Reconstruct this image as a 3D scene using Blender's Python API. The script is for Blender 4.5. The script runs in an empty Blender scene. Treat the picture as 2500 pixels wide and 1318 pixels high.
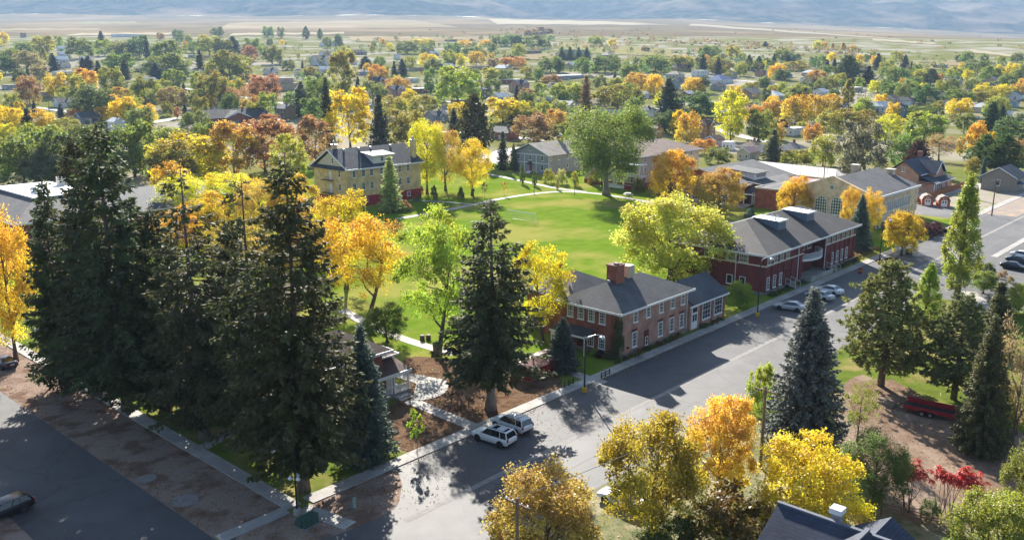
import bpy, bmesh, math, random
import numpy as np
from mathutils import Vector, Matrix, Euler

# ------------------------------------------------------------------ camera
R = math.radians
sc = bpy.context.scene
col = sc.collection
FPX, PITCH, YAW, CAMH = 2159.0, R(13.42), R(47.56), 38.0
cy_, sy_ = math.cos(YAW), math.sin(YAW)
FWD = Vector((sy_ * math.cos(PITCH), cy_ * math.cos(PITCH), -math.sin(PITCH)))
RGT = Vector((cy_, -sy_, 0.0))
UPV = RGT.cross(FWD)
cam = bpy.data.cameras.new('Camera')
cam.sensor_fit = 'HORIZONTAL'; cam.sensor_width = 36.0
cam.lens = FPX / 2500 * 36.0
cam.clip_start = 0.5; cam.clip_end = 40000
camo = bpy.data.objects.new('Camera', cam); col.objects.link(camo)
m3 = Matrix((RGT, UPV, -FWD)).transposed()
camo.matrix_world = Matrix.Translation((0, 0, CAMH)) @ m3.to_4x4()
sc.camera = camo

# ------------------------------------------------------------------ sky and sun
SUN_EL = R(26.0)
SUN_TRAVEL = R(-128.0)                       # direction the light travels, in plan
sdir = Vector((-math.cos(SUN_TRAVEL) * math.cos(SUN_EL), -math.sin(SUN_TRAVEL) * math.cos(SUN_EL), math.sin(SUN_EL)))
w = bpy.data.worlds.new('World'); sc.world = w; w.use_nodes = True
wn = w.node_tree.nodes; wl = w.node_tree.links
sky = wn.new('ShaderNodeTexSky'); sky.sky_type = 'NISHITA'; sky.sun_disc = False
sky.sun_elevation = SUN_EL
sky.sun_rotation = math.atan2(sdir.x, sdir.y)
sky.air_density = 1.0; sky.dust_density = 3.5; sky.ozone_density = .6; sky.altitude = 1800
wl.new(sky.outputs[0], wn['Background'].inputs[0]); wn['Background'].inputs[1].default_value = 0.054
sun = bpy.data.lights.new('Sun', 'SUN'); sun.energy = 5.0; sun.angle = R(0.55); sun.color = (1.0, 0.94, 0.84)
suno = bpy.data.objects.new('Sun', sun); col.objects.link(suno)
suno.rotation_euler = sdir.to_track_quat('Z', 'Y').to_euler(); suno.location = (0, 0, 300)
vs = sc.view_settings
vs.view_transform = 'Standard'; vs.look = 'None'; vs.gamma = 1.0; vs.use_curve_mapping = False
vs.exposure = 1.9
sc.render.engine = 'CYCLES'
sc.cycles.max_bounces = 6; sc.cycles.diffuse_bounces = 3; sc.cycles.glossy_bounces = 2
sc.cycles.transmission_bounces = 4; sc.cycles.transparent_max_bounces = 6; sc.cycles.volume_bounces = 0
sc.cycles.caustics_reflective = False; sc.cycles.caustics_refractive = False
sc.cycles.use_denoising = True

rng = np.random.default_rng(7); random.seed(7)

# ------------------------------------------------------------------ terrain height and pixel helpers
TK = [-400, 330, 400, 520, 650, 820, 1000, 1300, 1700, 2600, 4200, 4700, 5600, 7500, 10500]
TZ = [0, 0, 1.0, 6.0, 12.7, 22.0, 32, 49, 72.6, 121, 211, 240, 420, 900, 1500]
def ground_z(x, y):
    t = x * sy_ + y * cy_; s = x * cy_ - y * sy_
    z = float(np.interp(t, TK, TZ))
    if t > 1700:
        u = s / t
        k = min(1.0, max(0.0, (u - 0.15) / 0.45))
        z -= 0.036 * k * (min(t, 4300) - 1700)
    return z
def ray(px, py):
    v = FWD * FPX + RGT * (px - 1250) - UPV * (py - 659)
    return v.normalized()
def G(px, py):
    """point of the ground seen at a place in the photograph"""
    v = ray(px, py); a, b = 5.0, 12000.0
    d = a
    while d < b:
        p = v * d
        if CAMH + p.z <= ground_z(p.x, p.y): break
        d *= 1.04
    lo, hi = d / 1.04, d
    for _ in range(30):
        m = (lo + hi) / 2; p = v * m
        if CAMH + p.z <= ground_z(p.x, p.y): hi = m
        else: lo = m
    p = v * hi
    return Vector((p.x, p.y, CAMH + p.z))
def proj(p):
    q = Vector(p) - Vector((0, 0, CAMH)); d = q.dot(FWD)
    return (1250 + FPX * q.dot(RGT) / d, 659 - FPX * q.dot(UPV) / d, d)
def height_at(p, py):
    lo, hi = 0.0, 90.0
    for _ in range(40):
        m = (lo + hi) / 2
        if proj((p.x, p.y, p.z + m))[1] > py: lo = m
        else: hi = m
    return lo

# ------------------------------------------------------------------ materials
def nd(nt, t, **k):
    n = nt.nodes.new(t)
    for a, b in k.items(): setattr(n, a, b)
    return n
MATS = {}
def M(name, c, c2=None, scale=1.0, rough=0.85, spec=0.3, metal=0.0, bump=0.0, bscale=None, detail=5, lo=.35, hi=.65, c3=None, scale3=0.1, obj=False, stretch=None):
    """plain surface: two colours mixed by noise (and a third in large patches), optional fine relief"""
    if name in MATS: return MATS[name]
    m = bpy.data.materials.new(name); m.use_nodes = True; nt = m.node_tree
    b = nt.nodes['Principled BSDF']; b.inputs['Roughness'].default_value = rough
    b.inputs['Specular IOR Level'].default_value = spec; b.inputs['Metallic'].default_value = metal
    if obj:
        co = nd(nt, 'ShaderNodeTexCoord').outputs['Object']
    else:
        co = nd(nt, 'ShaderNodeNewGeometry').outputs['Position']
    if stretch:
        mp = nd(nt, 'ShaderNodeMapping'); mp.inputs['Scale'].default_value = stretch
        nt.links.new(co, mp.inputs[0]); co = mp.outputs[0]
    def noise(s, d):
        n = nd(nt, 'ShaderNodeTexNoise'); n.inputs['Scale'].default_value = s; n.inputs['Detail'].default_value = d
        n.inputs['Roughness'].default_value = 0.6
        nt.links.new(co, n.inputs['Vector']); return n.outputs['Fac']
    c2 = c2 or tuple(v * 0.8 for v in c)
    r = nd(nt, 'ShaderNodeMapRange'); r.inputs['From Min'].default_value = lo; r.inputs['From Max'].default_value = hi
    nt.links.new(noise(scale, detail), r.inputs['Value'])
    mx = nd(nt, 'ShaderNodeMix', data_type='RGBA'); nt.links.new(r.outputs[0], mx.inputs[0])
    mx.inputs[6].default_value = (*c, 1); mx.inputs[7].default_value = (*c2, 1)
    out = mx.outputs[2]
    if c3:
        r3 = nd(nt, 'ShaderNodeMapRange'); r3.inputs['From Min'].default_value = .47; r3.inputs['From Max'].default_value = .62
        nt.links.new(noise(scale3, 4), r3.inputs['Value'])
        mx3 = nd(nt, 'ShaderNodeMix', data_type='RGBA'); nt.links.new(r3.outputs[0], mx3.inputs[0])
        nt.links.new(out, mx3.inputs[6]); mx3.inputs[7].default_value = (*c3, 1); out = mx3.outputs[2]
    nt.links.new(out, b.inputs['Base Color'])
    if bump:
        bp = nd(nt, 'ShaderNodeBump'); bp.inputs['Strength'].default_value = bump; bp.inputs['Distance'].default_value = 0.05
        nt.links.new(noise(bscale or scale * 4, 4), bp.inputs['Height']); nt.links.new(bp.outputs[0], b.inputs['Normal'])
    MATS[name] = m
    return m

def brick_mat(name, c1, c2, mortar, size=1.0):
    if name in MATS: return MATS[name]
    m = bpy.data.materials.new(name); m.use_nodes = True; nt = m.node_tree
    b = nt.nodes['Principled BSDF']; b.inputs['Roughness'].default_value = .9; b.inputs['Specular IOR Level'].default_value = .2
    g = nd(nt, 'ShaderNodeNewGeometry'); sep = nd(nt, 'ShaderNodeSeparateXYZ'); nt.links.new(g.outputs['Position'], sep.inputs[0])
    add = nd(nt, 'ShaderNodeMath', operation='ADD'); nt.links.new(sep.outputs[0], add.inputs[0]); nt.links.new(sep.outputs[1], add.inputs[1])
    cmb = nd(nt, 'ShaderNodeCombineXYZ'); nt.links.new(add.outputs[0], cmb.inputs[0]); nt.links.new(sep.outputs[2], cmb.inputs[1])
    br = nd(nt, 'ShaderNodeTexBrick'); br.inputs['Scale'].default_value = 1.0
    br.inputs['Brick Width'].default_value = .30 * size; br.inputs['Row Height'].default_value = .10 * size; br.inputs['Mortar Size'].default_value = .010
    br.inputs['Color1'].default_value = (*c1, 1); br.inputs['Color2'].default_value = (*c2, 1); br.inputs['Mortar'].default_value = (*mortar, 1)
    nt.links.new(cmb.outputs[0], br.inputs['Vector'])
    n = nd(nt, 'ShaderNodeTexNoise'); n.inputs['Scale'].default_value = .7; n.inputs['Detail'].default_value = 6; nt.links.new(g.outputs['Position'], n.inputs['Vector'])
    mr = nd(nt, 'ShaderNodeMapRange'); mr.inputs['From Min'].default_value = .3; mr.inputs['From Max'].default_value = .7; mr.inputs['To Min'].default_value = .72; mr.inputs['To Max'].default_value = 1.2
    nt.links.new(n.outputs['Fac'], mr.inputs['Value'])
    mul = nd(nt, 'ShaderNodeVectorMath', operation='SCALE'); nt.links.new(br.outputs['Color'], mul.inputs[0]); nt.links.new(mr.outputs[0], mul.inputs['Scale'])
    nt.links.new(mul.outputs[0], b.inputs['Base Color'])
    bp = nd(nt, 'ShaderNodeBump'); bp.inputs['Strength'].default_value = .4; bp.inputs['Distance'].default_value = .02
    nt.links.new(br.outputs['Fac'], bp.inputs['Height']); bp.invert = True; nt.links.new(bp.outputs[0], b.inputs['Normal'])
    MATS[name] = m; return m

def shingle_mat(name, c, c2, course=.22):
    """asphalt shingles: courses follow the height of the slope, each tab a little different"""
    if name in MATS: return MATS[name]
    m = bpy.data.materials.new(name); m.use_nodes = True; nt = m.node_tree
    b = nt.nodes['Principled BSDF']; b.inputs['Roughness'].default_value = .82; b.inputs['Specular IOR Level'].default_value = .35
    g = nd(nt, 'ShaderNodeNewGeometry'); sep = nd(nt, 'ShaderNodeSeparateXYZ'); nt.links.new(g.outputs['Position'], sep.inputs[0])
    add = nd(nt, 'ShaderNodeMath', operation='ADD'); nt.links.new(sep.outputs[0], add.inputs[0]); nt.links.new(sep.outputs[1], add.inputs[1])
    cmb = nd(nt, 'ShaderNodeCombineXYZ'); nt.links.new(add.outputs[0], cmb.inputs[0]); nt.links.new(sep.outputs[2], cmb.inputs[1])
    br = nd(nt, 'ShaderNodeTexBrick'); br.inputs['Scale'].default_value = 1.0
    br.inputs['Brick Width'].default_value = .45; br.inputs['Row Height'].default_value = course * .5; br.inputs['Mortar Size'].default_value = .012
    br.inputs['Color1'].default_value = (*c, 1); br.inputs['Color2'].default_value = (*c2, 1); br.inputs['Mortar'].default_value = (*[v * .55 for v in c], 1)
    nt.links.new(cmb.outputs[0], br.inputs['Vector'])
    n = nd(nt, 'ShaderNodeTexNoise'); n.inputs['Scale'].default_value = .35; n.inputs['Detail'].default_value = 7; nt.links.new(g.outputs['Position'], n.inputs['Vector'])
    mr = nd(nt, 'ShaderNodeMapRange'); mr.inputs['From Min'].default_value = .3; mr.inputs['From Max'].default_value = .7; mr.inputs['To Min'].default_value = .75; mr.inputs['To Max'].default_value = 1.25
    nt.links.new(n.outputs['Fac'], mr.inputs['Value'])
    mul = nd(nt, 'ShaderNodeVectorMath', operation='SCALE'); nt.links.new(br.outputs['Color'], mul.inputs[0]); nt.links.new(mr.outputs[0], mul.inputs['Scale'])
    nt.links.new(mul.outputs[0], b.inputs['Base Color'])
    bp = nd(nt, 'ShaderNodeBump'); bp.inputs['Strength'].default_value = .5; bp.inputs['Distance'].default_value = .03
    nt.links.new(br.outputs['Fac'], bp.inputs['Height']); bp.invert = True; nt.links.new(bp.outputs[0], b.inputs['Normal'])
    MATS[name] = m; return m

def leaf_mat(name, trans=.45, rough=.55, gloss=.06):
    """leaf colour comes from each tree's own object colour; alpha sets how far its clumps differ in hue"""
    m = bpy.data.materials.new(name); m.use_nodes = True; nt = m.node_tree
    for n in list(nt.nodes):
        if n.type == 'BSDF_PRINCIPLED': nt.nodes.remove(n)
    out = nt.nodes['Material Output']
    oi = nd(nt, 'ShaderNodeObjectInfo'); at = nd(nt, 'ShaderNodeAttribute', attribute_name='var'); at2 = nd(nt, 'ShaderNodeAttribute', attribute_name='lvar')
    sub = nd(nt, 'ShaderNodeMath', operation='SUBTRACT'); nt.links.new(at.outputs['Fac'], sub.inputs[0]); sub.inputs[1].default_value = .32
    mul = nd(nt, 'ShaderNodeMath', operation='MULTIPLY'); nt.links.new(sub.outputs[0], mul.inputs[0]); nt.links.new(oi.outputs['Alpha'], mul.inputs[1])
    hue = nd(nt, 'ShaderNodeMath', operation='MULTIPLY_ADD'); nt.links.new(mul.outputs[0], hue.inputs[0]); hue.inputs[1].default_value = .22; hue.inputs[2].default_value = .5
    val = nd(nt, 'ShaderNodeMapRange'); nt.links.new(at2.outputs['Fac'], val.inputs['Value']); val.inputs['To Min'].default_value = .55; val.inputs['To Max'].default_value = 1.4
    hsv = nd(nt, 'ShaderNodeHueSaturation'); nt.links.new(oi.outputs['Color'], hsv.inputs['Color']); nt.links.new(hue.outputs[0], hsv.inputs['Hue']); nt.links.new(val.outputs[0], hsv.inputs['Value'])
    hsv.inputs['Saturation'].default_value = 1.0
    di = nd(nt, 'ShaderNodeBsdfDiffuse'); tr = nd(nt, 'ShaderNodeBsdfTranslucent'); gl = nd(nt, 'ShaderNodeBsdfGlossy'); gl.inputs['Roughness'].default_value = rough
    gl.inputs['Color'].default_value = (1, 1, 1, 1)
    nt.links.new(hsv.outputs[0], di.inputs['Color']); nt.links.new(hsv.outputs[0], tr.inputs['Color'])
    m1 = nd(nt, 'ShaderNodeMixShader'); m1.inputs[0].default_value = trans; nt.links.new(di.outputs[0], m1.inputs[1]); nt.links.new(tr.outputs[0], m1.inputs[2])
    m2 = nd(nt, 'ShaderNodeMixShader'); m2.inputs[0].default_value = gloss; nt.links.new(m1.outputs[0], m2.inputs[1]); nt.links.new(gl.outputs[0], m2.inputs[2])
    nt.links.new(m2.outputs[0], out.inputs['Surface'])
    MATS[name] = m; return m

def crack_up(m, width=.035, dark=.45, scale=.22, patch=.5):
    nt = m.node_tree; b = nt.nodes['Principled BSDF']; src = b.inputs['Base Color'].links[0].from_socket
    g = nd(nt, 'ShaderNodeNewGeometry'); n = nd(nt, 'ShaderNodeTexNoise'); n.inputs['Scale'].default_value = .6; n.inputs['Detail'].default_value = 4
    nt.links.new(g.outputs['Position'], n.inputs['Vector']); mv = nd(nt, 'ShaderNodeVectorMath', operation='MULTIPLY_ADD'); nt.links.new(n.outputs['Color'], mv.inputs[0]); mv.inputs[1].default_value = (2.2, 2.2, 0); nt.links.new(g.outputs['Position'], mv.inputs[2])
    v = nd(nt, 'ShaderNodeTexVoronoi', feature='DISTANCE_TO_EDGE'); v.inputs['Scale'].default_value = scale; nt.links.new(mv.outputs[0], v.inputs['Vector'])
    lt = nd(nt, 'ShaderNodeMapRange'); lt.inputs['From Min'].default_value = width * .4; lt.inputs['From Max'].default_value = width; lt.inputs['To Min'].default_value = dark; lt.inputs['To Max'].default_value = 1; nt.links.new(v.outputs['Distance'], lt.inputs['Value'])
    v2 = nd(nt, 'ShaderNodeTexVoronoi'); v2.inputs['Scale'].default_value = .13; nt.links.new(mv.outputs[0], v2.inputs['Vector']); sp = nd(nt, 'ShaderNodeSeparateColor'); nt.links.new(v2.outputs['Color'], sp.inputs[0])
    pr = nd(nt, 'ShaderNodeMapRange'); pr.inputs['To Min'].default_value = 1 - patch * .35; pr.inputs['To Max'].default_value = 1 + patch * .3; nt.links.new(sp.outputs[0], pr.inputs['Value'])
    mu = nd(nt, 'ShaderNodeMath', operation='MULTIPLY'); nt.links.new(lt.outputs[0], mu.inputs[0]); nt.links.new(pr.outputs[0], mu.inputs[1])
    sc1 = nd(nt, 'ShaderNodeVectorMath', operation='SCALE'); nt.links.new(src, sc1.inputs[0]); nt.links.new(mu.outputs[0], sc1.inputs['Scale']); nt.links.new(sc1.outputs[0], b.inputs['Base Color'])
leafM = leaf_mat('leaf', .55, .5, .03)
needleM = leaf_mat('needle', .34, .6, .03)
barkM = M('bark', (.085, .062, .05), (.16, .125, .105), scale=3, bump=.6, bscale=9, obj=True, stretch=(1, 1, .25))
barkL = M('bark_pale', (.17, .14, .12), (.29, .25, .22), scale=3, bump=.5, bscale=9, obj=True, stretch=(1, 1, .25))
asphaltM = M('asphalt', (.070, .068, .071), (.098, .095, .097), scale=.45, rough=.72, spec=.45, bump=.25, bscale=40, c3=(.115, .111, .11), scale3=.06)
asphalt2M = M('asphalt_dark', (.056, .053, .055), (.075, .071, .072), scale=.5, rough=.75, spec=.4, bump=.25, bscale=40, c3=(.085, .084, .088), scale3=.05)
crack_up(asphaltM, .010, .72, .11, .4); crack_up(asphalt2M, .010, .75, .09, .35)
concM = M('concrete', (.345, .325, .30), (.285, .265, .245), scale=.9, rough=.85, bump=.1, bscale=20, c3=(.40, .38, .35), scale3=.3)
concD = M('concrete_old', (.27, .25, .235), (.20, .185, .175), scale=1.2, rough=.88, bump=.15, bscale=20)
lawnM = M('lawn', (.145, .215, .022), (.105, .175, .017), scale=.35, rough=1, spec=.0, bump=.6, bscale=14, c3=(.25, .245, .06), scale3=.05)
grassM = M('grass', (.13, .17, .03), (.095, .13, .024), scale=.5, rough=1, spec=.0, bump=.5, bscale=14, c3=(.25, .21, .08), scale3=.12)
barkchipM = M('bark_mulch', (.115, .07, .045), (.21, .135, .085), scale=5, rough=.95, spec=.0, bump=.9, bscale=9, c3=(.085, .05, .034), scale3=.5)
gravelM = M('gravel', (.235, .17, .135), (.33, .25, .205), scale=6, rough=.95, spec=.0, bump=.8, bscale=14, c3=(.165, .105, .078), scale3=.35)
dirtM = M('dirt', (.225, .155, .112), (.165, .11, .08), scale=1.2, rough=.95, spec=.0, bump=.6, bscale=10, c3=(.28, .21, .16), scale3=.2)
whiteM = M('white_paint', (.78, .78, .78), (.70, .70, .70), scale=2, rough=.5, spec=.4)
creamM = M('cream_paint', (.70, .66, .56), (.62, .58, .49), scale=1, rough=.6)
glassM = M('window_glass', (.022, .026, .034), (.04, .045, .055), scale=.8, rough=.08, spec=.8)
blackM = M('black_metal', (.012, .012, .014), (.02, .02, .02), rough=.4, spec=.5)
def tag(o, label=None, cat=None, group=None, kind=None):
    if label: o['label'] = label
    if cat: o['category'] = cat
    if group: o['group'] = group
    if kind: o['kind'] = kind
    return o
def empty(name, loc=(0, 0, 0), rz=0.0):
    o = bpy.data.objects.new(name, None); col.objects.link(o); o.location = loc; o.rotation_euler = (0, 0, rz)
    o.empty_display_size = .2
    return o
class MB:
    def __init__(s): s.v = []; s.f = []
    def poly(s, pts):
        n = len(s.v); s.v += [tuple(p) for p in pts]; s.f.append(tuple(range(n, n + len(pts)))); return s
    def box(s, x0, y0, z0, x1, y1, z1):
        if x0 > x1: x0, x1 = x1, x0
        if y0 > y1: y0, y1 = y1, y0
        if z0 > z1: z0, z1 = z1, z0
        n = len(s.v)
        s.v += [(x0, y0, z0), (x1, y0, z0), (x1, y1, z0), (x0, y1, z0), (x0, y0, z1), (x1, y0, z1), (x1, y1, z1), (x0, y1, z1)]
        s.f += [(n + a, n + b, n + c, n + d) for a, b, c, d in ((0, 3, 2, 1), (4, 5, 6, 7), (0, 1, 5, 4), (1, 2, 6, 5), (2, 3, 7, 6), (3, 0, 4, 7))]
        return s
    def tube(s, pts, rad, n=8, cap=True):
        pts = [Vector(p) for p in pts]; k = len(pts)
        if not hasattr(rad, '__len__'): rad = [rad] * k
        base = len(s.v); ref = Vector((0.31, 0.77, 0.55))
        for i, p in enumerate(pts):
            d = (pts[min(i + 1, k - 1)] - pts[max(i - 1, 0)]).normalized()
            a = d.cross(ref)
            if a.length < 1e-3: a = d.cross(Vector((1, 0, 0)))
            a.normalize(); b = d.cross(a)
            for j in range(n):
                t = 2 * math.pi * j / n
                s.v.append(tuple(p + (a * math.cos(t) + b * math.sin(t)) * rad[i]))
        for i in range(k - 1):
            for j in range(n):
                a0 = base + i * n + j; a1 = base + i * n + (j + 1) % n
                s.f.append((a0, a1, a1 + n, a0 + n))
        if cap:
            s.f.append(tuple(base + j for j in range(n))[::-1]); s.f.append(tuple(base + (k - 1) * n + j for j in range(n)))
        return s
    def lathe(s, prof, c=(0, 0, 0), n=12):
        base = len(s.v)
        for r, z in prof:
            for j in range(n):
                t = 2 * math.pi * j / n; s.v.append((c[0] + r * math.cos(t), c[1] + r * math.sin(t), c[2] + z))
        for i in range(len(prof) - 1):
            for j in range(n):
                a0 = base + i * n + j; a1 = base + i * n + (j + 1) % n
                s.f.append((a0, a1, a1 + n, a0 + n))
        s.f.append(tuple(base + (len(prof) - 1) * n + j for j in range(n)))
        return s
    def prism(s, outline, axis, a, b):
        """closed outline in a plane (u, z) pushed from a to b along 'x' or 'y'"""
        def P(u, z, t): return (t, u, z) if axis == 'x' else (u, t, z)
        n = len(outline)
        s.poly([P(u, z, a) for u, z in outline]); s.poly([P(u, z, b) for u, z in outline][::-1])
        for i in range(n):
            u0, z0 = outline[i]; u1, z1 = outline[(i + 1) % n]
            s.poly([P(u0, z0, a), P(u0, z0, b), P(u1, z1, b), P(u1, z1, a)])
        return s
    def mesh(s, name, mat=None, smooth=False):
        me = bpy.data.meshes.new(name); me.from_pydata(s.v, [], s.f)
        if mat: me.materials.append(mat)
        if smooth: me.polygons.foreach_set('use_smooth', [True] * len(me.polygons))
        bm = bmesh.new(); bm.from_mesh(me); bmesh.ops.remove_doubles(bm, verts=bm.verts, dist=1e-4); bmesh.ops.recalc_face_normals(bm, faces=bm.faces); bm.to_mesh(me); bm.free()
        return me
    def build(s, name, mat, parent=None, smooth=False, loc=None, rz=0):
        o = bpy.data.objects.new(name, s.mesh(name, mat, smooth)); col.objects.link(o); o.parent = parent
        if loc: o.location = loc
        if rz: o.rotation_euler = (0, 0, rz)
        return o
def put(name, me, parent=None, loc=(0, 0, 0), rz=0, scale=None):
    o = bpy.data.objects.new(name, me); col.objects.link(o); o.parent = parent; o.location = loc
    if rz: o.rotation_euler = (0, 0, rz)
    if scale: o.scale = scale
    return o
# ------------------------------------------------------------------ tree prototypes
def quads_mesh(name, P, U, V, var, lvar, mat):
    """many small leaf faces: centre P, half axes U and V, bent along the middle"""
    n = len(P)
    Nn = np.cross(U, V); Nn /= (np.linalg.norm(Nn, axis=1, keepdims=True) + 1e-9)
    fold = Nn * (np.linalg.norm(V, axis=1, keepdims=True) * .35)
    co = np.empty((n, 4, 3)); co[:, 0] = P - U; co[:, 1] = P - V + fold; co[:, 2] = P + U; co[:, 3] = P + V + fold
    me = bpy.data.meshes.new(name)
    me.vertices.add(n * 4); me.vertices.foreach_set('co', co.reshape(-1).astype(np.float32))
    me.loops.add(n * 4); me.loops.foreach_set('vertex_index', np.arange(n * 4, dtype=np.int32))
    me.polygons.add(n); me.polygons.foreach_set('loop_start', np.arange(0, n * 4, 4, dtype=np.int32))
    try: me.polygons.foreach_set('loop_total', np.full(n, 4, dtype=np.int32))
    except Exception: pass
    a = me.attributes.new('var', 'FLOAT', 'FACE'); a.data.foreach_set('value', np.asarray(var, dtype=np.float32))
    a = me.attributes.new('lvar', 'FLOAT', 'FACE'); a.data.foreach_set('value', np.asarray(lvar, dtype=np.float32))
    me.materials.append(mat); me.update(calc_edges=True); me.validate()
    return me
def unit(a): return a / (np.linalg.norm(a, axis=-1, keepdims=True) + 1e-9)
def leaf_axes(nrm, size, r, aspect=.75):
    t = unit(np.cross(nrm, unit(r.normal(size=nrm.shape)))); b = np.cross(nrm, t)
    s = size[:, None] * .5
    return t * s, b * s * aspect
def curve(p0, p1, r, sag=0.0, n=4, wob=.06):
    p0 = np.array(p0, float); p1 = np.array(p1, float); L = np.linalg.norm(p1 - p0)
    out = []
    for i in range(n):
        f = i / (n - 1); p = p0 * (1 - f) + p1 * f
        p = p + np.array([0, 0, sag * L * math.sin(math.pi * f)])
        if 0 < i < n - 1: p = p + r.normal(size=3) * wob * L
        out.append(tuple(p))
    return out
PROF = {
    'round': lambda f: math.sqrt(max(0.02, 1 - (1.9 * f - .85) ** 2)),
    'oval': lambda f: math.sqrt(max(0.02, 1 - (2 * f - 1) ** 2)) * .95,
    'vase': lambda f: (.35 + .65 * min(1, f * 1.7)) * math.sqrt(max(.05, 1 - max(0, (f - .55) / .5) ** 2)),
    'full': lambda f: math.sqrt(max(.04, 1 - ((f - .38) / (.64 if f > .38 else .5)) ** 2)),
    'dome': lambda f: math.sqrt(max(0.02, 1 - f ** 2)),
}
def make_broad(name, seed, H=12., RR=5., cb=.22, shape='round', lobes=11, clumps=190, nleaf=11000, leaf=.34, bare=0.0, trunk_r=.28, lean=0.0, bark=None, multi=1, spread=.095):
    r = np.random.default_rng(seed); pf = PROF[shape]
    z0 = cb * H; hc = H - z0
    tb = MB()
    lc = []
    for i in range(lobes):
        f = (i + .5) / lobes; f = .06 + .84 * f
        a = i * 2.39996 + r.uniform(-.5, .5); lr = RR * r.uniform(.32, .48) * (1.0 if f < .75 else .85)
        rad = max(0.0, pf(f) * RR - lr * r.uniform(.55, .95))
        zc = min(max(z0 + f * hc, z0 + lr * .5), H - lr * .75)
        lc.append((np.array([rad * math.cos(a), rad * math.sin(a), zc]), lr))
    lc.append((np.array([0, 0, z0 + hc * .62]), RR * .5))
    ltot = len(lc)
    # trunk and limbs
    stems = []
    for s in range(multi):
        off = np.array([0, 0, 0.]) if multi == 1 else np.array([r.uniform(-.5, .5), r.uniform(-.5, .5), 0])
        tip = np.array([lean * H * .5 + r.uniform(-.06, .06) * H, r.uniform(-.06, .06) * H, H * .72]) + off * 2.2
        mid = (off + tip) * .5 + np.array([lean * H * .12, 0, -.02 * H]) + r.normal(size=3) * .02 * H
        pts = []
        for k in range(8):
            f = k / 7; pts.append(off * (1 - f) ** 2 + 2 * mid * f * (1 - f) + tip * f * f)
        k_ = trunk_r / math.sqrt(multi)
        rad = [k_ * (1.55 if i == 0 else 1.0 - .8 * i / 7) for i in range(8)]
        tb.tube(pts, rad, 8); stems.append(pts)
    for (c, lr) in lc:
        st = stems[r.integers(len(stems))]
        zt = max(z0 * .75, c[2] - np.linalg.norm(c[:2]) * r.uniform(.7, 1.2) - .3)
        k = min(range(8), key=lambda i: abs(st[i][2] - zt))
        k = max(2, min(k, 6))
        rr = trunk_r * (1 - .8 * k / 7) * .55
        path = curve(st[k], c, r, .08, 5)
        tb.tube(path, [rr, rr * .8, rr * .6, rr * .42, rr * .25], 5, False)
        for _ in range(4):
            d = unit(r.normal(size=3)); d[2] = abs(d[2]) * .7
            tb.tube(curve(path[r.integers(2, 5)], c + d * lr * .9, r, .05, 3), [rr * .34, rr * .22, rr * .08], 4, False)
    # leaf clumps over the lobes
    cp, cn, cv = [], [], []
    for i in range(clumps):
        c, lr = lc[r.integers(ltot)]
        d = unit(r.normal(size=3) + np.array([0, 0, .35]) + .5 * unit(np.array([c[0], c[1], .01])))
        q = c + d * lr * r.uniform(.72, 1.1)
        if q[2] < z0 * .75: continue
        if bare and r.random() < bare * max(0, (q[2] - z0) / hc): continue
        cp.append(q); cn.append(d); cv.append(r.random())
    cp = np.array(cp); cn = np.array(cn); cv = np.array(cv)
    idx = r.integers(len(cp), size=nleaf)
    cr = RR * spread * r.uniform(.6, 1.5, size=len(cp))
    P = cp[idx] + np.clip(r.normal(size=(nleaf, 3)), -1.7, 1.7) * cr[idx][:, None] * np.array([1, 1, .8])
    nrm = unit(cn[idx] * .7 + r.normal(size=(nleaf, 3)) * .75 + np.array([0, 0, .25]))
    U, V = leaf_axes(nrm, leaf * (.7 + .6 * r.random(len(cp)))[idx] * r.uniform(.65, 1.3, nleaf), r)
    rel = np.clip((P[:, 2] - z0) / hc, 0, 1)
    var = np.clip(.5 * cv[idx] + .15 * r.random(nleaf) + .35 * (1 - rel), 0, 1)
    lv = np.clip(.55 * r.random(nleaf) + .45 * cv[idx], 0, 1)
    return dict(trunk=tb.mesh(name + '_trunk', bark or barkM, True), crown=quads_mesh(name + '_crown', P, U, V, var, lv, leafM), H=H, W=RR * 2)

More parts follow.
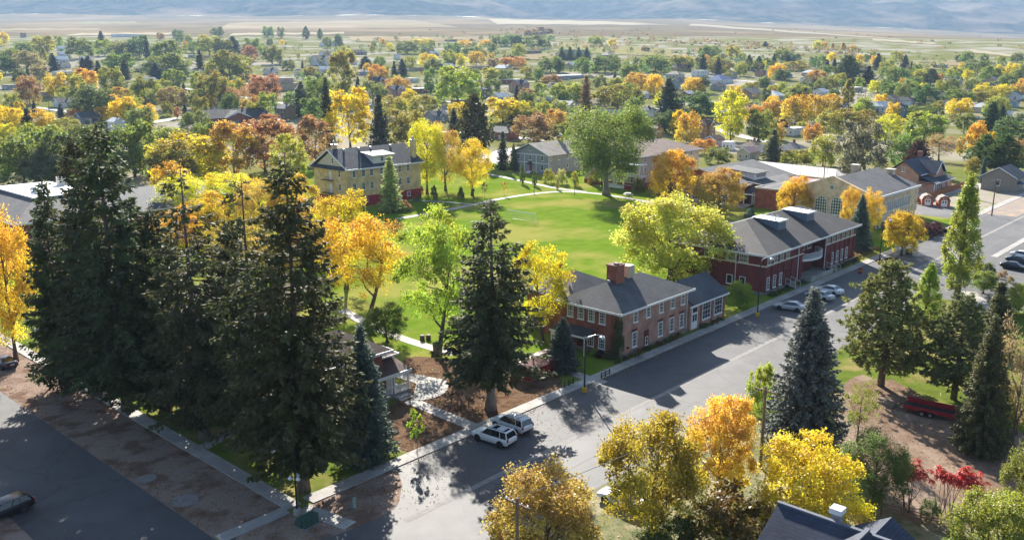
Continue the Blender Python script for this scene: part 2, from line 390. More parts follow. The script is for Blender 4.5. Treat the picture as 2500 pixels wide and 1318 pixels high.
def make_spruce(name, seed, H=28., RR=5.5, cb=.07, step=.42, nb=(6, 9), dens=8.5, up=.0, pw=.8, gap=.12, spray=.75, wid=.26, open_top=0.0, trunk_r=.42, bark=None, mat=None, jag=.3):
    r = np.random.default_rng(seed); tb = MB()
    wob = r.normal(size=2) * .006 * H
    ax = lambda z: np.array([wob[0] * math.sin(z / H * 3.1), wob[1] * math.sin(z / H * 2.3), z])
    tb.tube([ax(H * k / 12) if k else np.array([0, 0, 0]) for k in range(13)], [trunk_r * (1.6 if k == 0 else 1.05 - k / 12.2) for k in range(13)], 9)
    P, D, S, var, lv = [], [], [], [], []
    z = cb * H
    while z < H * .985:
        f = (z - cb * H) / (H - cb * H)
        base = RR * (1 - f) ** pw * min(1, .45 + f * 6)
        n = r.integers(nb[0], nb[1] + 1); a0 = r.uniform(0, 6.28)
        for i in range(n):
            if r.random() < gap + open_top * max(0, f - .35): continue
            a = a0 + 6.283 * i / n + r.uniform(-.3, .3)
            L = max(.35, base * r.uniform(1 - jag, 1 + jag * .55))
            o = np.array([math.cos(a), math.sin(a), 0.])
            dz = L * (up - .30 + .55 * f + r.uniform(-.08, .08))
            p0 = ax(z); p1 = p0 + o * L * .55 + np.array([0, 0, dz * .75 - .02 * L]); p2 = p0 + o * L + np.array([0, 0, dz + .05 * L])
            tb.tube([p0, p1, p2], [.018 * L + .015, .012 * L + .01, .006], 3, False)
            side = np.array([-o[1], o[0], 0]); bv = r.random()
            m = max(4, int(L * dens))
            for k in range(m):
                s = .12 + .88 * (k + r.random()) / m
                if open_top and f > .5 and s < .25: continue
                q = p0 * (1 - s) ** 2 + 2 * p1 * s * (1 - s) + p2 * s * s
                for sd in (-1, 1):
                    l = spray * r.uniform(.55, 1.15) * (1.0 - .45 * s) * min(1, .4 + L / 3)
                    d = unit(o * r.uniform(.25, .9) + side * sd * r.uniform(.25, 1.0) + np.array([0, 0, -r.uniform(-.1, 1.0)]))
                    P.append(q + d * l * .5 + r.normal(size=3) * np.array([.1, .1, .17])); D.append(d); S.append(l)
                    var.append(.6 * bv + .4 * r.random()); lv.append(.5 * bv + .5 * r.random())
                if s > .85:
                    d = unit(o + np.array([0, 0, r.uniform(-.2, .4)])); l = spray * .7
                    P.append(q + d * l * .4); D.append(d); S.append(l); var.append(r.random()); lv.append(min(1, .4 + .6 * r.random()))
        z += step * r.uniform(.75, 1.3) * (1.25 if open_top and f > .5 else 1)
    P = np.array(P); D = np.array(D); S = np.array(S); n = len(P)
    W = unit(np.cross(D, unit(r.normal(size=(n, 3)) * .5 + np.array([0, 0, 1.]))))
    return dict(trunk=tb.mesh(name + '_trunk', bark or barkM, True), crown=quads_mesh(name + '_crown', P, D * S[:, None] * .5, W * (wid * .5 * r.uniform(.7, 1.3, n))[:, None], var, lv, mat or needleM), H=H, W=RR * 2)

def make_pine(name, seed, H=14., RR=4.6, cb=.14, nbr=90, tufts=11, per=34, needle=.34, trunk_r=.26, bark=None):
    r = np.random.default_rng(seed); tb = MB()
    tb.tube([(0, 0, 0), (.05, .03, H * .3), (-.05, .06, H * .6), (0, 0, H * .97)], [trunk_r * 1.4, trunk_r, trunk_r * .6, .03], 8)
    P, D, S, var, lv = [], [], [], [], []
    for b in range(nbr):
        f = (b + r.random()) / nbr; z = H * (cb + (1 - cb) * f * .97); a = b * 2.39996 + r.uniform(-.4, .4)
        L = RR * (min(1, .62 + f * 2.2) * (1 - max(0, f - .12) / .9) ** .62) * r.uniform(.72, 1.12)
        L = max(L, .5)
        o = np.array([math.cos(a), math.sin(a), 0.]); p0 = np.array([0, 0, z]); p2 = p0 + o * L + np.array([0, 0, L * r.uniform(-.05, .35)])
        p1 = p0 * .5 + p2 * .5 - np.array([0, 0, .12 * L])
        tb.tube([p0, p1, p2], [.02 * L + .02, .014 * L + .012, .01], 4, False)
        bv = r.random(); nt_ = max(3, int(tufts * L / RR))
        for k in range(nt_):
            s = r.uniform(.3, 1.0) ** .7; q = p0 * (1 - s) ** 2 + 2 * p1 * s * (1 - s) + p2 * s * s + r.normal(size=3) * np.array([.5, .5, .34]) * (.5 + .12 * L)
            d0 = unit(o * .5 + np.array([0, 0, .8]) + r.normal(size=3) * .4); cv = r.random()
            for j in range(per):
                d = unit(d0 * .55 + r.normal(size=3) * .75); l = needle * r.uniform(.7, 1.25)
                P.append(q + d * l * .5); D.append(d); S.append(l); var.append(.5 * bv + .5 * cv); lv.append(.5 * cv + .5 * r.random())
    P = np.array(P); D = np.array(D); S = np.array(S); n = len(P)
    W = unit(np.cross(D, unit(r.normal(size=(n, 3)))))
    return dict(trunk=tb.mesh(name + '_trunk', bark or barkM, True), crown=quads_mesh(name + '_crown', P, D * S[:, None] * .5, W * (needle * .17), var, lv, needleM), H=H, W=RR * 2)

def make_poplar(name, seed, H=19., RR=2.3, cb=.05, nleaf=15000, leaf=.30, lobes=34):
    r = np.random.default_rng(seed); tb = MB()
    tb.tube([(0, 0, 0), (.1, 0, H * .35), (0, .1, H * .7), (0, 0, H * .97)], [.42, .28, .14, .03], 8)
    prof = lambda f: (.55 + .45 * min(1, f * 4)) * (1 - max(0, (f - .25) / .78) ** 1.6)
    cp, cn, cv = [], [], []
    for i in range(lobes):
        f = (i + r.random()) / lobes; z = H * (cb + (1 - cb) * f * .93); a = i * 2.4 + r.uniform(-.5, .5)
        L = RR * prof(f) * r.uniform(.55, 1.12)
        tip = np.array([math.cos(a) * L, math.sin(a) * L, z + H * .075])
        tb.tube(curve((0, 0, max(.3, z - H * .06)), tip, r, -.05, 4), [.07, .05, .035, .01], 4, False)
        lv0 = r.random()
        for k in range(9):
            s = r.uniform(-.55, .35); q = tip + np.array([r.normal() * .3 * RR * .6, r.normal() * .3 * RR * .6, s * H * .13])
            q[:2] *= min(1, RR * prof(min(1, max(0, (q[2] / H - cb) / (1 - cb)))) * 1.1 / (np.linalg.norm(q[:2]) + 1e-6))
            cp.append(q); cn.append(unit(np.array([q[0], q[1], .6]))); cv.append(.6 * lv0 + .4 * r.random())
    cp = np.array(cp); cn = np.array(cn); cv = np.array(cv); idx = r.integers(len(cp), size=nleaf)
    P = cp[idx] + r.normal(size=(nleaf, 3)) * np.array([.24, .24, .42])
    nrm = unit(cn[idx] * .8 + r.normal(size=(nleaf, 3)) * .7); U, V = leaf_axes(nrm, leaf * r.uniform(.6, 1.3, nleaf), r)
    return dict(trunk=tb.mesh(name + '_trunk', barkM, True), crown=quads_mesh(name + '_crown', P, U, V, .6 * cv[idx] + .4 * r.random(nleaf), .5 * cv[idx] + .5 * r.random(nleaf), leafM), H=H, W=RR * 2)

def make_sumac(name, seed, H=4.5, RR=2.0):
    r = np.random.default_rng(seed); tb = MB(); P, D, S, var = [], [], [], []
    for i in range(10):
        a = r.uniform(0, 6.28); b0 = np.array([r.normal() * .35, r.normal() * .35, 0]); rr = RR * r.uniform(.25, 1.0)
        top = np.array([math.cos(a) * rr, math.sin(a) * rr, H * r.uniform(.72, .97) - .12 * rr])
        pth = curve(b0, top, r, 0, 5, .03); tb.tube(pth, [.05, .042, .035, .028, .015], 5, False)
        for t in range(4):
            q0 = np.array(pth[3]) * .4 + top * .6 if t else top
            q1 = q0 + np.array([r.normal() * .4, r.normal() * .4, r.uniform(.05, .4)])
            tb.tube([q0, q1], [.015, .008], 3, False)
            for k in range(9):
                a2 = r.uniform(0, 6.28); d = np.array([math.cos(a2), math.sin(a2), r.uniform(-.45, .25)])
                for m in range(7):
                    s = .08 + m * .085
                    for sd in (-1, 1):
                        side = np.array([-d[1], d[0], 0]) * sd
                        dd = unit(side + d * .35 + np.array([0, 0, -.35]))
                        P.append(q1 + d * s + np.array([0, 0, -.35 * s * s * 2]) + dd * .07); D.append(dd); S.append(.2); var.append(r.random())
    P = np.array(P); D = np.array(D); S = np.array(S); n = len(P)
    W = unit(np.cross(D, unit(r.normal(size=(n, 3)) * .4 + np.array([0, 0, 1.]))))
    return dict(trunk=tb.mesh(name + '_trunk', barkM, True), crown=quads_mesh(name + '_crown', P, D * S[:, None] * .6, W * .045, var, r.random(n), leafM), H=H, W=RR * 2)

PT = {}
PT['maple'] = [make_broad('maple%d' % i, 20 + i, H=11, RR=5, cb=.13, shape='round', lobes=17, clumps=270, nleaf=25000, leaf=.24, spread=.085, trunk_r=.34) for i in range(4)]
PT['round'] = [make_broad('round%d' % i, 120 + i, H=10, RR=4.8, cb=.07, shape='full', lobes=15, clumps=190, nleaf=6500, leaf=.45, trunk_r=.2) for i in range(5)]
PT['upright'] = [make_broad('upright%d' % i, 140 + i, H=13, RR=4.4, cb=.08, shape='oval', lobes=15, clumps=190, nleaf=6500, leaf=.45, trunk_r=.2) for i in range(3)]
PT['elm'] = [make_broad('elm%d' % i, 40 + i, H=16, RR=6.6, cb=.22, shape='vase', lobes=17, clumps=420, nleaf=34000, leaf=.26, trunk_r=.5, bark=barkL) for i in range(1)]
PT['ash'] = [make_broad('ash%d' % i, 60 + i, H=14, RR=5, cb=.2, shape='oval', lobes=14, clumps=260, nleaf=21000, leaf=.22, trunk_r=.33, lean=.05 * (i - 1)) for i in range(3)]
PT['lean'] = [make_broad('lean0', 71, H=15, RR=5.2, cb=.40, shape='oval', lobes=11, clumps=190, nleaf=16000, leaf=.24, trunk_r=.36, lean=.34)]
PT['airy'] = [make_broad('airy%d' % i, 160 + i, H=15, RR=5, cb=.26, shape='oval', lobes=12, clumps=150, nleaf=13000, leaf=.26, trunk_r=.34, lean=.16, spread=.09) for i in range(2)]
PT['thin'] = [make_broad('thin%d' % i, 80 + i, H=13, RR=4.6, cb=.25, shape='oval', lobes=11, clumps=130, nleaf=4200, leaf=.27, bare=.5, trunk_r=.28) for i in range(2)]
PT['bush'] = [make_broad('bush%d' % i, 90 + i, H=3, RR=2.2, cb=.03, shape='dome', lobes=10, clumps=110, nleaf=5200, leaf=.18, trunk_r=.08, multi=4) for i in range(2)]
PT['sapling'] = [make_broad('sapling0', 95, H=5, RR=1.3, cb=.35, shape='oval', lobes=7, clumps=50, nleaf=1500, leaf=.2, trunk_r=.06)]
PT['willow'] = [make_broad('willow0', 97, H=12, RR=6, cb=.06, shape='dome', lobes=16, clumps=260, nleaf=9500, leaf=.45, trunk_r=.3)]
PT['spruce'] = [make_spruce('spruce0', 11, H=29, RR=6.3, cb=.1, step=.42, nb=(6, 9), dens=8, pw=.62, open_top=.5, spray=1.0, wid=.29, gap=.16, jag=.42), make_spruce('spruce1', 12, H=28, RR=6.0, cb=.1, step=.46, nb=(5, 8), dens=8, pw=.6, open_top=.75, gap=.22, jag=.48, spray=1.0, wid=.29), make_spruce('spruce2', 13, H=24, RR=5.4, step=.38, nb=(6, 9), dens=9, pw=.72, open_top=.25, gap=.14, jag=.4, spray=.95, wid=.26),
                make_spruce('spruce3', 14, H=24, RR=5.6, cb=.17, step=.38, nb=(6, 9), dens=9, pw=.72, open_top=.3, gap=.12, jag=.42, spray=.95, wid=.26, bark=barkL)]
PT['bluespruce'] = [make_spruce('bluespruce%d' % i, 15 + i, H=16, RR=4.5, cb=.02, step=.27, nb=(7, 10), dens=10, pw=.82, gap=.04, spray=.66, wid=.24, trunk_r=.22, jag=.22) for i in range(2)]
PT['farspruce'] = [make_spruce('farspruce%d' % i, 33 + i, H=16, RR=3.8, cb=.04, step=.5, nb=(6, 9), dens=4.5, pw=.8, gap=.08, spray=1.05, wid=.5, trunk_r=.25, jag=.4) for i in range(2)]
PT['pine'] = [make_pine('pine%d' % i, 50 + i, nbr=130, tufts=17, per=22, needle=.38) for i in range(2)]
PT['poplar'] = [make_poplar('poplar0', 70)]
PT['sumac'] = [make_sumac('sumac0', 5), make_sumac('sumac1', 6)]
for ls in PT.values():                     # true spread and height of what was grown
    for q in ls:
        n_ = len(q['crown'].vertices); co_ = np.empty(n_ * 3, np.float32); q['crown'].vertices.foreach_get('co', co_); co_ = co_.reshape(-1, 3)
        q['W'] = 2 * float(np.percentile(np.hypot(co_[:, 0] - np.median(co_[:, 0]), co_[:, 1] - np.median(co_[:, 1])), 96)); q['H'] = float(np.percentile(co_[:, 2], 99.7))
# foliage colours: (r, g, b), hue spread
FC = {
    'green': ((.23, .27, .045), .4, 'green'), 'dark': ((.13, .175, .04), .25, 'dark green'), 'olive': ((.30, .25, .04), .5, 'olive'),
    'yg': ((.42, .40, .05), .45, 'yellow-green'), 'yellow': ((.74, .56, .03), .3, 'yellow'), 'gold': ((.68, .42, .035), .45, 'golden'),
    'orange': ((.60, .34, .06), .45, 'orange'), 'russet': ((.42, .21, .09), .35, 'russet'), 'tan': ((.38, .27, .13), .3, 'tan'),
    'brown': ((.36, .22, .08), .5, 'brown'), 'red': ((.62, .07, .06), .1, 'red'), 'lime': ((.36, .40, .035), .4, 'lime green'),
    'needle': ((.092, .098, .032), .25, 'dark'), 'blue': ((.105, .14, .105), .12, 'blue-green'), 'piney': ((.15, .145, .05), .35, 'olive-green'),
    'bronze': ((.54, .34, .075), .32, 'bronze'), 'amber': ((.62, .38, .04), .24, 'amber'), 'straw': ((.56, .50, .07), .35, 'pale yellow-green'), 'apricot': ((.66, .41, .06), .42, 'apricot'),
    'leafgreen': ((.20, .285, .045), .28, 'green'),
    'grey': ((.2, .225, .10), .2, 'grey-green'), 'palegold': ((.5, .45, .15), .4, 'pale gold'), 'maroon': ((.12, .03, .03), .2, 'maroon'),
}
TREES = []
KINDNAME = {'airy': 'ash_tree', 'round': 'broadleaf_tree', 'upright': 'upright_broadleaf_tree', 'maple': 'maple_tree', 'elm': 'elm_tree', 'ash': 'ash_tree', 'lean': 'leaning_ash_tree', 'thin': 'sparse_tree', 'bush': 'shrub', 'sapling': 'sapling', 'willow': 'spreading_tree', 'spruce': 'spruce_tree', 'bluespruce': 'blue_spruce_tree', 'farspruce': 'spruce_tree', 'pine': 'pine_tree', 'poplar': 'poplar_tree', 'sumac': 'sumac_shrub'}
def tree_at(kind, loc, Hm, Wm, colour, label=None, group=None, rz=None, v=None, cat=None, tint=1.0):
    pr = PT[kind]; p = pr[(v if v is not None else len(TREES)) % len(pr)]
    root = empty(KINDNAME[kind], loc, rz if rz is not None else random.uniform(0, 6.28))
    sxy = Wm / p['W']; sz = Hm / p['H']; c, spread, _ = FC[colour]
    j = [random.uniform(.88, 1.12) * tint for _ in range(3)]
    for nm in ('trunk', 'crown'):
        o = put(nm, p[nm], root, scale=(sxy, sxy, sz))
        if nm == 'crown': o.color = (c[0] * j[0], c[1] * j[1], c[2] * j[2], spread)
    tag(root, label, cat or ('shrub' if kind in ('bush', 'sumac') else 'tree'), group)
    TREES.append((root, kind, colour, Hm))
    return root
def tree(kind, bx, by, ty, wpx, colour, label=None, group=None, rz=None, v=None, cat=None, tint=1.0):
    """tree whose foot stands at a place of the photograph; its real height and spread follow from the distance"""
    p = G(bx, by); d = proj(p)[2]
    Hm = height_at(p, ty); Wm = wpx * d / FPX
    return tree_at(kind, p, Hm, Wm, colour, label, group, rz, v, cat, tint)
# ------------------------------------------------------------------ land
def w2(t, s): return (t * sy_ + s * cy_, t * cy_ - s * sy_)
from mathutils import noise as mnoise
def mountain_z(t, s):
    x, y = w2(t, s); z = ground_z(x, y)
    if t > 4300:
        k = min(1, (t - 4300) / 900)
        h = mnoise.fractal(Vector((x / 1500, y / 1500, .3)), 1.0, 2.1, 6) + .5 * abs(mnoise.noise(Vector((x / 700, y / 700, 5.1))))
        z += k * 60 * h + k * 75 * (.5 - abs(mnoise.noise(Vector((x / 520, y / 520, 7.0))))) + k * 28 * (.5 - abs(mnoise.noise(Vector((x / 190, y / 190, 3.0))))) + k * k * 30 * mnoise.noise(Vector((x / 330, y / 330, 2.0)))
        u = s / t
        # the left range stands forward and steep, with a saddle right of the middle
        z += k * 170 * max(0, min(1, (-.02 - u) / .12)) * max(0, 1 - abs(t - 6200) / 1900)
        z -= k * 60 * max(0, 1 - abs(u - .08) / .12)
    return z
def land(name, ts, ncol, mat, grow=.85, off=520):
    v, f = [], []
    for t in ts:
        half = grow * max(t, 0) + off
        for j in range(ncol + 1):
            s = (j / ncol * 2 - 1) * half
            x, y = w2(t, s); v.append((x, y, mountain_z(t, s)))
    n = ncol + 1
    for i in range(len(ts) - 1):
        for j in range(ncol):
            a = i * n + j; f.append((a, a + 1, a + n + 1, a + n))
    me = bpy.data.meshes.new(name); me.from_pydata(v, [], f); me.materials.append(mat)
    me.polygons.foreach_set('use_smooth', [True] * len(f))
    o = bpy.data.objects.new(name, me); col.objects.link(o); o['kind'] = 'structure'
    return o
townM = M('town_ground', (.14, .165, .04), (.21, .185, .085), scale=.03, rough=1, spec=.0, bump=.3, bscale=3, c3=(.34, .31, .26), scale3=.014)
valleyM = M('sagebrush', (.205, .155, .088), (.14, .115, .066), scale=.012, rough=1, spec=.0, c3=(.27, .20, .115), scale3=.0022, detail=9)
hillM = M('hill_forest', (.016, .028, .026), (.07, .07, .055), scale=.012, rough=1, spec=.0, c3=(.20, .15, .11), scale3=.0026, detail=12, lo=.44, hi=.58)
land('ground', list(np.linspace(-260, 330, 14)) + list(np.linspace(365, 1900, 40)), 60, townM)
land('valley_floor', list(np.linspace(1900, 4500, 30)), 60, valleyM)
land('mountains', list(np.linspace(4500, 7600, 90)) + list(np.linspace(7700, 10500, 24)), 220, hillM)

def sheet(name, pts, z, mat, kind='structure', parent=None):
    me = bpy.data.meshes.new(name); bm = bmesh.new()
    vs_ = [bm.verts.new((p[0], p[1], z)) for p in pts]; bm.faces.new(vs_)
    bmesh.ops.recalc_face_normals(bm, faces=bm.faces)
    if bm.faces[:][0].normal.z < 0: bmesh.ops.reverse_faces(bm, faces=bm.faces[:])
    bm.to_mesh(me); bm.free(); me.materials.append(mat)
    o = bpy.data.objects.new(name, me); col.objects.link(o); o.parent = parent
    if kind: o['kind'] = kind
    return o
def rect(x0, y0, x1, y1): return [(x0, y0), (x1, y0), (x1, y1), (x0, y1)]
def ragged(pts, amp=.8, n=5, seed=1):
    r = random.Random(seed); out = []
    q = smooth_poly(pts, n); c = sum((Vector(p) for p in q), Vector((0, 0))) / len(q)
    for p in q: v = Vector(p); out.append(tuple(v + (v - c).normalized() * r.uniform(-amp, amp)))
    return out
def pxs(*pts): return [tuple(G(*p)[:2]) for p in pts]
def smooth_poly(pts, n=4):
    """rounds a closed outline (Catmull-Rom)"""
    out = []; k = len(pts)
    for i in range(k):
        p0, p1, p2, p3 = (Vector(pts[(i + j - 1) % k]) for j in range(4))
        for q in range(n):
            t = q / n
            out.append(tuple(.5 * ((2 * p1) + (p2 - p0) * t + (2 * p0 - 5 * p1 + 4 * p2 - p3) * t * t + (3 * p1 - p0 - 3 * p2 + p3) * t ** 3)))
    return out
# roads
cross = sheet('cross_street', rect(21.6, -60, 31.6, 420), .006, asphalt2M)
main = sheet('main_street', rect(-60, 44.0, 415, 60.7), .012, asphaltM)
sheet('road', rect(150, 30.0, 330, 43.9), .010, asphaltM)                     # parking south of the street
sheet('gravel_verge', rect(31.6, 62.2, 38.3, 300), .014, gravelM)
sheet('gravel_shoulder', rect(-40, 62.0, 21.6, 300), .004, gravelM)
sheet('gravel_parking', rect(243, 53.5, 420, 60.6), .020, M('gravel_tan', (.27, .215, .175), (.22, .175, .15), scale=3, rough=.95, c3=(.34, .25, .17), scale3=.25, bump=.4, bscale=10))
sheet('lawn', rect(39.8, 62.3, 262, 262), .016, lawnM)
sheet('rough_lawn', [(39.9, 62.35), (53, 62.35), (57, 66), (61, 72), (65, 80), (66.5, 92), (66, 110), (62, 128), (58, 140), (39.9, 140)], .022, grassM)
sheet('bark_mulch', ragged(pxs((1012, 1104), (1150, 1052), (1235, 1012), (1372, 948), (1320, 905), (1180, 885), (1112, 880), (1005, 870), (975, 905), (985, 960), (940, 1010), (955, 1070)), .35, 5), .028, barkchipM)
sheet('dirt_corner', smooth_poly([(33.0, 60.6), (40.4, 60.6), (48.8, 60.55), (48.6, 58.4), (47.0, 56.6), (44.8, 54.8), (41.0, 54.6), (36.6, 55.6), (33.4, 58.2)]), .024, gravelM)
sheet('park_lawn', rect(84, -20, 150, 43.8), .014, grassM)
sheet('park_grass', rect(150, -10, 330, 29.9), .014, grassM)
sheet('dirt_yard', ragged(pxs((2040, 1000), (2075, 925), (2180, 930), (2330, 1010), (2560, 1090), (2560, 1240), (2330, 1290), (2150, 1235), (2050, 1090))), .022, dirtM)
sheet('side_yard', rect(30, -30, 84, 43.6), .008, M('yard_grass', (.09, .115, .03), (.20, .18, .09), scale=1.2, rough=.95, c3=(.30, .26, .16), scale3=.3, bump=.6, bscale=12))
sheet('parking_lot', rect(230.2, 60.9, 247, 84), .024, asphaltM)
sheet('dirt_lot', rect(247, 62.4, 330, 79), .020, M('dirt_lot', (.30, .25, .20), (.24, .20, .165), scale=1, rough=.95, c3=(.20, .20, .10), scale3=.15))
sheet('house_lot', rect(262, 79, 330, 130), .012, townM)
sheet('parking_lane', rect(52, 52.76, 232, 60.68), .016, M('asphalt_lane', (.062, .062, .067), (.08, .079, .084), scale=.5, rough=.75, spec=.4, bump=.25, bscale=40, c3=(.10, .098, .1), scale3=.06))
# gutters, as shallow concrete strips set into the asphalt
for nm, a, b, y0, y1 in (('gutter', 44, 300, 52.1, 52.75), ('gutter', 190, 330, 44.2, 45.4)):
    g_ = empty(nm, (a, y0, 0)); g_['kind'] = 'structure'; x = a; me = MB().box(0, 0, 0, 5.96, y1 - y0, .016).mesh('gutter_slab', concD if y1 - y0 < 1 else concM)
    while x < b: put('slab', me, g_, (x - a, 0, .003)); x += 6.0
# painted stop and centre marks worn to faint lines
sheet('road_marking', rect(60, 48.2, 300, 48.32), .019, M('worn_paint', (.22, .20, .15), (.12, .12, .12), scale=2.5, rough=.8))

def walk(name, a, b, width, slab=1.8, z=.10, mat=None, closed=False):
    """pavement of cast slabs between two points"""
    a = Vector(a); b = Vector(b); L = (b - a).length; n = max(1, round(L / slab)); st = L / n
    root = empty(name, (a.x, a.y, 0), math.atan2((b - a).y, (b - a).x)); root['kind'] = 'structure'
    me = MB().box(.012, -width / 2, -.05, st - .012, width / 2, z).mesh('slab', mat or concM)
    for i in range(n): put('slab', me, root, (i * st, 0, random.uniform(-.008, .006)))
    return root
walk('sidewalk', (48.9, 61.5), (139.5, 61.5), 1.6); walk('sidewalk', (40.5, 61.5), (48.9, 61.5), 1.6, z=.09)
walk('sidewalk', (139.5, 61.5), (172, 61.5), 1.6)
walk('sidewalk', (172, 61.5), (190, 61.5), 1.6)
walk('sidewalk', (236, 61.7), (420, 61.7), 1.9, slab=2.4, z=.06)
walk('sidewalk', (39.0, 61.4), (39.0, 175), 1.5); walk('sidewalk', (31.8, 61.4), (38.2, 61.4), 1.4, z=.07); walk('sidewalk', (39.4, 60.6), (40.3, 55.2), 1.5, z=.07)
walk('sidewalk', (39.8, 78.5), (45.5, 80.5), 1.5)
walk('front_walk', tuple(G(1000, 978)[:2]), tuple(G(1168, 1048)[:2]), 1.7, z=.08)
def path(name, pts, width, z=.045, mat=None, n=5):
    P_ = [Vector(G(*p)[:2]) for p in pts]; out = []
    for i in range(len(P_) - 1):
        p0, p1, p2, p3 = P_[max(i - 1, 0)], P_[i], P_[i + 1], P_[min(i + 2, len(P_) - 1)]
        for q in range(n):
            t = q / n; out.append(.5 * ((2 * p1) + (p2 - p0) * t + (2 * p0 - 5 * p1 + 4 * p2 - p3) * t * t + (3 * p1 - p0 - 3 * p2 + p3) * t ** 3))
    out.append(P_[-1]); m = MB(); k = len(out)
    for i, p in enumerate(out):
        d = (out[min(i + 1, k - 1)] - out[max(i - 1, 0)]).normalized(); nn = Vector((-d.y, d.x)) * width / 2
        zz = ground_z(p.x, p.y)
        m.v += [(p.x + nn.x, p.y + nn.y, zz + z), (p.x - nn.x, p.y - nn.y, zz + z), (p.x - nn.x, p.y - nn.y, zz), (p.x + nn.x, p.y + nn.y, zz)]
    for i in range(k - 1):
        a = i * 4; b = a + 4; m.f += [(a, b, b + 1, a + 1), (a + 1, b + 1, b + 2, a + 2), (a + 3, b + 3, b, a)]
    o = m.build(name, mat or concM); o['kind'] = 'structure'; return o
path('footpath', [(970, 534), (1050, 521), (1130, 505), (1210, 488), (1290, 475), (1360, 468.5), (1420, 470), (1480, 476), (1540, 486), (1600, 496), (1690, 514)], 2.0)
path('footpath', [(1150, 417), (1230, 433), (1300, 448), (1365, 461), (1430, 469)], 2.0, z=.05)
path('footpath', [(1000, 489), (1080, 493), (1165, 500)], 1.4, z=.04)
path('footpath', [(835, 757), (905, 795), (960, 818), (1040, 845), (1112, 864)], 1.8)
path('footpath', [(1372, 905), (1420, 918), (1475, 936)], 1.6, z=.05)
path('footpath', [(2365, 712), (2390, 735), (2415, 768)], 2.2, z=.05)
path('footpath', [(1440, 700), (1500, 690)], 1.5)
path('footpath', [(1690, 514), (1730, 535), (1800, 545)], 1.6, z=.04)
sheet('plaza', smooth_poly(pxs((1560, 498), (1600, 488), (1660, 492), (1690, 500), (1700, 520), (1640, 514))), .05, concM)
# far streets of the town
for pts, wd in (([(1195, 400), (1212, 380), (1260, 362), (1330, 348)], 9), ([(360, 300), (470, 283), (560, 262), (680, 262), (760, 252)], 11), ([(300, 205), (420, 212), (560, 232), (760, 262)], 9), ([(1010, 320), (1180, 326), (1330, 345)], 8), ([(90, 262), (150, 270), (360, 300)], 9),
                ([(1600, 268), (1800, 330), (1900, 350)], 7), ([(2230, 300), (2330, 262), (2420, 240)], 8), ([(850, 262), (1020, 246), (1200, 256), (1330, 262)], 7), ([(1200, 205), (1420, 196), (1640, 205)], 8), ([(2240, 480), (2400, 452), (2500, 446)], 6), ([(1100, 172), (1320, 163), (1500, 168)], 8), ([(1800, 196), (1980, 215), (2120, 232)], 8), ([(640, 165), (900, 157), (1100, 160)], 9)):
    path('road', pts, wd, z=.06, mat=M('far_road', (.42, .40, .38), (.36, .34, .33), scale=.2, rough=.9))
def field(name, q, mat, lift=.6, nu=14, nv=4):
    m = MB(); q = [Vector(p) for p in q]
    for i in range(nv + 1):
        for j in range(nu + 1):
            a = q[0].lerp(q[1], j / nu); b = q[3].lerp(q[2], j / nu); p = a.lerp(b, i / nv)
            p.y += 1.2 * math.sin(j * 1.7 + q[0].x) * (1 if i in (0, nv) else 0) * .6
            g = G(p.x, p.y); m.v.append((g.x, g.y, ground_z(g.x, g.y) + lift))
    for i in range(nv):
        for j in range(nu):
            a = i * (nu + 1) + j; m.f.append((a, a + 1, a + nu + 2, a + nu + 1))
    o = m.build(name, mat); o['kind'] = 'structure'; return o
dryM = M('dry_grass', (.31, .245, .145), (.26, .205, .12), scale=.01, rough=1, spec=.0, c3=(.35, .28, .18), scale3=.004)
paleM = M('pale_stubble', (.42, .36, .25), (.36, .31, .215), scale=.01, rough=1, spec=.0)
hayM = M('hay_green', (.25, .235, .10), (.29, .25, .12), scale=.01, rough=1, spec=.0, c3=(.27, .245, .14), scale3=.004)
for q, mt in (([(530, 74), (1120, 67), (1010, 50), (560, 57)], dryM), ([(860, 101), (1210, 103), (1190, 93), (850, 90)], dryM), ([(1215, 60), (1640, 62), (1500, 54), (1190, 47)], paleM), ([(165, 60), (335, 59), (330, 54), (205, 54)], hayM),
              ([(1360, 130), (1640, 139), (1640, 121), (1370, 105)], hayM), ([(2080, 166), (2330, 172), (2310, 155), (2090, 143)], hayM), ([(2235, 162), (2352, 162), (2345, 151), (2245, 153)], dryM), ([(1640, 150), (1800, 160), (1790, 146), (1640, 136)], hayM),
              ([(1680, 63), (2200, 98), (2180, 95), (1690, 59)], paleM), ([(2130, 100), (2290, 110), (2280, 106), (2130, 95)], paleM), ([(150, 88), (420, 86), (420, 81), (200, 82)], paleM), ([(1270, 147), (1440, 147), (1440, 134), (1275, 134)], dryM), ([(2360, 128), (2500, 143), (2500, 138), (2370, 122)], paleM), ([(0, 76), (250, 74), (240, 70), (0, 71)], dryM), ([(560, 88), (840, 84), (840, 80), (570, 82)], paleM)):
    field('field', q, mt)
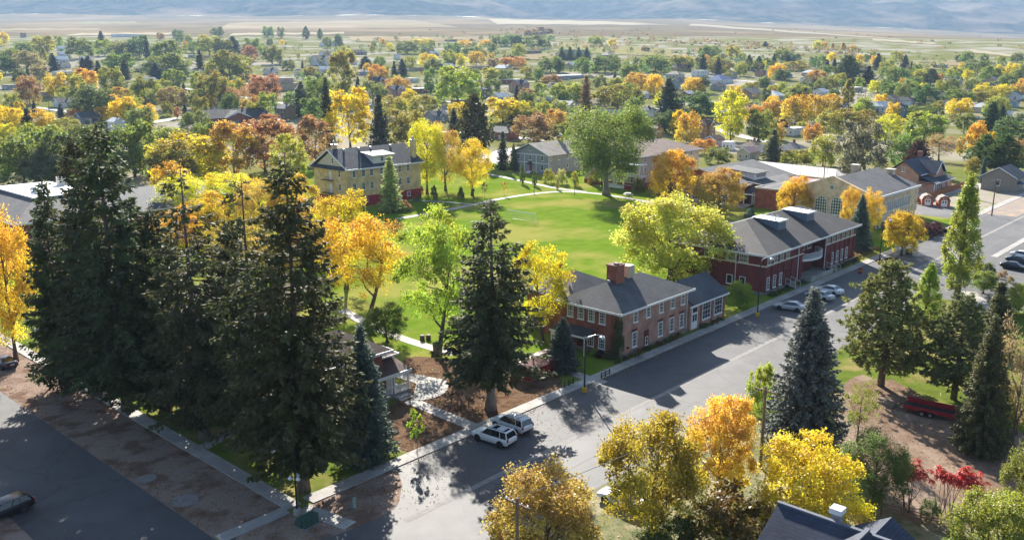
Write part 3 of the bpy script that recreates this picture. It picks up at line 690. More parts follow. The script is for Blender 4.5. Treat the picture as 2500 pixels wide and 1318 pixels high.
# ------------------------------------------------------------------ buildings
WINC = {}
def win_mesh(w, h, nx, ny, fm, sill=True, arch=False):
    k = (w, h, nx, ny, fm.name, sill, arch)
    if k in WINC: return WINC[k]
    t = min(.12, w * .12); m = MB(); a = w / 2
    if not arch:
        m.box(-a, -.08, 0, -a + t, .02, h).box(a - t, -.08, 0, a, .02, h).box(-a + t, -.08, h - t, a - t, .02, h).box(-a + t, -.08, 0, a - t, .02, t)
        if ny > 1: m.box(-a + t, -.065, h / 2 - .035, a - t, .015, h / 2 + .035)
        for i in range(1, nx): m.box(-a + w * i / nx - .02, -.055, t, -a + w * i / nx + .02, .012, h - t)
        for i in range(1, ny):
            if abs(i / ny - .5) > .01: m.box(-a + t, -.05, h * i / ny - .02, a - t, .01, h * i / ny + .02)
        p = MB().box(-a + t * .5, -.03, t * .5, a - t * .5, .005, h - t * .5)
    else:
        hs = h - a                                            # springing
        pts = [(a * math.cos(math.pi * i / 16), hs + a * math.sin(math.pi * i / 16)) for i in range(17)]
        p = MB().prism([(-a, 0), (a, 0)] + pts, 'y', -.04, .02)
        for i in range(16):
            (x0, z0), (x1, z1) = pts[i], pts[i + 1]; q = .90
            m.prism([(x0, z0), (x1, z1), (x1 * q, hs + (z1 - hs) * q), (x0 * q, hs + (z0 - hs) * q)], 'y', -.12, .02)
        m.box(-a, -.12, 0, -a * .9, .02, hs).box(a * .9, -.12, 0, a, .02, hs).box(-a * .9, -.12, 0, a * .9, .02, .12)
        for i in range(1, nx):
            x = -a + w * i / nx; m.box(x - .06, -.08, .12, x + .06, .01, hs + math.sqrt(max(.01, a * a * .92 - x * x)))
        for i in range(1, ny):
            z = h * i / ny; ww = a * .94 if z < hs else math.sqrt(max(.01, a * a * .88 - (z - hs) ** 2))
            m.box(-ww, -.075, z - .055, ww, .012, z + .055)
    if sill: m.box(-a - .08, -.16, -.1, a + .08, .02, -.005)
    WINC[k] = (m.mesh('window', fm), p.mesh('pane', glassM))
    return WINC[k]
RZ = {'-y': 0, '-x': -math.pi / 2, '+x': math.pi / 2, '+y': math.pi}
class Bld:
    def __init__(s, name, x, y, label, cat='building', group=None, z=0.0, rz=0.0):
        s.o = Vector((x, y, z)); s.root = empty(name, s.o, rz); s.local = bool(rz); tag(s.root, label, cat, group)
    def mb(s, name, m, mat, parent=None, smooth=False, label=None):
        o = m.build(name, mat, parent or s.root, smooth)
        if parent is None: o.location = -s.o if not s.local else (0, 0, 0)
        if label: o['label'] = label
        return o
    def win(s, face, u, wall, z0, w, h, nx=2, ny=4, fm=None, sill=True, arch=False, name='window'):
        a, b = win_mesh(round(w, 2), round(h, 2), nx, ny, fm or whiteM, sill, arch)
        loc = Vector((u, wall, z0)) if face[1] == 'y' else Vector((wall, u, z0))
        if not s.local: loc = loc - s.o
        o = put(name, a, s.root, loc, RZ[face]); put('pane', b, o); return o
def hip(x0, y0, x1, y1, ze, zr, rx0, rx1, ry0, ry1=None):
    ry1 = ry1 if ry1 is not None else ry0
    e = [(x0, y0, ze), (x1, y0, ze), (x1, y1, ze), (x0, y1, ze)]; m = MB()
    if ry1 == ry0:
        a, b = (rx0, ry0, zr), (rx1, ry0, zr)
        m.poly([e[0], e[1], b, a]).poly([e[1], e[2], b]).poly([e[2], e[3], a, b]).poly([e[3], e[0], a])
    else:
        r_ = [(rx0, ry0, zr), (rx1, ry0, zr), (rx1, ry1, zr), (rx0, ry1, zr)]
        for i in range(4): m.poly([e[i], e[(i + 1) % 4], r_[(i + 1) % 4], r_[i]])
        m.poly(r_)
    m.poly(e[::-1]); return m
def gable(axis, a0, a1, u0, u1, ze, zr, um=None, th=.16, zer=None):
    um = um if um is not None else (u0 + u1) / 2; z1 = zer if zer is not None else ze
    return MB().prism([(u0, ze), (um, zr), (u1, z1), (u1, z1 - th), (um, zr - th * 1.2), (u0, ze - th)], 'x' if axis == 'x' else 'y', a0, a1)
def fascia(x0, y0, x1, y1, z, h=.26, t=.05):
    return MB().box(x0 - t, y0 - t, z - h, x1 + t, y0 - .002, z + .03).box(x0 - t, y1 + .002, z - h, x1 + t, y1 + t, z + .03).box(x0 - t, y0, z - h, x0 - .002, y1, z + .03).box(x1 + .002, y0, z - h, x1 + t, y1, z + .03)
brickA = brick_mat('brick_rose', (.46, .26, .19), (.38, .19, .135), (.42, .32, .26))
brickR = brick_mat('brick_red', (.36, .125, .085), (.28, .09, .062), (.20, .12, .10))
brickB = brick_mat('brick_maroon', (.20, .045, .045), (.165, .035, .036), (.16, .07, .065))
brickY = brick_mat('brick_buff', (.74, .54, .25), (.66, .47, .21), (.66, .53, .32))
brickC = brick_mat('brick_cream', (.80, .60, .40), (.71, .53, .345), (.72, .57, .42))
shGrey = shingle_mat('shingle_grey', (.085, .085, .092), (.112, .11, .118))
shDark = shingle_mat('shingle_slate', (.058, .066, .082), (.078, .086, .105))
shCharcoal = shingle_mat('shingle_charcoal', (.05, .048, .05), (.066, .064, .065))
shBrown = shingle_mat('shingle_brown', (.14, .085, .068), (.18, .11, .09))
shTan = shingle_mat('shingle_tan', (.21, .185, .155), (.25, .22, .185))
shNavy = shingle_mat('shingle_navy', (.035, .045, .075), (.05, .062, .095), .3)
stoneM = M('foundation_stone', (.27, .21, .17), (.20, .16, .13), scale=2, bump=.5, bscale=6)
redM = M('red_paint', (.34, .025, .03), (.28, .02, .024), scale=1.5, rough=.7)
steelM = M('galvanised', (.45, .46, .47), (.36, .37, .38), scale=3, rough=.4, metal=.6)
# ---- A: brick hall by the street
b = Bld('brick_hall', 89.8, 63.4, 'two-storey brick hall with grey hip roof and tall brick chimney beside the street', 'building')
A_ = b
b.mb('wall', MB().box(89.8, 63.4, .5, 106.4, 72.8, 6.2), brickA)
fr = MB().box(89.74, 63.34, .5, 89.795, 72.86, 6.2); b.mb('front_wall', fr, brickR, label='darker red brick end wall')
b.mb('foundation', MB().box(89.6, 63.2, -.2, 106.6, 73, .5), stoneM)
roof = b.mb('roof', hip(89.15, 62.7, 107.1, 73.5, 6.34, 8.95, 93.4, 101.2, 68.1), shGrey)
b.mb('wing_roof', hip(91.5, 72.2, 103, 82.0, 5.9, 8.5, 96.6, 97.4, 77), shGrey)
b.mb('rear_wing', MB().box(92.2, 72.9, 0, 102.4, 81.4, 5.8), brickR)
b.mb('fascia', fascia(89.15, 62.7, 107.1, 73.5, 6.34), whiteM)
ch = b.mb('chimney', MB().box(94.3, 67.3, 8.0, 96.1, 68.9, 10.9).box(94.2, 67.2, 10.9, 96.2, 69.0, 11.1), brickR)
b.mb('chimney_cap', MB().box(94.6, 67.5, 11.1, 95.2, 68.0, 11.35).box(95.4, 67.5, 11.1, 95.9, 68.6, 11.2), stoneM, ch)
b.mb('cooler', MB().box(97.3, 67.4, 8.9, 98.7, 68.8, 10.5), M('cooler_tan', (.48, .42, .33), (.40, .35, .27), scale=12, stretch=(1, 1, 0.05), rough=.6), None)
b.mb('cooler_stand', MB().box(97.5, 67.6, 8.3, 98.5, 68.6, 8.9), steelM)
b.mb('roof_vent', MB().lathe([(.18, 0), (.18, .4), (.26, .42), (.2, .6)], (93.6, 68.0, 8.6), 8), steelM)
b.mb('roof_vent', MB().lathe([(.2, 0), (.2, .35), (.28, .37), (.2, .55)], (95.0, 76.5, 8.1), 8), steelM)
for x in (93.4, 96.35, 99.5, 102.35, 105.0): b.win('-y', x, 63.4, 4.3, 1.05, 1.8, 3, 4)
for x in (93.3, 99.45, 102.3, 104.85):
    b.win('-y', x, 63.4, .95, 1.1, 2.05, 3, 4); b.mb('lintel', MB().box(x - .65, 63.375, 3.08, x + .65, 63.42, 3.4), brickB)
b.mb('bricked_opening', MB().box(95.55, 63.375, .5, 96.7, 63.42, 2.6), brickB); b.win('-y', 96.1, 63.37, .52, .6, 1.2, 1, 2)
for y in (71.4, 69.6, 67.85, 66.05): b.win('-x', y, 89.74, 4.3, 1.05, 1.65, 3, 4)
for y in (67.9, 66.05): b.win('-x', y, 89.74, .9, 1.1, 1.6, 3, 4)
for y in (64.75, 67.0, 68.7, 70.5, 72.4): b.mb('pilaster', MB().box(89.66, y - .22, .5, 89.73, y + .22, 6.05), brickR)
b.mb('downspout', MB().tube([(106.3, 63.3, 6.1), (106.1, 63.3, 5.7), (106.1, 63.3, .2)], .06, 6), whiteM)
b.mb('downspout', MB().tube([(89.7, 63.2, 6.1), (89.72, 63.28, 5.6), (89.72, 63.28, .2)], .06, 6), whiteM)
cp = b.mb('porch_canopy', MB().prism([(67.3, 2.55), (73.2, 2.55), (73.2, 2.7), (67.3, 2.7)], 'x', 87.7, 87.75).poly([(87.7, 67.2, 2.62), (89.7, 67.2, 3.3), (89.7, 73.3, 3.3), (87.7, 73.3, 2.62)]).poly([(87.7, 67.2, 2.5), (89.7, 67.2, 3.16), (89.7, 73.3, 3.16), (87.7, 73.3, 2.5)]), shDark)
b.mb('canopy_trim', MB().box(87.62, 67.15, 2.42, 87.69, 73.35, 2.66).box(87.7, 67.12, 2.42, 89.0, 67.17, 2.72), whiteM, cp)
for y in (67.4, 69.6, 73.0): b.mb('porch_post', MB().box(87.72, y, 0, 87.84, y + .12, 2.5), whiteM)
sg = b.mb('sign', MB().box(87.72, 69.75, 1.35, 87.78, 72.95, 2.42), M('sign_board', (.72, .72, .68), (.66, .66, .62), scale=2, rough=.6), label='white sign board lettered to Academy')
for txt, zz, sz in (('to', 1.98, .42), ('Academy', 1.5, .42)):
    cu = bpy.data.curves.new('lettering', 'FONT'); cu.body = txt; cu.size = sz; cu.extrude = .006; cu.align_x = 'CENTER'; cu.materials.append(M('sign_ink', (.06, .06, .06), (.05, .05, .05)))
    to = bpy.data.objects.new('lettering', cu); col.objects.link(to); bpy.context.view_layer.update()
    me = bpy.data.meshes.new_from_object(to.evaluated_get(bpy.context.evaluated_depsgraph_get())); bpy.data.objects.remove(to)
    o = put('lettering', me, sg, (87.705, 70.75, zz)); o.rotation_euler = (R(90), 0, R(-90))
d_ = b.mb('door', MB().box(89.68, 69.0, .3, 89.735, 70.1, 2.4), M('door_maroon', (.12, .03, .03), (.1, .025, .025))); b.mb('pane', MB().box(89.66, 69.25, 1.1, 89.69, 69.85, 2.2), glassM, d_)
b.mb('wall_vent', MB().box(91.6, 63.3, 1.0, 92.0, 63.42, 1.3), blackM)
# lower wing
b.mb('annex_wall', MB().box(106.41, 62.95, 0, 116.2, 70.2, 3.9).prism([(62.95, 3.9), (66.6, 6.3), (70.2, 3.9)], 'x', 106.42, 116.15), brickA)
b.mb('annex_roof', gable('x', 106.44, 116.6, 62.5, 70.7, 4.0, 6.55, 66.6), shDark)
b.mb('annex_fascia', MB().box(105.6, 62.43, 3.72, 116.65, 62.49, 3.96), whiteM)
for x in (110.9, 114.3): b.win('-y', x, 62.95, 1.05, 2.3, 2.75, 3, 4)
d_ = b.mb('door', MB().box(106.8, 62.88, .25, 108.4, 62.96, 3.65), whiteM, label='white panelled double door')
b.mb('pane', MB().box(107.0, 62.85, 2.7, 108.2, 62.89, 3.4).box(107.05, 62.85, 1.4, 107.5, 62.89, 2.4).box(107.7, 62.85, 1.4, 108.15, 62.89, 2.4), glassM, d_)
for x in (109.4, 112.5, 116.0): b.mb('pilaster', MB().box(x - .2, 62.88, 0, x + .2, 62.955, 3.7), brickR)
# ---- B: long maroon brick hall
b = Bld('maroon_hall', 132.3, 64.6, 'long maroon brick hall with charcoal hip roof, curved white balcony and two blue roof dormers', 'building')
b.mb('wall', MB().box(132.3, 64.6, 0, 146.3, 82.3, 6.7).box(155.7, 64.6, 0, 169.4, 82.3, 6.7).box(146.31, 66.9, 0, 155.69, 82.29, 6.69), brickB)
b.mb('foundation', MB().box(132.1, 64.4, -.2, 146.4, 82.4, .45), concD); b.mb('foundation', MB().box(155.6, 64.4, -.2, 169.6, 82.4, .45), concD)
b.mb('roof', hip(131.5, 63.8, 170.2, 83.1, 6.85, 10.35, 141.6, 163.5, 73.45), shCharcoal)
b.mb('fascia', fascia(131.5, 63.8, 170.2, 83.1, 6.85, .3), whiteM)
b.mb('string_course', MB().box(132.18, 64.5, 4.72, 146.4, 64.6, 4.92), creamM); b.mb('string_course', MB().box(155.6, 64.5, 4.72, 169.5, 64.6, 4.92), creamM); b.mb('string_course', MB().box(132.2, 64.61, 4.72, 132.299, 82.3, 4.92), creamM)
for x in (133.45, 135.85, 138.05, 140.3): b.win('-y', x, 64.6, 4.98, 1.25, 1.35, 3, 3, creamM)
for x in (156.9, 159.1, 161.3, 163.45, 165.5, 167.7): b.win('-y', x, 64.6, 4.98, 1.25, 1.35, 3, 3, creamM)
for x in (133.5, 135.8, 138.0): b.win('-y', x, 64.6, .75, 1.0, 2.1, 2, 4)
for x in (159.0, 161.35, 163.4, 165.65): b.win('-y', x, 64.6, .85, 1.1, 2.1, 2, 4)
for x in (140.5, 157.3):
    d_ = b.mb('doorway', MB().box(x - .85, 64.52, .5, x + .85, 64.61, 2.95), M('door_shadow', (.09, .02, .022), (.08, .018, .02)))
    b.mb('door', MB().box(x - .6, 64.49, .5, x + .6, 64.53, 2.7), M('door_maroon', (.12, .03, .03), (.1, .025, .025)), d_)
for x in (134.65, 136.95, 139.15, 142.2, 145.2, 156.2, 158.2, 160.2, 162.4, 164.5, 166.6, 168.9): b.mb('pilaster', MB().box(x - .28, 64.44, .45, x + .28, 64.605, 4.72), brickB)
for y in (70.9, 68.6, 75.2, 79): b.win('-x', y, 132.3, 5.0, 1.7, 1.35, 4, 3, creamM)
for y in (71.0, 68.6, 75.4): b.win('-x', y, 132.3, .95, 1.15, 1.6, 1, 1)
for x in (144.2, 155.4): b.mb('downspout', MB().tube([(x, 64.3, 6.6), (x, 64.42, 6.1), (x, 64.42, .6)], .07, 6), whiteM)
b.mb('downspout', MB().tube([(132.1, 69.9, 6.6), (132.15, 69.9, .5)], .07, 6), whiteM)
# curved balcony
arc = []; 
for i in range(15):
    t = math.pi * (i / 14); arc.append((151.0 - 4.65 * math.cos(t), 66.4 - 2.7 * math.sin(t)))
def ring(z0, z1, off, th):
    m = MB()
    for i in range(14):
        (xa, ya), (xb, yb) = arc[i], arc[i + 1]; ca = Vector((xa - 151.0, ya - 66.6)).normalized(); cb_ = Vector((xb - 151.0, yb - 66.6)).normalized()
        o0 = (xa + ca.x * off, ya + ca.y * off); o1 = (xb + cb_.x * off, yb + cb_.y * off); i0 = (xa + ca.x * (off - th), ya + ca.y * (off - th)); i1 = (xb + cb_.x * (off - th), yb + cb_.y * (off - th))
        m.poly([(*o0, z0), (*o1, z0), (*o1, z1), (*o0, z1)]).poly([(*i0, z0), (*i0, z1), (*i1, z1), (*i1, z0)]).poly([(*o0, z1), (*o1, z1), (*i1, z1), (*i0, z1)]).poly([(*o0, z0), (*i0, z0), (*i1, z0), (*o1, z0)])
    return m
bal = b.mb('balcony', ring(3.15, 3.55, 0, .25).poly([(x, y, 3.4) for x, y in arc]).poly([(x, y, 3.2) for x, y in arc][::-1]), whiteM)
b.mb('railing', ring(4.42, 4.5, 0, .08), whiteM, bal)
bp_ = MB()
for i in range(29):
    t = math.pi * i / 28; x, y = 151.0 - 4.6 * math.cos(t), 66.4 - 2.65 * math.sin(t); bp_.box(x - .035, y - .035, 3.5, x + .035, y + .035, 4.43)
b.mb('baluster', bp_, whiteM, bal)
for x in (148.2, 151, 153.8): b.win('-y', x, 66.9, 4.3, 1.6, 2.1, 3, 3, creamM)
b.win('-y', 148.3, 66.9, .9, 2.0, 2.2, 3, 4)
b.mb('terrace', MB().box(146.35, 62.8, 0, 155.65, 66.88, .12).box(145.9, 62.6, 0, 155.3, 62.8, .85).box(145.9, 62.8, 0, 146.1, 64.3, .85), concM)
for x in (140.5, 157.3):
    st_ = MB()
    for i in range(4): st_.box(x - .9, 62.5 + i * .42, 0, x + .9, 64.38, .15 + .15 * i)
    s_ = b.mb('steps', st_, concD)
    for q in (-.95, .95): b.mb('handrail', MB().tube([(x + q, 62.5, .1), (x + q, 62.5, .98), (x + q, 64.3, 1.65), (x + q, 64.3, .6)], .035, 6, False).tube([(x + q, 63.4, .3), (x + q, 63.4, 1.3)], .03, 6, False), whiteM, s_)
blueM = M('dormer_blue', (.13, .17, .235), (.11, .145, .205), scale=6, stretch=(1, 1, .05), rough=.5)
for x0, x1, pipes in ((144.4, 147.5, 6), (155.9, 159.2, 9)):
    y0 = 68.7
    dm = b.mb('dormer', MB().prism([(y0, 8.2), (y0, 10.2), (y0 + 4.9, 10.42), (y0 + 4.5, 10.1)], 'x', x0, x1), blueM)
    b.mb('dormer_roof', MB().poly([(x0 - .25, y0 - .3, 10.25), (x1 + .25, y0 - .3, 10.25), (x1 + .25, y0 + 5.0, 10.52), (x0 - .25, y0 + 5.0, 10.52)]).box(x0 - .26, y0 - .34, 10.08, x1 + .26, y0 - .27, 10.34), M('membrane_white', (.80, .80, .80), (.74, .74, .74), rough=.5), dm)
    for i in range(pipes):
        xx = x0 + .3 + (x1 - x0 - .6) * ((i * .37) % 1); yy = y0 + .7 + (i % 4) * .8
        b.mb('vent_pipe', MB().tube([(xx, yy, 10.2), (xx, yy, 11.0 if pipes == 6 else 10.7)], .09, 6), steelM, dm)
# ---- C: buff gymnasium
b = Bld('gymnasium', 201.5, 73, 'buff stone gymnasium with tall arched windows and grey gable roof', 'building')
b.mb('wall', MB().box(201.5, 73, 1.2, 229.5, 93.4, 7.4).prism([(73, 7.4), (83.2, 11.2), (93.4, 7.4)], 'x', 201.505, 202.2).prism([(73, 7.4), (83.2, 10.9), (93.4, 7.4)], 'x', 228.8, 229.49), brickC)
b.mb('basement', MB().box(201.7, 73.2, -.2, 229.3, 93.2, 1.2), M('basement_brick', (.12, .085, .07), (.16, .11, .09), scale=3))
b.mb('roof', gable('x', 202.3, 229.2, 72.5, 93.9, 7.55, 11.15, 83.2), shGrey)
b.mb('coping', MB().prism([(72.6, 7.5), (83.2, 11.6), (93.8, 7.5), (93.8, 7.15), (83.2, 11.2), (72.6, 7.15)], 'x', 201.3, 202.25), brickC)
b.mb('eave_trim', MB().box(202.3, 72.3, 7.2, 229.6, 72.49, 7.65), whiteM)
for y in (85.5, 81.7): 
    b.win('-x', y, 201.5, 2.6, 3.0, 4.1, 5, 6, whiteM, False, True, name='arched_window')
    m_ = MB()
    for i in range(16):
        t0, t1 = math.pi * i / 16, math.pi * (i + 1) / 16
        for r0, r1 in ((1.6, 1.95),):
            m_.prism([(y + r0 * math.cos(t0), 5.2 + r0 * math.sin(t0)), (y + r1 * math.cos(t0), 5.2 + r1 * math.sin(t0)), (y + r1 * math.cos(t1), 5.2 + r1 * math.sin(t1)), (y + r0 * math.cos(t1), 5.2 + r0 * math.sin(t1))], 'x', 201.38, 201.52)
    b.mb('arch_surround', m_.box(201.36, y - .15, 6.75, 201.5, y + .15, 7.3), brickC)
d_ = b.mb('entrance_door', MB().box(201.36, 80.7, .9, 201.49, 82.7, 2.7), whiteM); b.mb('pane', MB().box(201.33, 80.9, 1.3, 201.37, 81.55, 2.4).box(201.33, 81.85, 1.3, 201.37, 82.5, 2.4), glassM, d_)
rw = MB()
for i in range(20):
    t0, t1 = 2 * math.pi * i / 20, 2 * math.pi * (i + 1) / 20
    rw.prism([(83.2 + .45 * math.cos(t0), 8.9 + .45 * math.sin(t0)), (83.2 + .75 * math.cos(t0), 8.9 + .75 * math.sin(t0)), (83.2 + .75 * math.cos(t1), 8.9 + .75 * math.sin(t1)), (83.2 + .45 * math.cos(t1), 8.9 + .45 * math.sin(t1))], 'x', 201.38, 201.52)
rw.box(201.4, 83.15, 8.45, 201.5, 83.25, 9.35).box(201.41, 82.75, 8.85, 201.49, 83.65, 8.95)
w_ = b.mb('round_window', rw, creamM); b.mb('pane', MB().prism([(83.2 + .46 * math.cos(i * .4), 8.9 + .46 * math.sin(i * .4)) for i in range(16)], 'x', 201.45, 201.515), glassM, w_)
for xc in (210.6, 216.0, 221.3):
    for i in (-1.5, -.5, .5, 1.5): b.win('-y', xc + i * 1.15, 73, 3.3, .95, 2.4, 2, 3)
for x in (207.9, 213.3, 218.7, 224.1):
    m_ = MB()
    for k in range(14): m_.box(x - (.3 if k % 2 else .22), 72.9, 1.25 + k * .44, x + (.3 if k % 2 else .22), 73.0, 1.25 + k * .44 + .41)
    b.mb('quoin', m_, brickC)
for x in (202.0, 229.1):
    m_ = MB()
    for k in range(14): m_.box(x - (.5 if k % 2 else .35), 72.88, 1.25 + k * .44, x + (.4 if k % 2 else .3), 73.0, 1.25 + k * .44 + .41)
    b.mb('quoin', m_, brickC)
for x in (204, 206, 214, 216, 226, 228): b.win('-y', x, 73.2, .1, .9, .95, 2, 2)
for x, y, zt in ((228.3, 88.6, 11.3), (228.3, 79.6, 10.9)):
    c_ = b.mb('chimney', MB().box(x - .8, y - .8, 7.4, x + .8, y + .8, zt), brickC); b.mb('chimney_cap', MB().box(x - 1.0, y - 1.0, zt, x + 1.0, y + 1.0, zt + .22), creamM, c_)
# ---- D: yellow dormitory
b = Bld('yellow_dormitory', 140, 186.1, 'three-storey yellow brick dormitory with dark gable roof and white dormer', 'building')
b.mb('wall', MB().box(140, 186.1, 2.6, 165.5, 200.6, 9.9).prism([(186.1, 9.9), (193.35, 14.3), (200.6, 9.9)], 'x', 140.3, 165.2).box(140, 186.1, 9.9, 140.3, 200.6, 9.95), brickY)
b.mb('gable_wall', MB().prism([(186.6, 10.05), (193.35, 14.2), (200.1, 10.05)], 'x', 140.15, 140.29), M('cream_siding', (.62, .57, .42), (.56, .51, .37), scale=1))
b.mb('basement', MB().box(139.95, 186.05, -.3, 165.55, 200.65, 2.6), redM, label='red painted basement storey')
b.mb('roof', gable('x', 139.4, 166.2, 185.3, 201.4, 10.05, 14.75, 193.35), shDark)
b.mb('skirt_roof', MB().poly([(138.9, 185.3, 9.9), (138.9, 201.4, 9.9), (140.1, 200.9, 10.6), (140.1, 185.8, 10.6)]).poly([(138.9, 185.3, 9.78), (140.1, 185.3, 9.78), (140.1, 201.4, 9.78), (138.9, 201.4, 9.78)]), shDark)
b.mb('fascia', MB().box(138.9, 185.22, 9.72, 166.25, 185.29, 10.08), whiteM)
b.mb('rake_trim', MB().prism([(185.3, 10.1), (193.35, 14.85), (201.4, 10.1), (201.4, 9.8), (193.35, 14.5), (185.3, 9.8)], 'x', 139.3, 139.39), whiteM)
for x in (142.3, 145.4, 148.1, 151.5, 157.9, 160.9): b.win('-y', x, 186.1, 7.75, 1.15, 1.85, 2, 4)
for x in (142.3, 145.3, 148.1, 157.9, 160.9): b.win('-y', x, 186.1, 4.3, 1.2, 2.0, 2, 4)
b.win('-y', 152.6, 186.1, 5.9, 1.3, 1.8, 2, 3)
for x in (142.5, 146, 160.9): b.win('-y', x, 186.05, .9, 1.2, 1.3, 2, 2)
d_ = b.mb('entrance_door', MB().box(151.6, 185.95, .1, 153.6, 186.04, 3.0), whiteM); b.mb('pane', MB().box(152.0, 185.92, 1.2, 152.4, 185.96, 2.6).box(152.8, 185.92, 1.2, 153.2, 185.96, 2.6), glassM, d_)
b.mb('side_door', MB().box(157.4, 185.98, 0, 158.2, 186.04, 2.1), whiteM)
b.win('-x', 192.2, 140.15, 11.2, .9, 1.4, 1, 2)
for z in (4.3, 7.75):
    b.win('-x', 189.2, 140, z, 1.1, 1.8, 1, 2); d_ = b.mb('balcony_door', MB().box(139.93, 192.6, z - .9, 139.99, 193.6, z + 1.5), whiteM)
    b.mb('fire_escape', MB().box(138.6, 191.6, z - 1.05, 139.94, 196, z - .95).tube([(138.6, 191.6, z), (138.6, 196, z)], .03, 5), blackM)
dm = b.mb('dormer', MB().prism([(186.6, 10.5), (186.6, 13.0), (192.2, 13.35)], 'x', 149.2, 155.9), M('dormer_cream', (.66, .64, .58), (.6, .58, .52)))
b.mb('dormer_roof', MB().poly([(148.6, 185.9, 12.95), (156.5, 185.9, 12.95), (156.5, 192.6, 13.75), (148.6, 192.6, 13.75)]).box(148.6, 185.85, 12.75, 156.5, 185.92, 13.0), M('cream_roof', (.62, .6, .52), (.58, .56, .48)), dm)
for x in (152.2, 154.0): b.win('-y', x, 186.58, 11.2, 1.2, 1.3, 2, 2)
for x, y, z in ((164.4, 187.8, 15.9), (143.2, 195.5, 15.6)):
    c_ = b.mb('chimney', MB().box(x - .6, y - .6, 10.6, x + .6, y + .6, z), brickY); b.mb('chimney_cap', MB().box(x - .75, y - .75, z, x + .75, y + .75, z + .2).lathe([(.3, .2), (.3, .9), (.4, .95), (.1, 1.2)], (x, y, z), 8), steelM, c_)
for x in (144, 149, 153, 160): b.mb('roof_vent', MB().box(x - .2, 192.1, 14.0, x + .2, 192.5, 14.75), steelM)
# ---- E: grey house with white trim
b = Bld('grey_house', 228, 191.7, 'grey two-storey clapboard house with white corner boards and red door', 'house')
sidingG = M('siding_grey', (.30, .31, .33), (.27, .28, .30), scale=.5, rough=.8)
b.mb('wall', MB().box(228, 191.7, 0, 250, 208.3, 6.3).prism([(191.7, 6.3), (200, 9.6), (208.3, 6.3)], 'x', 228.1, 249.9), sidingG)
b.mb('roof', gable('x', 227.2, 250.6, 190.9, 209.1, 6.35, 10.0, 200), shTan)
tr_ = MB()
for y in (191.75, 197.3, 202.6, 208.1): tr_.box(227.93, y - .12, 0, 227.995, y + .12, 6.3)
for z in (3.5, 6.3): tr_.box(227.91, 191.6, z - .13, 227.99, 208.4, z + .13)
b.mb('trim', tr_, whiteM); b.mb('rake_trim', MB().prism([(190.9, 6.4), (200, 10.1), (209.1, 6.4), (209.1, 6.15), (200, 9.8), (190.9, 6.15)], 'x', 227.1, 227.19), whiteM)
for y in (205.3, 200, 194.6): b.win('-x', y, 228, 4.4, 1.3, 1.7, 1, 2)
for y in (205.3, 194.6): b.win('-x', y, 228, 1.2, 1.3, 1.8, 1, 2)
b.win('-x', 200, 228, 7.6, .9, .9, 1, 1)
b.mb('door', MB().box(227.93, 199.2, .6, 227.99, 200.3, 2.8), redM, label='red front door'); b.mb('door_hood', MB().prism([(198.6, 3.0), (200.9, 3.0), (199.75, 3.9)], 'x', 226.9, 227.9), shDark)
st_ = MB()
for i in range(4): st_.box(226.0 + i * .4, 198.8, 0, 227.9, 200.7, .15 * (i + 1))
b.mb('steps', st_, whiteM)
for x in (229, 233.3, 238, 243): b.win('-y', x, 191.7, 4.6, 1.0, 1.5, 1, 2); b.win('-y', x, 191.7, 1.5, 1.0, 1.5, 1, 2)
c_ = b.mb('chimney', MB().box(243.3, 199.3, 9.2, 244.9, 200.7, 11.6), brickR); b.mb('chimney_cap', MB().lathe([(.4, 0), (.4, .7), (.15, .9)], (244.1, 200, 11.6), 8), whiteM, c_)
# ---- F: cream dormitory with two-tier porch
b = Bld('porch_dormitory', 221, 151, 'cream dormitory with brown roof and two-tier white columned porch behind the elm', 'building')
b.mb('wall', MB().box(221, 151, 1.2, 256, 171, 9.4), M('cream_stucco', (.52, .45, .31), (.47, .40, .27), scale=.6))
b.mb('basement', MB().box(220.9, 150.9, -.2, 256.1, 171.1, 1.2), redM)
b.mb('roof', hip(220.2, 150.2, 256.9, 171.8, 9.5, 12.6, 230, 249, 161), shBrown); b.mb('fascia', fascia(220.2, 150.2, 256.9, 171.8, 9.5), whiteM)
for x in (225, 229, 233, 237.5, 241, 244.4, 247.6, 251): b.win('-y', x, 151, 7.6, 1.0, 1.4, 1, 2); b.win('-y', x, 151, 4.4, 1.0, 1.5, 1, 2)
for y in (153, 156.5): b.win('-x', y, 221, 4.6, 1.1, 1.7, 1, 2); b.win('-x', y, 221, 1.6, 1.1, 1.8, 1, 2)
po = b.mb('porch', MB().box(217.2, 147.6, 3.9, 221, 161, 4.2).box(217.2, 147.6, 7.3, 221, 161, 7.6).box(217.4, 147.8, 0, 221, 161, .8), whiteM)
b.mb('porch_base', MB().box(217.1, 147.5, 0, 217.35, 153, 1.1).box(217.1, 147.5, 0, 221, 147.75, 1.1), redM)
for x, y in ((217.5, 147.9), (217.5, 149.2), (217.5, 153.5), (217.5, 157), (217.5, 160.7), (219.3, 147.9)): b.mb('column', MB().box(x - .16, y - .16, .8, x + .16, y + .16, 3.9).box(x - .13, y - .13, 4.2, x + .13, y + .13, 7.3), whiteM, po)
b.mb('railing', MB().box(217.3, 147.8, 5.1, 217.38, 160.9, 5.18).box(217.3, 147.8, 4.5, 217.36, 160.9, 5.05), creamM, po)
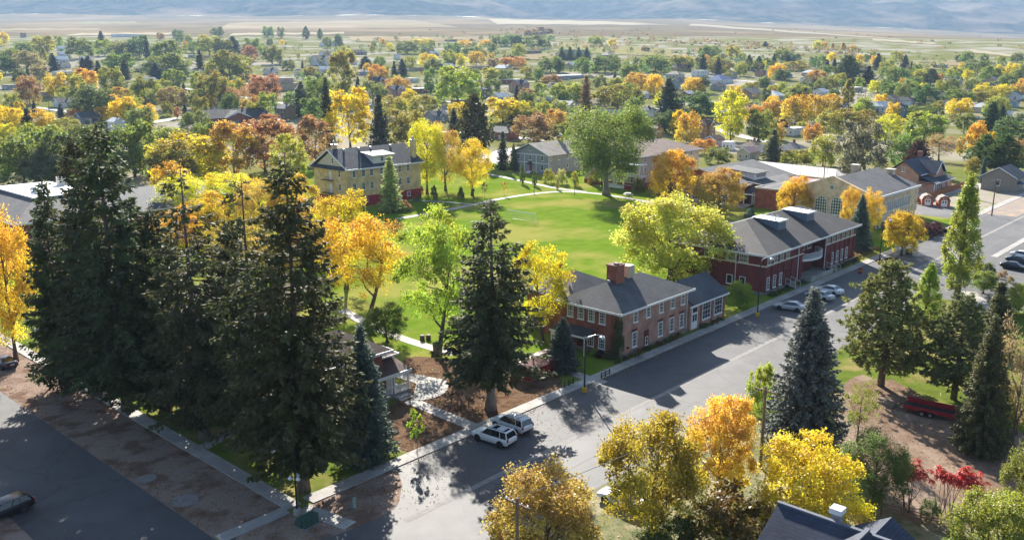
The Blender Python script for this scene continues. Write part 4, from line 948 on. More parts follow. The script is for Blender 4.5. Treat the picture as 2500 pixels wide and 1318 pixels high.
# ---- G: student centre
b = Bld('student_centre', 212.7, 100, 'red brick student centre with grey gable roof, shed dormer and white arched glazing', 'building')
b.mb('wall', MB().box(213, 112.2, 0, 243, 138.5, 5.3).prism([(112.2, 5.3), (125.3, 8.5), (138.5, 5.3)], 'x', 213.1, 242.9).box(212.8, 99.5, 0, 232, 108.2, 5.2).box(217.5, 108.2, 0, 240, 112.2, 5.1), brickR)
b.mb('roof', gable('x', 212.7, 243.6, 111.6, 139.1, 5.45, 8.85, 125.3), shGrey)
b.mb('side_roof', MB().poly([(217.0, 107.6, 5.25), (232.6, 107.6, 5.25), (240.5, 113, 5.95), (217.0, 113, 5.9)]).poly([(212.4, 99.2, 5.25), (232.6, 99.2, 5.25), (232.6, 107.6, 5.3), (212.4, 107.6, 5.3)]), shGrey)
b.mb('coping', MB().box(212.5, 99.2, 5.05, 212.75, 108.4, 5.45).box(212.5, 108.2, 5.05, 217.4, 108.45, 5.45).box(212.6, 111.4, 5.1, 219.5, 111.59, 5.55), creamM)
b.mb('gable_trim', MB().prism([(111.6, 5.5), (125.3, 8.95), (139.1, 5.5), (139.1, 5.25), (125.3, 8.65), (111.6, 5.25)], 'x', 212.6, 212.69), creamM)
dm = b.mb('dormer', MB().prism([(113.2, 5.7), (113.2, 7.7), (121.5, 8.4), (121.0, 7.5)], 'x', 221.5, 228.5), whiteM)
b.mb('dormer_roof', MB().poly([(221.0, 112.6, 7.75), (229.0, 112.6, 7.75), (229.0, 122.6, 8.62), (221.0, 122.6, 8.62)]).poly([(221.0, 112.6, 7.6), (229.0, 112.6, 7.6), (229.0, 122.6, 8.4), (221.0, 122.6, 8.4)]), shGrey, dm)
for i in range(5): b.win('-y', 223.0 + i * 1.1, 113.2, 6.3, .85, 1.1, 1, 1, sill=False)
bay = b.mb('glazed_bay', MB().box(211.2, 115, .2, 212.99, 132, .6).box(211.1, 114.8, 3.6, 213, 132.2, 4.3), whiteM)
for i in range(6):
    y = 116.4 + i * 2.85; b.win('-x', y, 211.5, .6, 2.3, 2.95, 3, 3, whiteM, False, True, name='arched_window')
for i in range(7): b.mb('column', MB().box(211.15, 114.9 + i * 2.83, .6, 211.45, 115.2 + i * 2.83, 3.6), whiteM, bay)
po = b.mb('portico', MB().poly([(213.2, 108.4, 3.4), (217.6, 108.4, 3.4), (215.9, 110.4, 5.0)]).poly([(213.2, 108.4, 3.4), (215.9, 110.4, 5.0), (213.2, 112.2, 3.4)]).poly([(217.6, 108.4, 3.4), (217.6, 112.2, 3.4), (215.9, 110.4, 5.0)]).box(213.2, 108.4, 3.1, 217.5, 112.1, 3.39), shDark)
b.mb('portico_trim', MB().box(213.05, 108.25, 3.0, 213.19, 112.2, 3.35).box(213.2, 108.25, 3.0, 217.4, 108.39, 3.35), whiteM, po)
for y in (108.7, 109.3, 111.8): b.mb('column', MB().lathe([(.2, 0), (.18, .1), (.15, 3.0), (.2, 3.05)], (213.5, y, .6), 10), whiteM, po)
d_ = b.mb('entrance_door', MB().box(217.4, 109.0, .6, 217.49, 111.2, 3.0), whiteM); b.mb('pane', MB().box(217.36, 109.2, .9, 217.41, 110.0, 2.7).box(217.36, 110.2, .9, 217.41, 111.0, 2.7), glassM, d_)
st_ = MB()
for i in range(8): st_.box(208.6 + i * .5, 109, 0, 213.2, 111.6, .08 * (i + 1))
b.mb('steps', st_, concM); b.mb('terrace', MB().box(208.8, 112, 0, 212.99, 134, .42), concM)
for y in (108.95, 111.65): b.mb('handrail', MB().tube([(208.7, y, .9), (213.0, y, 1.5)], .03, 5).tube([(208.7, y, 0), (208.7, y, .9)], .03, 5), steelM)
# ---- I: building far left with white flat roof top
b = Bld('dining_hall', 58, 181, 'brick hall with grey mansard roof and bright white flat top behind the spruces', 'building')
b.mb('wall', MB().box(59, 182, 0, 82, 222, 7.3).box(82.01, 184, 0, 109, 206, 6.5), brickR)
b.mb('roof', hip(58, 181, 83, 223, 7.4, 10.5, 65.6, 77, 191, 214), shGrey); b.mb('flat_roof', MB().box(65.3, 190.7, 10.5, 77.3, 214.3, 10.75), M('membrane_white', (.8, .8, .8), (.74, .74, .74)))
b.mb('fascia', fascia(58, 181, 83, 223, 7.4), whiteM); b.mb('wing_roof', hip(81, 183, 110, 207, 6.6, 10.0, 84, 103, 195), shDark); b.mb('wing_fascia', MB().box(83.3, 182.93, 6.3, 110.05, 182.98, 6.62), whiteM)
for i, (x, y) in enumerate(((68, 197), (70, 203), (73, 207))): b.mb('skylight', MB().lathe([(.9, 0), (.9, .25), (.6, .5), (.2, .6)], (x, y, 10.75), 10), whiteM)
b.mb('cooler', MB().box(76, 205, 10.75, 77.6, 206.6, 12.6), creamM)
for i in range(5): b.win('-y', 62.5 + i * 4.2, 182, 4.2, 2.2, 2.0, 3, 2); b.win('-y', 62.5 + i * 4.2, 182, 1.0, 1.6, 1.8, 2, 2); b.win('-x', 186 + i * 7, 59, 4.2, 1.6, 2.0, 2, 2)
for i in range(5): b.win('-y', 85 + i * 5, 184, 3.6, 1.6, 1.9, 2, 2)
# ---- H: brick house with porch among the spruces
b = Bld('porch_house', 53, 73.5, 'red brick house with brown shingle porch roof beside the blue spruce', 'house')
b.mb('wall', MB().box(53, 76.2, 0, 61.2, 84, 5.4), brickR); b.mb('roof', hip(52.2, 75.4, 62.2, 84.8, 5.5, 7.9, 56.5, 58, 80), shBrown); b.mb('fascia', fascia(52.2, 75.4, 62.2, 84.8, 5.5), whiteM)
b.mb('bay_roof', hip(61.0, 76.6, 64.0, 83, 4.4, 5.3, 61.2, 61.3, 79.5), shBrown); b.mb('bay_trim', fascia(61.2, 76.6, 64, 83, 4.4, .18), whiteM)
b.mb('bay_wall', MB().box(61.2, 77.4, 0, 63.2, 82, 4.3), brickR)
po = b.mb('porch_roof', MB().poly([(58.8, 74.6, 2.9), (64.1, 74.6, 2.9), (63.8, 77.5, 3.9), (58.8, 77.5, 3.9)]).poly([(58.8, 74.6, 2.75), (64.1, 74.6, 2.75), (64.1, 77.4, 2.75), (58.8, 77.4, 2.75)]).poly([(64.1, 74.6, 2.9), (64.1, 77.4, 2.75), (63.8, 77.5, 3.9)]), shBrown)
b.mb('porch_trim', MB().box(58.7, 74.5, 2.55, 64.15, 74.59, 2.92).box(64.11, 74.5, 2.55, 64.2, 77.4, 2.9), whiteM, po)
for x in (59.2, 61.3, 61.7, 63.8): b.mb('porch_post', MB().box(x - .08, 74.7, .5, x + .08, 74.86, 2.7), whiteM)
b.mb('porch_floor', MB().box(58.9, 74.5, 0, 64, 77.3, .5), concD)
m_ = MB().box(59.2, 74.73, 1.25, 61.3, 74.8, 1.32).box(59.2, 74.73, .62, 61.3, 74.8, .68).box(61.7, 74.73, 1.25, 63.8, 74.8, 1.32).box(61.7, 74.73, .62, 63.8, 74.8, .68)
b.mb('railing', m_, whiteM); m_ = MB()
for i in range(14): m_.box(59.3 + i * .15, 74.74, .68, 59.35 + i * .15, 74.79, 1.25)
for i in range(14): m_.box(61.8 + i * .15, 74.74, .68, 61.85 + i * .15, 74.79, 1.25)
b.mb('baluster', m_, whiteM); st_ = MB().box(61.3, 73.6, 0, 63.2, 74.5, .3).box(61.3, 73.2, 0, 63.2, 73.6, .15); b.mb('steps', st_, concM)
b.win('-y', 60.1, 76.2, 1.0, 1.0, 1.5, 1, 2); b.mb('door', MB().box(61.6, 76.1, .5, 62.5, 76.21, 2.5), whiteM)
for z in (1.0, 3.7): b.win('-x', 79, 53, z, 1.1, 1.6, 1, 2); b.win('-y', 56, 76.2, z, 1.1, 1.6, 1, 2)
sheet('patio', smooth_poly([(62.5, 72.2), (66.0, 71.2), (69.2, 74.0), (68.6, 77.5), (66.5, 84), (65.0, 84), (66.3, 77), (65.0, 75.0)], 3), .07, concM)
# ---- red garden shed under the big spruce
b = Bld('red_shed', 76.2, 66.8, 'low red painted board shed half hidden under the big spruce', 'shed')
x0, y0, x1, y1 = 75.6, 66.3, 82.6, 69.8
for i in range(12): b.mb('board', MB().box(x0 + .02, y0 + .02 + (i % 2) * .012, .2 + i * .115, x1 - .02, y1 - .02, .2 + i * .115 + .105), redM)
b.mb('skid', MB().box(x0 + .1, y0 + .1, 0, x1 - .1, y1 - .1, .2), stoneM)
b.mb('roof', gable('x', x0 - .25, x1 + .25, y0 - .3, y1 + .3, 1.62, 2.2), M('red_metal', (.13, .02, .018), (.10, .016, .015), scale=8, stretch=(1, .05, .05), rough=.5))
# ---- K: house at the lower right corner
b = Bld('blue_roof_house', 52, 8, 'house with dark blue shingle roof and white chimney vent in lower right corner', 'house')
b.mb('wall', MB().box(52.6, 6, 0, 62.4, 25.3, 2.6).prism([(52.6, 2.6), (57.5, 5.6), (62.4, 2.6)], 'y', 6.2, 25.2), M('siding_cream', (.6, .57, .5), (.55, .52, .45), scale=1))
b.mb('roof', gable('y', 5, 25.8, 51.6, 63.4, 2.5, 6.05, 57.5), shNavy); b.mb('ridge_cap', MB().box(57.35, 5, 5.98, 57.65, 25.85, 6.12), M('ridge_grey', (.14, .15, .18), (.12, .13, .16)))
b.mb('gable_roof', gable('x', 46.5, 57.5, 14.2, 24.0, 2.9, 6.35, 19.2), shNavy); b.mb('ridge_cap', MB().box(46.5, 19.05, 6.28, 57.6, 19.35, 6.43), MATS['ridge_grey'])
b.mb('gable_wall', MB().box(47.2, 15, 0, 52.6, 23.3, 2.8).prism([(15, 2.8), (19.2, 5.9), (23.3, 2.8)], 'x', 47.3, 52.5), MATS['siding_cream'])
b.mb('rear_roof', gable('x', 57.5, 62.0, 16.6, 21.6, 3.9, 5.5, 19.1), shNavy); b.mb('rear_wall', MB().box(58.5, 17.1, 2.6, 61.6, 21.1, 3.85).prism([(17.1, 3.85), (19.1, 5.2), (21.1, 3.85)], 'x', 58.6, 61.55), MATS['siding_cream'])
b.mb('rear_trim', MB().box(57.6, 16.5, 3.66, 62.05, 16.59, 3.9), whiteM)
v_ = b.mb('chimney_vent', MB().box(58.12, 21.42, 5.0, 58.78, 22.08, 6.3), M('flue_grey', (.35, .34, .34), (.28, .27, .27), rough=.6)); b.mb('vent_cap', MB().box(58.0, 21.3, 6.3, 58.9, 22.2, 6.7), M('flue_white', (.72, .72, .74), (.66, .66, .68), rough=.4), v_)
b.mb('roof_vent', MB().lathe([(.12, 0), (.12, .4), (.2, .42), (.1, .55)], (54.2, 21.0, 5.2), 8), whiteM)
# ---- J: brick house with cross gable, fence, barn-roof sheds, stone building
b = Bld('gabled_brick_house', 268, 84, 'pink brick house with navy cross-gable roof behind the orange board fence', 'house')
b.mb('wall', MB().box(270, 86, 0, 288, 95, 5.0).prism([(86, 5), (90.5, 8.5), (95, 5)], 'x', 270.1, 287.9).box(276, 83.5, 0, 284, 86, 5.2).prism([(276, 5.2), (280, 8.2), (284, 5.2)], 'y', 83.6, 90).box(269, 81.5, 0, 286, 86, 3.2), brickA)
b.mb('roof', gable('x', 269.4, 288.8, 85.3, 95.7, 5.1, 8.9, 90.5), shNavy); b.mb('gable_roof', gable('y', 82.9, 90.5, 275.4, 284.6, 5.1, 8.55, 280), shNavy)
b.mb('porch_roof', MB().poly([(268.2, 80.7, 3.1), (286.6, 80.7, 3.1), (286.6, 86, 4.7), (270, 86, 4.7)]).poly([(268.2, 80.7, 3.0), (286.6, 80.7, 3.0), (286.6, 86, 3.0), (268.2, 86, 3.0)]), shNavy)
b.mb('rake_trim', MB().prism([(275.4, 5.2), (280, 8.7), (284.6, 5.2), (284.6, 4.8), (280, 8.25), (275.4, 4.8)], 'y', 82.8, 82.89), whiteM); b.mb('eave_trim', MB().box(268.2, 80.6, 2.9, 286.6, 80.69, 3.12).box(269.4, 85.2, 4.9, 275.3, 85.29, 5.12), whiteM)
for x in (278.8, 281.2): b.win('-y', x, 83.6, 5.4, .8, 1.5, 1, 2)
for x in (274.5, 278.5, 283): b.win('-y', x, 81.5, 1.2, 1.8, 1.4, 3, 1)
b.win('-x', 90.5, 270, 5.6, .9, 1.4, 1, 2); c_ = b.mb('chimney', MB().box(285.2, 90.8, 7, 286.6, 92, 10.4), brickR)
for x in (268.5, 270.3): b.mb('porch_post', MB().box(x, 80.9, 0, x + .18, 81.1, 3), whiteM)
fen = Bld('board_fence', 248, 79, 'orange-brown board fence in front of the gabled brick house', 'fence')
fM = M('cedar', (.36, .13, .045), (.28, .10, .035), scale=2, rough=.8, stretch=(1, 1, .2)); me = MB().box(0, -.015, .08, .29, .015, 1.8).mesh('board', fM); mp_ = MB().box(-.06, .02, 0, .06, .14, 1.9).mesh('post', fM)
n = int((290 - 248) / .31)
for i in range(n): put('board', me, fen.root, (i * .31, 0, random.uniform(-.02, .02)))
for i in range(0, n, 8): put('post', mp_, fen.root, (i * .31, 0, 0))
def barn_shed(x, y, rz, label):
    b = Bld('barn_shed', x, y, label, 'shed', 'barn-roof garden sheds', rz=rz)
    o_ = [(-1.4, 0), (-1.4, 1.6), (-.95, 2.45), (0, 2.85), (.95, 2.45), (1.4, 1.6), (1.4, 0)]
    b.mb('wall', MB().prism(o_, 'y', 0, 3.4), M('barn_orange', (.40, .11, .05), (.34, .09, .04), scale=3, stretch=(1, 1, .1)))
    r_ = [(-1.58, 1.5), (-1.05, 2.52), (0, 2.98), (1.05, 2.52), (1.58, 1.5), (1.5, 1.45), (1.0, 2.4), (0, 2.84), (-1.0, 2.4), (-1.5, 1.45)]
    b.mb('roof', MB().prism(r_, 'y', -.15, 3.55), shTan)
    d_ = b.mb('door', MB().box(-.75, -.06, .1, .75, -.005, 1.75), whiteM); b.mb('pane', MB().box(-.5, -.08, 1.0, -.15, -.055, 1.55).box(.15, -.08, 1.0, .5, -.055, 1.55), glassM, d_)
    w_ = b.mb('loft_window', MB().box(-.4, -.07, 1.95, .4, -.005, 2.35), whiteM); b.mb('pane', MB().box(-.3, -.085, 2.0, -.03, -.06, 2.3).box(.03, -.085, 2.0, .3, -.06, 2.3), glassM, w_)
barn_shed(246.5, 75.6, R(-62), 'orange barn-roof shed with white doors, the one farther from the poplar')
barn_shed(247.0, 71.6, R(-62), 'orange barn-roof shed with white doors, partly hidden by the tall poplar')
b = Bld('stone_cottage', 287, 64.5, 'grey stone gable building with navy roof at the right edge by the far pavement', 'house')
b.mb('wall', MB().box(288.5, 65, 0, 300, 74, 4.0).prism([(65, 4), (69.5, 6.6), (74, 4)], 'x', 288.6, 299.9), M('grey_stone', (.30, .27, .22), (.25, .22, .18), scale=2, bump=.5)); b.mb('roof', gable('x', 288, 300.6, 64.3, 74.7, 4.0, 7.0), shNavy)
b.mb('rake_trim', MB().prism([(64.3, 4.1), (69.5, 7.1), (74.7, 4.1), (74.7, 3.85), (69.5, 6.8), (64.3, 3.85)], 'x', 287.9, 287.99), whiteM); b.win('-x', 69.5, 288.5, 1.6, 1.2, 1.8, 1, 1); b.mb('awning', MB().prism([(63.4, 2.2), (65, 2.2), (65, 3.0)], 'x', 291, 293.5), M('awning_blue', (.06, .09, .16), (.05, .08, .14)))
# ---- white windscreen fence of the courts behind the student centre
fen = Bld('court_fence', 245, 140, 'tall white windscreen fence around the courts behind the student centre', 'fence')
scM = M('windscreen', (.75, .76, .77), (.70, .71, .72), scale=.8, rough=.8)
nt_ = scM.node_tree; tr1 = nd(nt_, 'ShaderNodeBsdfTranslucent'); tr1.inputs[0].default_value = (.8, .8, .8, 1); mx1 = nd(nt_, 'ShaderNodeMixShader'); mx1.inputs[0].default_value = .6
nt_.links.new(nt_.nodes['Principled BSDF'].outputs[0], mx1.inputs[1]); nt_.links.new(tr1.outputs[0], mx1.inputs[2]); nt_.links.new(mx1.outputs[0], nt_.nodes['Material Output'].inputs[0])
cpts = [(246, 143), (286, 147.5), (281, 115), (263, 104.5), (238, 100)]
for i in range(len(cpts) - 1):
    a, c = Vector(cpts[i]), Vector(cpts[i + 1]); L = (c - a).length; n = int(L / 3.2)
    for k in range(n):
        p, q = a.lerp(c, k / n), a.lerp(c, (k + 1) / n); nrm = Vector((-(q - p).y, (q - p).x)).normalized() * .03; ins = (q - p) * .015
        p2, q2 = p + ins, q - ins
        fen.mb('screen_panel', MB().poly([(*p2, .2), (*q2, .2), (*q2, 3.4), (*p2, 3.4)]), scM)
        fen.mb('post', MB().tube([(p.x, p.y, 0), (p.x, p.y, 3.6)], .05, 6), steelM)
sheet('court', [(247, 142), (285, 146.5), (280, 116), (263, 106), (240, 101), (244, 130)], .03, M('court_red', (.30, .10, .09), (.25, .09, .08), scale=.5, c3=(.42, .38, .36), scale3=.12))
# ------------------------------------------------------------------ vehicles
tyreM = M('tyre', (.015, .015, .016), (.022, .022, .022), rough=.9)
rimM = M('alloy', (.42, .43, .45), (.36, .37, .38), rough=.3, metal=.7, spec=.5)
tailM = M('tail_lamp', (.45, .015, .02), (.38, .012, .016), rough=.2, spec=.6)
headM = M('head_lamp', (.65, .67, .7), (.58, .6, .64), rough=.15, spec=.7)
cglassM = M('car_glass', (.012, .014, .018), (.018, .02, .025), rough=.05, spec=.9)
plasticM = M('dark_plastic', (.02, .02, .022), (.03, .03, .03), rough=.6)
def paint(n, c):
    k = 'paint_' + n
    if k in MATS: return MATS[k]
    m = M(k, c, tuple(v * .96 for v in c), scale=.8, rough=.28, spec=.6); m.node_tree.nodes['Principled BSDF'].inputs['Coat Weight'].default_value = .6 if sum(c) > .3 else .12
    if sum(c) < .3: m.node_tree.nodes['Principled BSDF'].inputs['Specular IOR Level'].default_value = .35
    return m
SPEC = {
    'suv': dict(L=4.8, W=1.9, H=1.72, wb=2.85, wr=.37, body=[(-2.4, .74, .55, .95), (-2.34, .86, .42, 1.05), (-2.2, .92, .34, 1.08), (-1.3, .95, .28, 1.07), (0, .95, .27, 1.05), (.95, .95, .28, 1.05), (1.25, .94, .3, 1.03), (1.9, .91, .34, .96), (2.25, .84, .40, .86), (2.4, .66, .50, .74)], cab=(-2.28, 1.12, -2.02, .35, .86, .69), post=(-1.35, -.42)),
    'sedan': dict(L=4.8, W=1.82, H=1.45, wb=2.75, wr=.33, body=[(-2.4, .66, .5, .85), (-2.32, .8, .38, .95), (-2.1, .87, .3, 1.0), (-1.4, .9, .24, .98), (0, .91, .22, .93), (.9, .91, .22, .92), (1.2, .9, .24, .90), (1.8, .88, .28, .82), (2.22, .8, .34, .72), (2.4, .6, .42, .6)], cab=(-1.85, 1.15, -1.05, .25, .8, .6), post=(-.45, -.4)),
    'wagon': dict(L=4.75, W=1.8, H=1.48, wb=2.75, wr=.33, body=[(-2.38, .7, .5, .92), (-2.32, .82, .38, .98), (-2.15, .88, .3, 1.0), (-1.3, .9, .25, .98), (0, .9, .23, .95), (.9, .9, .23, .93), (1.2, .89, .25, .91), (1.8, .87, .28, .85), (2.22, .8, .34, .76), (2.38, .6, .42, .64)], cab=(-2.2, 1.1, -1.85, .25, .8, .62), post=(-1.2, -.4)),
    'pickup': dict(L=5.2, W=1.9, H=1.7, wb=3.2, wr=.38, body=[(-2.6, .9, .5, 1.0), (-2.55, .92, .45, 1.05), (-1.0, .93, .35, 1.05), (0, .93, .32, 1.05), (1.0, .93, .32, 1.05), (1.3, .92, .34, 1.03), (2.0, .9, .38, 1.0), (2.45, .86, .45, .9), (2.6, .75, .5, .75)], cab=(-.75, 1.3, -.6, .65, .85, .68), post=(.1, .1)),
}
CARM = {}
def car_meshes(kind, pm):
    k = (kind, pm.name)
    if k in CARM: return CARM[k]
    S = SPEC[kind]; m = MB(); secs = []
    for x, hw, zb, zt in S['body']:
        zm = zb + (zt - zb) * .55
        half = [(hw * .86, zb), (hw * .97, zb + .1), (hw, zm), (hw * .985, zt - .12), (hw * .93, zt - .03), (hw * .8, zt), (hw * .4, zt + .025)]
        secs.append([(x, y, z) for y, z in half] + [(x, -y, z) for y, z in half[::-1]])
    n = len(secs[0])
    for s_ in secs: m.v += s_
    for i in range(len(secs) - 1):
        for j in range(n): m.f.append((i * n + j, i * n + (j + 1) % n, (i + 1) * n + (j + 1) % n, (i + 1) * n + j))
    m.f.append(tuple(range(n))); m.f.append(tuple((len(secs) - 1) * n + j for j in range(n))[::-1])
    body = m.mesh('body', pm, True)
    b0, b1, t0, t1, hb, ht = S['cab']; zb = S['body'][4][3] - .03; H = S['H']
    bt = [(b0, hb, zb), (b1, hb * .97, zb), (b1, -hb * .97, zb), (b0, -hb, zb)]; tp = [(t0, ht, H - .05), (t1, ht, H - .06), (t1, -ht, H - .06), (t0, -ht, H - .05)]
    g = MB()
    for i in range(4): g.poly([bt[i], bt[(i + 1) % 4], tp[(i + 1) % 4], tp[i]])
    g.poly(tp); glass = g.mesh('greenhouse', cglassM)
    rf = MB(); prof = [(t0 - .06, H - .075), (t0 + .05, H - .02), ((t0 + t1) / 2, H + .01), (t1 - .15, H - .02), (t1 + .06, H - .085)]
    for i in range(4):
        (xa, za), (xb, zb_) = prof[i], prof[i + 1]; w_ = ht + .04
        rf.poly([(xa, w_, za - .03), (xb, w_, zb_ - .03), (xb, w_ * .8, zb_), (xa, w_ * .8, za)]).poly([(xa, w_ * .8, za), (xb, w_ * .8, zb_), (xb, -w_ * .8, zb_), (xa, -w_ * .8, za)]).poly([(xa, -w_ * .8, za), (xb, -w_ * .8, zb_), (xb, -w_, zb_ - .03), (xa, -w_, za - .03)])
    roof = rf.mesh('roof', pm, True)
    pil = []
    for i in range(4): pil.append(MB().tube([bt[i], tp[i]], [.075, .05], 5).mesh('pillar', pm))
    for sgn in (1, -1):
        for px_ in S['post']:
            f = (px_ - b0) / (b1 - b0); pil.append(MB().tube([(px_, sgn * (hb - .005), zb), (t0 + (t1 - t0) * (.1 + .8 * f), sgn * (ht + .005), H - .06)], .035, 4).mesh('pillar', plasticM if kind != 'suv' or px_ > -1 else pm))
    r = S['wr']; ty = MB(); k_ = 18
    prof_ = [(r * .62, -.11), (r * .93, -.115), (r, -.08), (r, .08), (r * .93, .115), (r * .62, .11)]
    for rr, yy in prof_:
        for j in range(k_): a = 2 * math.pi * j / k_; ty.v.append((rr * math.cos(a), yy, rr * math.sin(a)))
    for i in range(len(prof_) - 1):
        for j in range(k_): ty.f.append((i * k_ + j, i * k_ + (j + 1) % k_, (i + 1) * k_ + (j + 1) % k_, (i + 1) * k_ + j))
    tyre = ty.mesh('wheel', tyreM, True)
    rm = MB()
    for yy in (-.10, .10): rm.poly([(r * .2 * math.cos(a * .628), yy, r * .2 * math.sin(a * .628)) for a in range(10)])
    for sp in range(5):
        a = sp * 2 * math.pi / 5
        for yy in (-.098, .098):
            rm.poly([(r * .15 * math.cos(a - .5), yy, r * .15 * math.sin(a - .5)), (r * .64 * math.cos(a - .22), yy, r * .64 * math.sin(a - .22)), (r * .64 * math.cos(a + .22), yy, r * .64 * math.sin(a + .22)), (r * .15 * math.cos(a + .5), yy, r * .15 * math.sin(a + .5))])
    rim = rm.mesh('rim', rimM)
    ar = MB()
    for j in range(16): pass
    arch = MB().tube([(0, -.012, 0), (0, .012, 0)], r + .055, 20).mesh('wheel_arch', plasticM)
    fx = S['body'][-2]; rx = S['body'][1]
    hl = MB().prism([(-.17, -.06), (.17, -.06), (.15, .08), (-.12, .07)], 'x', -.1, .06).mesh('headlight', headM)
    tl = MB().box(-.05, -.09, -.14, .05, .09, .2 if kind in ('suv', 'wagon') else .05).mesh('taillight', tailM)
    mir = MB().prism([(-.08, -.06), (.1, -.06), (.1, .07), (-.08, .05)], 'x', -.06, .06).mesh('mirror', pm)
    CARM[k] = (body, glass, roof, pil, tyre, rim, arch, hl, tl, mir); return CARM[k]
def car(kind, loc, ang, pm, label, cat='car', group=None, name=None, extras=True, sc_=1.0):
    body, glass, roof, pil, tyre, rim, arch, hl, tl, mir = car_meshes(kind, pm); S = SPEC[kind]
    root = empty(name or {'suv': 'sport_utility_car', 'sedan': 'sedan_car', 'wagon': 'station_wagon', 'pickup': 'pickup_truck'}[kind], loc, ang); tag(root, label, cat, group)
    put('body', body, root); put('greenhouse', glass, root); rf = put('roof', roof, root)
    for p in pil: put('pillar', p, root)
    hw = S['W'] / 2
    for x in (-S['wb'] / 2, S['wb'] / 2):
        for s in (-1, 1):
            w_ = put('wheel', tyre, root, (x, s * (hw - .105), S['wr'])); put('rim', rim, w_)
            put('wheel_arch', arch, root, (x, s * (hw - .012), S['wr'] + .01))
    fx = S['body'][-2]; rx = S['body'][1]
    for s in (-1, 1):
        put('headlight', hl, root, (fx[0] - .02, s * (fx[1] - .14), fx[3] - .09)); put('taillight', tl, root, (rx[0], s * (rx[1] - .06), rx[3] - .12)); put('mirror', mir, root, (S['cab'][1] - .35, s * (hw + .06), S['body'][4][3] + .04))
    put('number_plate', MB().box(-.02, -.26, -.06, .02, .26, .06).mesh('number_plate', M('plate', (.7, .7, .72), (.6, .6, .62))), root, (rx[0] - .07, 0, .72))
    put('bumper', MB().box(-.06, -hw * .86, -.09, .05, hw * .86, .09).mesh('bumper', plasticM if kind in ('suv',) else pm), root, (rx[0] - .02, 0, .5))
    if kind == 'suv':
        t0, t1, ht = S['cab'][2], S['cab'][3], S['cab'][5]
        for s in (-1, 1): put('roof_rail', MB().tube([(t0 + .2, s * ht * .92, S['H'] - .01), (t0 + .3, s * ht * .92, S['H'] + .07), (t1 - .5, s * ht * .92, S['H'] + .07), (t1 - .35, s * ht * .92, S['H'] - .01)], .022, 5).mesh('roof_rail', plasticM), rf)
        if extras: put('sunroof', MB().box(t1 - 1.0, -.4, S['H'] - .004, t1 - .45, .4, S['H'] + .012).mesh('sunroof', cglassM), rf); put('rear_skylight', MB().box(t0 + .2, -.42, S['H'] - .03, t0 + .5, .42, S['H'] + .008).mesh('rear_skylight', cglassM), rf)
        else: 
            for xx in (t0 + .6, t1 - .8): put('cross_bar', MB().tube([(xx, -ht * .92, S['H'] + .07), (xx, ht * .92, S['H'] + .07)], .02, 5).mesh('cross_bar', plasticM), rf)
    return root
def car_w(kind, pf, pr, pm, label, **k):
    """car whose near-side front and rear tyres touch the ground at two places of the photograph"""
    a, c = G(*pf), G(*pr); d = (a - c); ang = math.atan2(d.y, d.x); mid = (a + c) / 2
    n = Vector((-d.y, d.x, 0)).normalized()
    if n.dot(Vector((mid.x, mid.y, 0))) < 0: n = -n
    return car(kind, mid + n * (SPEC[kind]['W'] / 2 - .1), ang, pm, label, **k)
pW, pS, pK, pN, pG = paint('white', (.74, .75, .77)), paint('silver', (.46, .48, .50)), paint('black', (.02, .021, .024)), paint('navy', (.025, .03, .045)), paint('green', (.16, .18, .05))
z0 = lambda p: Vector((p[0], p[1], .012))
car_w('suv', (1166.4, 1076.2), (1221, 1093.5), pW, 'white sport utility car with twin dark roof panels, nearer of the two', cat='car', group='white cars parked nose-in at the pavement')
car_w('suv', (1208, 1043), (1262, 1063), pW, 'white sport utility car with crossbars on its roof rack, beside the spruce trunk', cat='car', group='white cars parked nose-in at the pavement', extras=False)
car_w('sedan', (1904.3, 756), (1943.6, 761.5), pS, 'silver sedan parked nose-in just right of the tall lamp post', group='sedans parked by the maroon hall')
car_w('sedan', (1975, 727), (2012, 735.5), pS, 'silver sedan in the middle of three by the maroon hall', group='sedans parked by the maroon hall')
car_w('sedan', (1998, 714), (2035, 721.5), pW, 'white sedan at the far end of three by the maroon hall', group='sedans parked by the maroon hall')
car_w('sedan', (2196, 652), (2160, 645), pN, 'dark blue sedan parked beside the lamp post near the round maple')
car_w('sedan', (2488, 662), (2456, 656.5), pK, 'black sedan nearest in the row across the street', group='cars across the street')
car_w('sedan', (2500, 647), (2470, 642), pN, 'dark sedan in the middle of the row across the street', group='cars across the street')
car_w('sedan', (2510, 634), (2483, 630), pW, 'white sedan behind two dark sedans at the right edge', group='cars across the street')
car_w('pickup', (2309, 569), (2340, 574), pG, 'olive green pickup half hidden behind the tall poplar', cat='truck')
car_w('wagon', (-8, 1277), (47, 1255), pK, 'black station wagon cut off at the lower left edge')
car_w('sedan', (-25, 893), (8, 905), pN, 'dark car cut off at the left edge by the golden tree')
car_w('sedan', (1490, 1232), (1530, 1246), pW, 'white car glimpsed behind the golden tree at the bottom')
for px_, py_, a_, k_, pm_, lb in ((309, 204, .4, 'sedan', pN, 'small dark car on the far street near the tan flat-roofed building'), (763, 257, 1.2, 'pickup', pW, 'white vehicle parked beside the brown house far left of centre'), (2268, 257, .2, 'sedan', paint('blue', (.06, .13, .2)), 'small blue car by the white gabled house on the right'), (2387, 292, .9, 'pickup', pS, 'grey pickup parked beside the right far driveway'), (700, 285, 1.0, 'suv', pW, 'white van in front of the brown house left of centre'), (440, 150, .3, 'sedan', pW, 'tiny white car among the far left white sheds')):
    g_ = G(px_, py_); car(k_, g_, a_, pm_, lb)
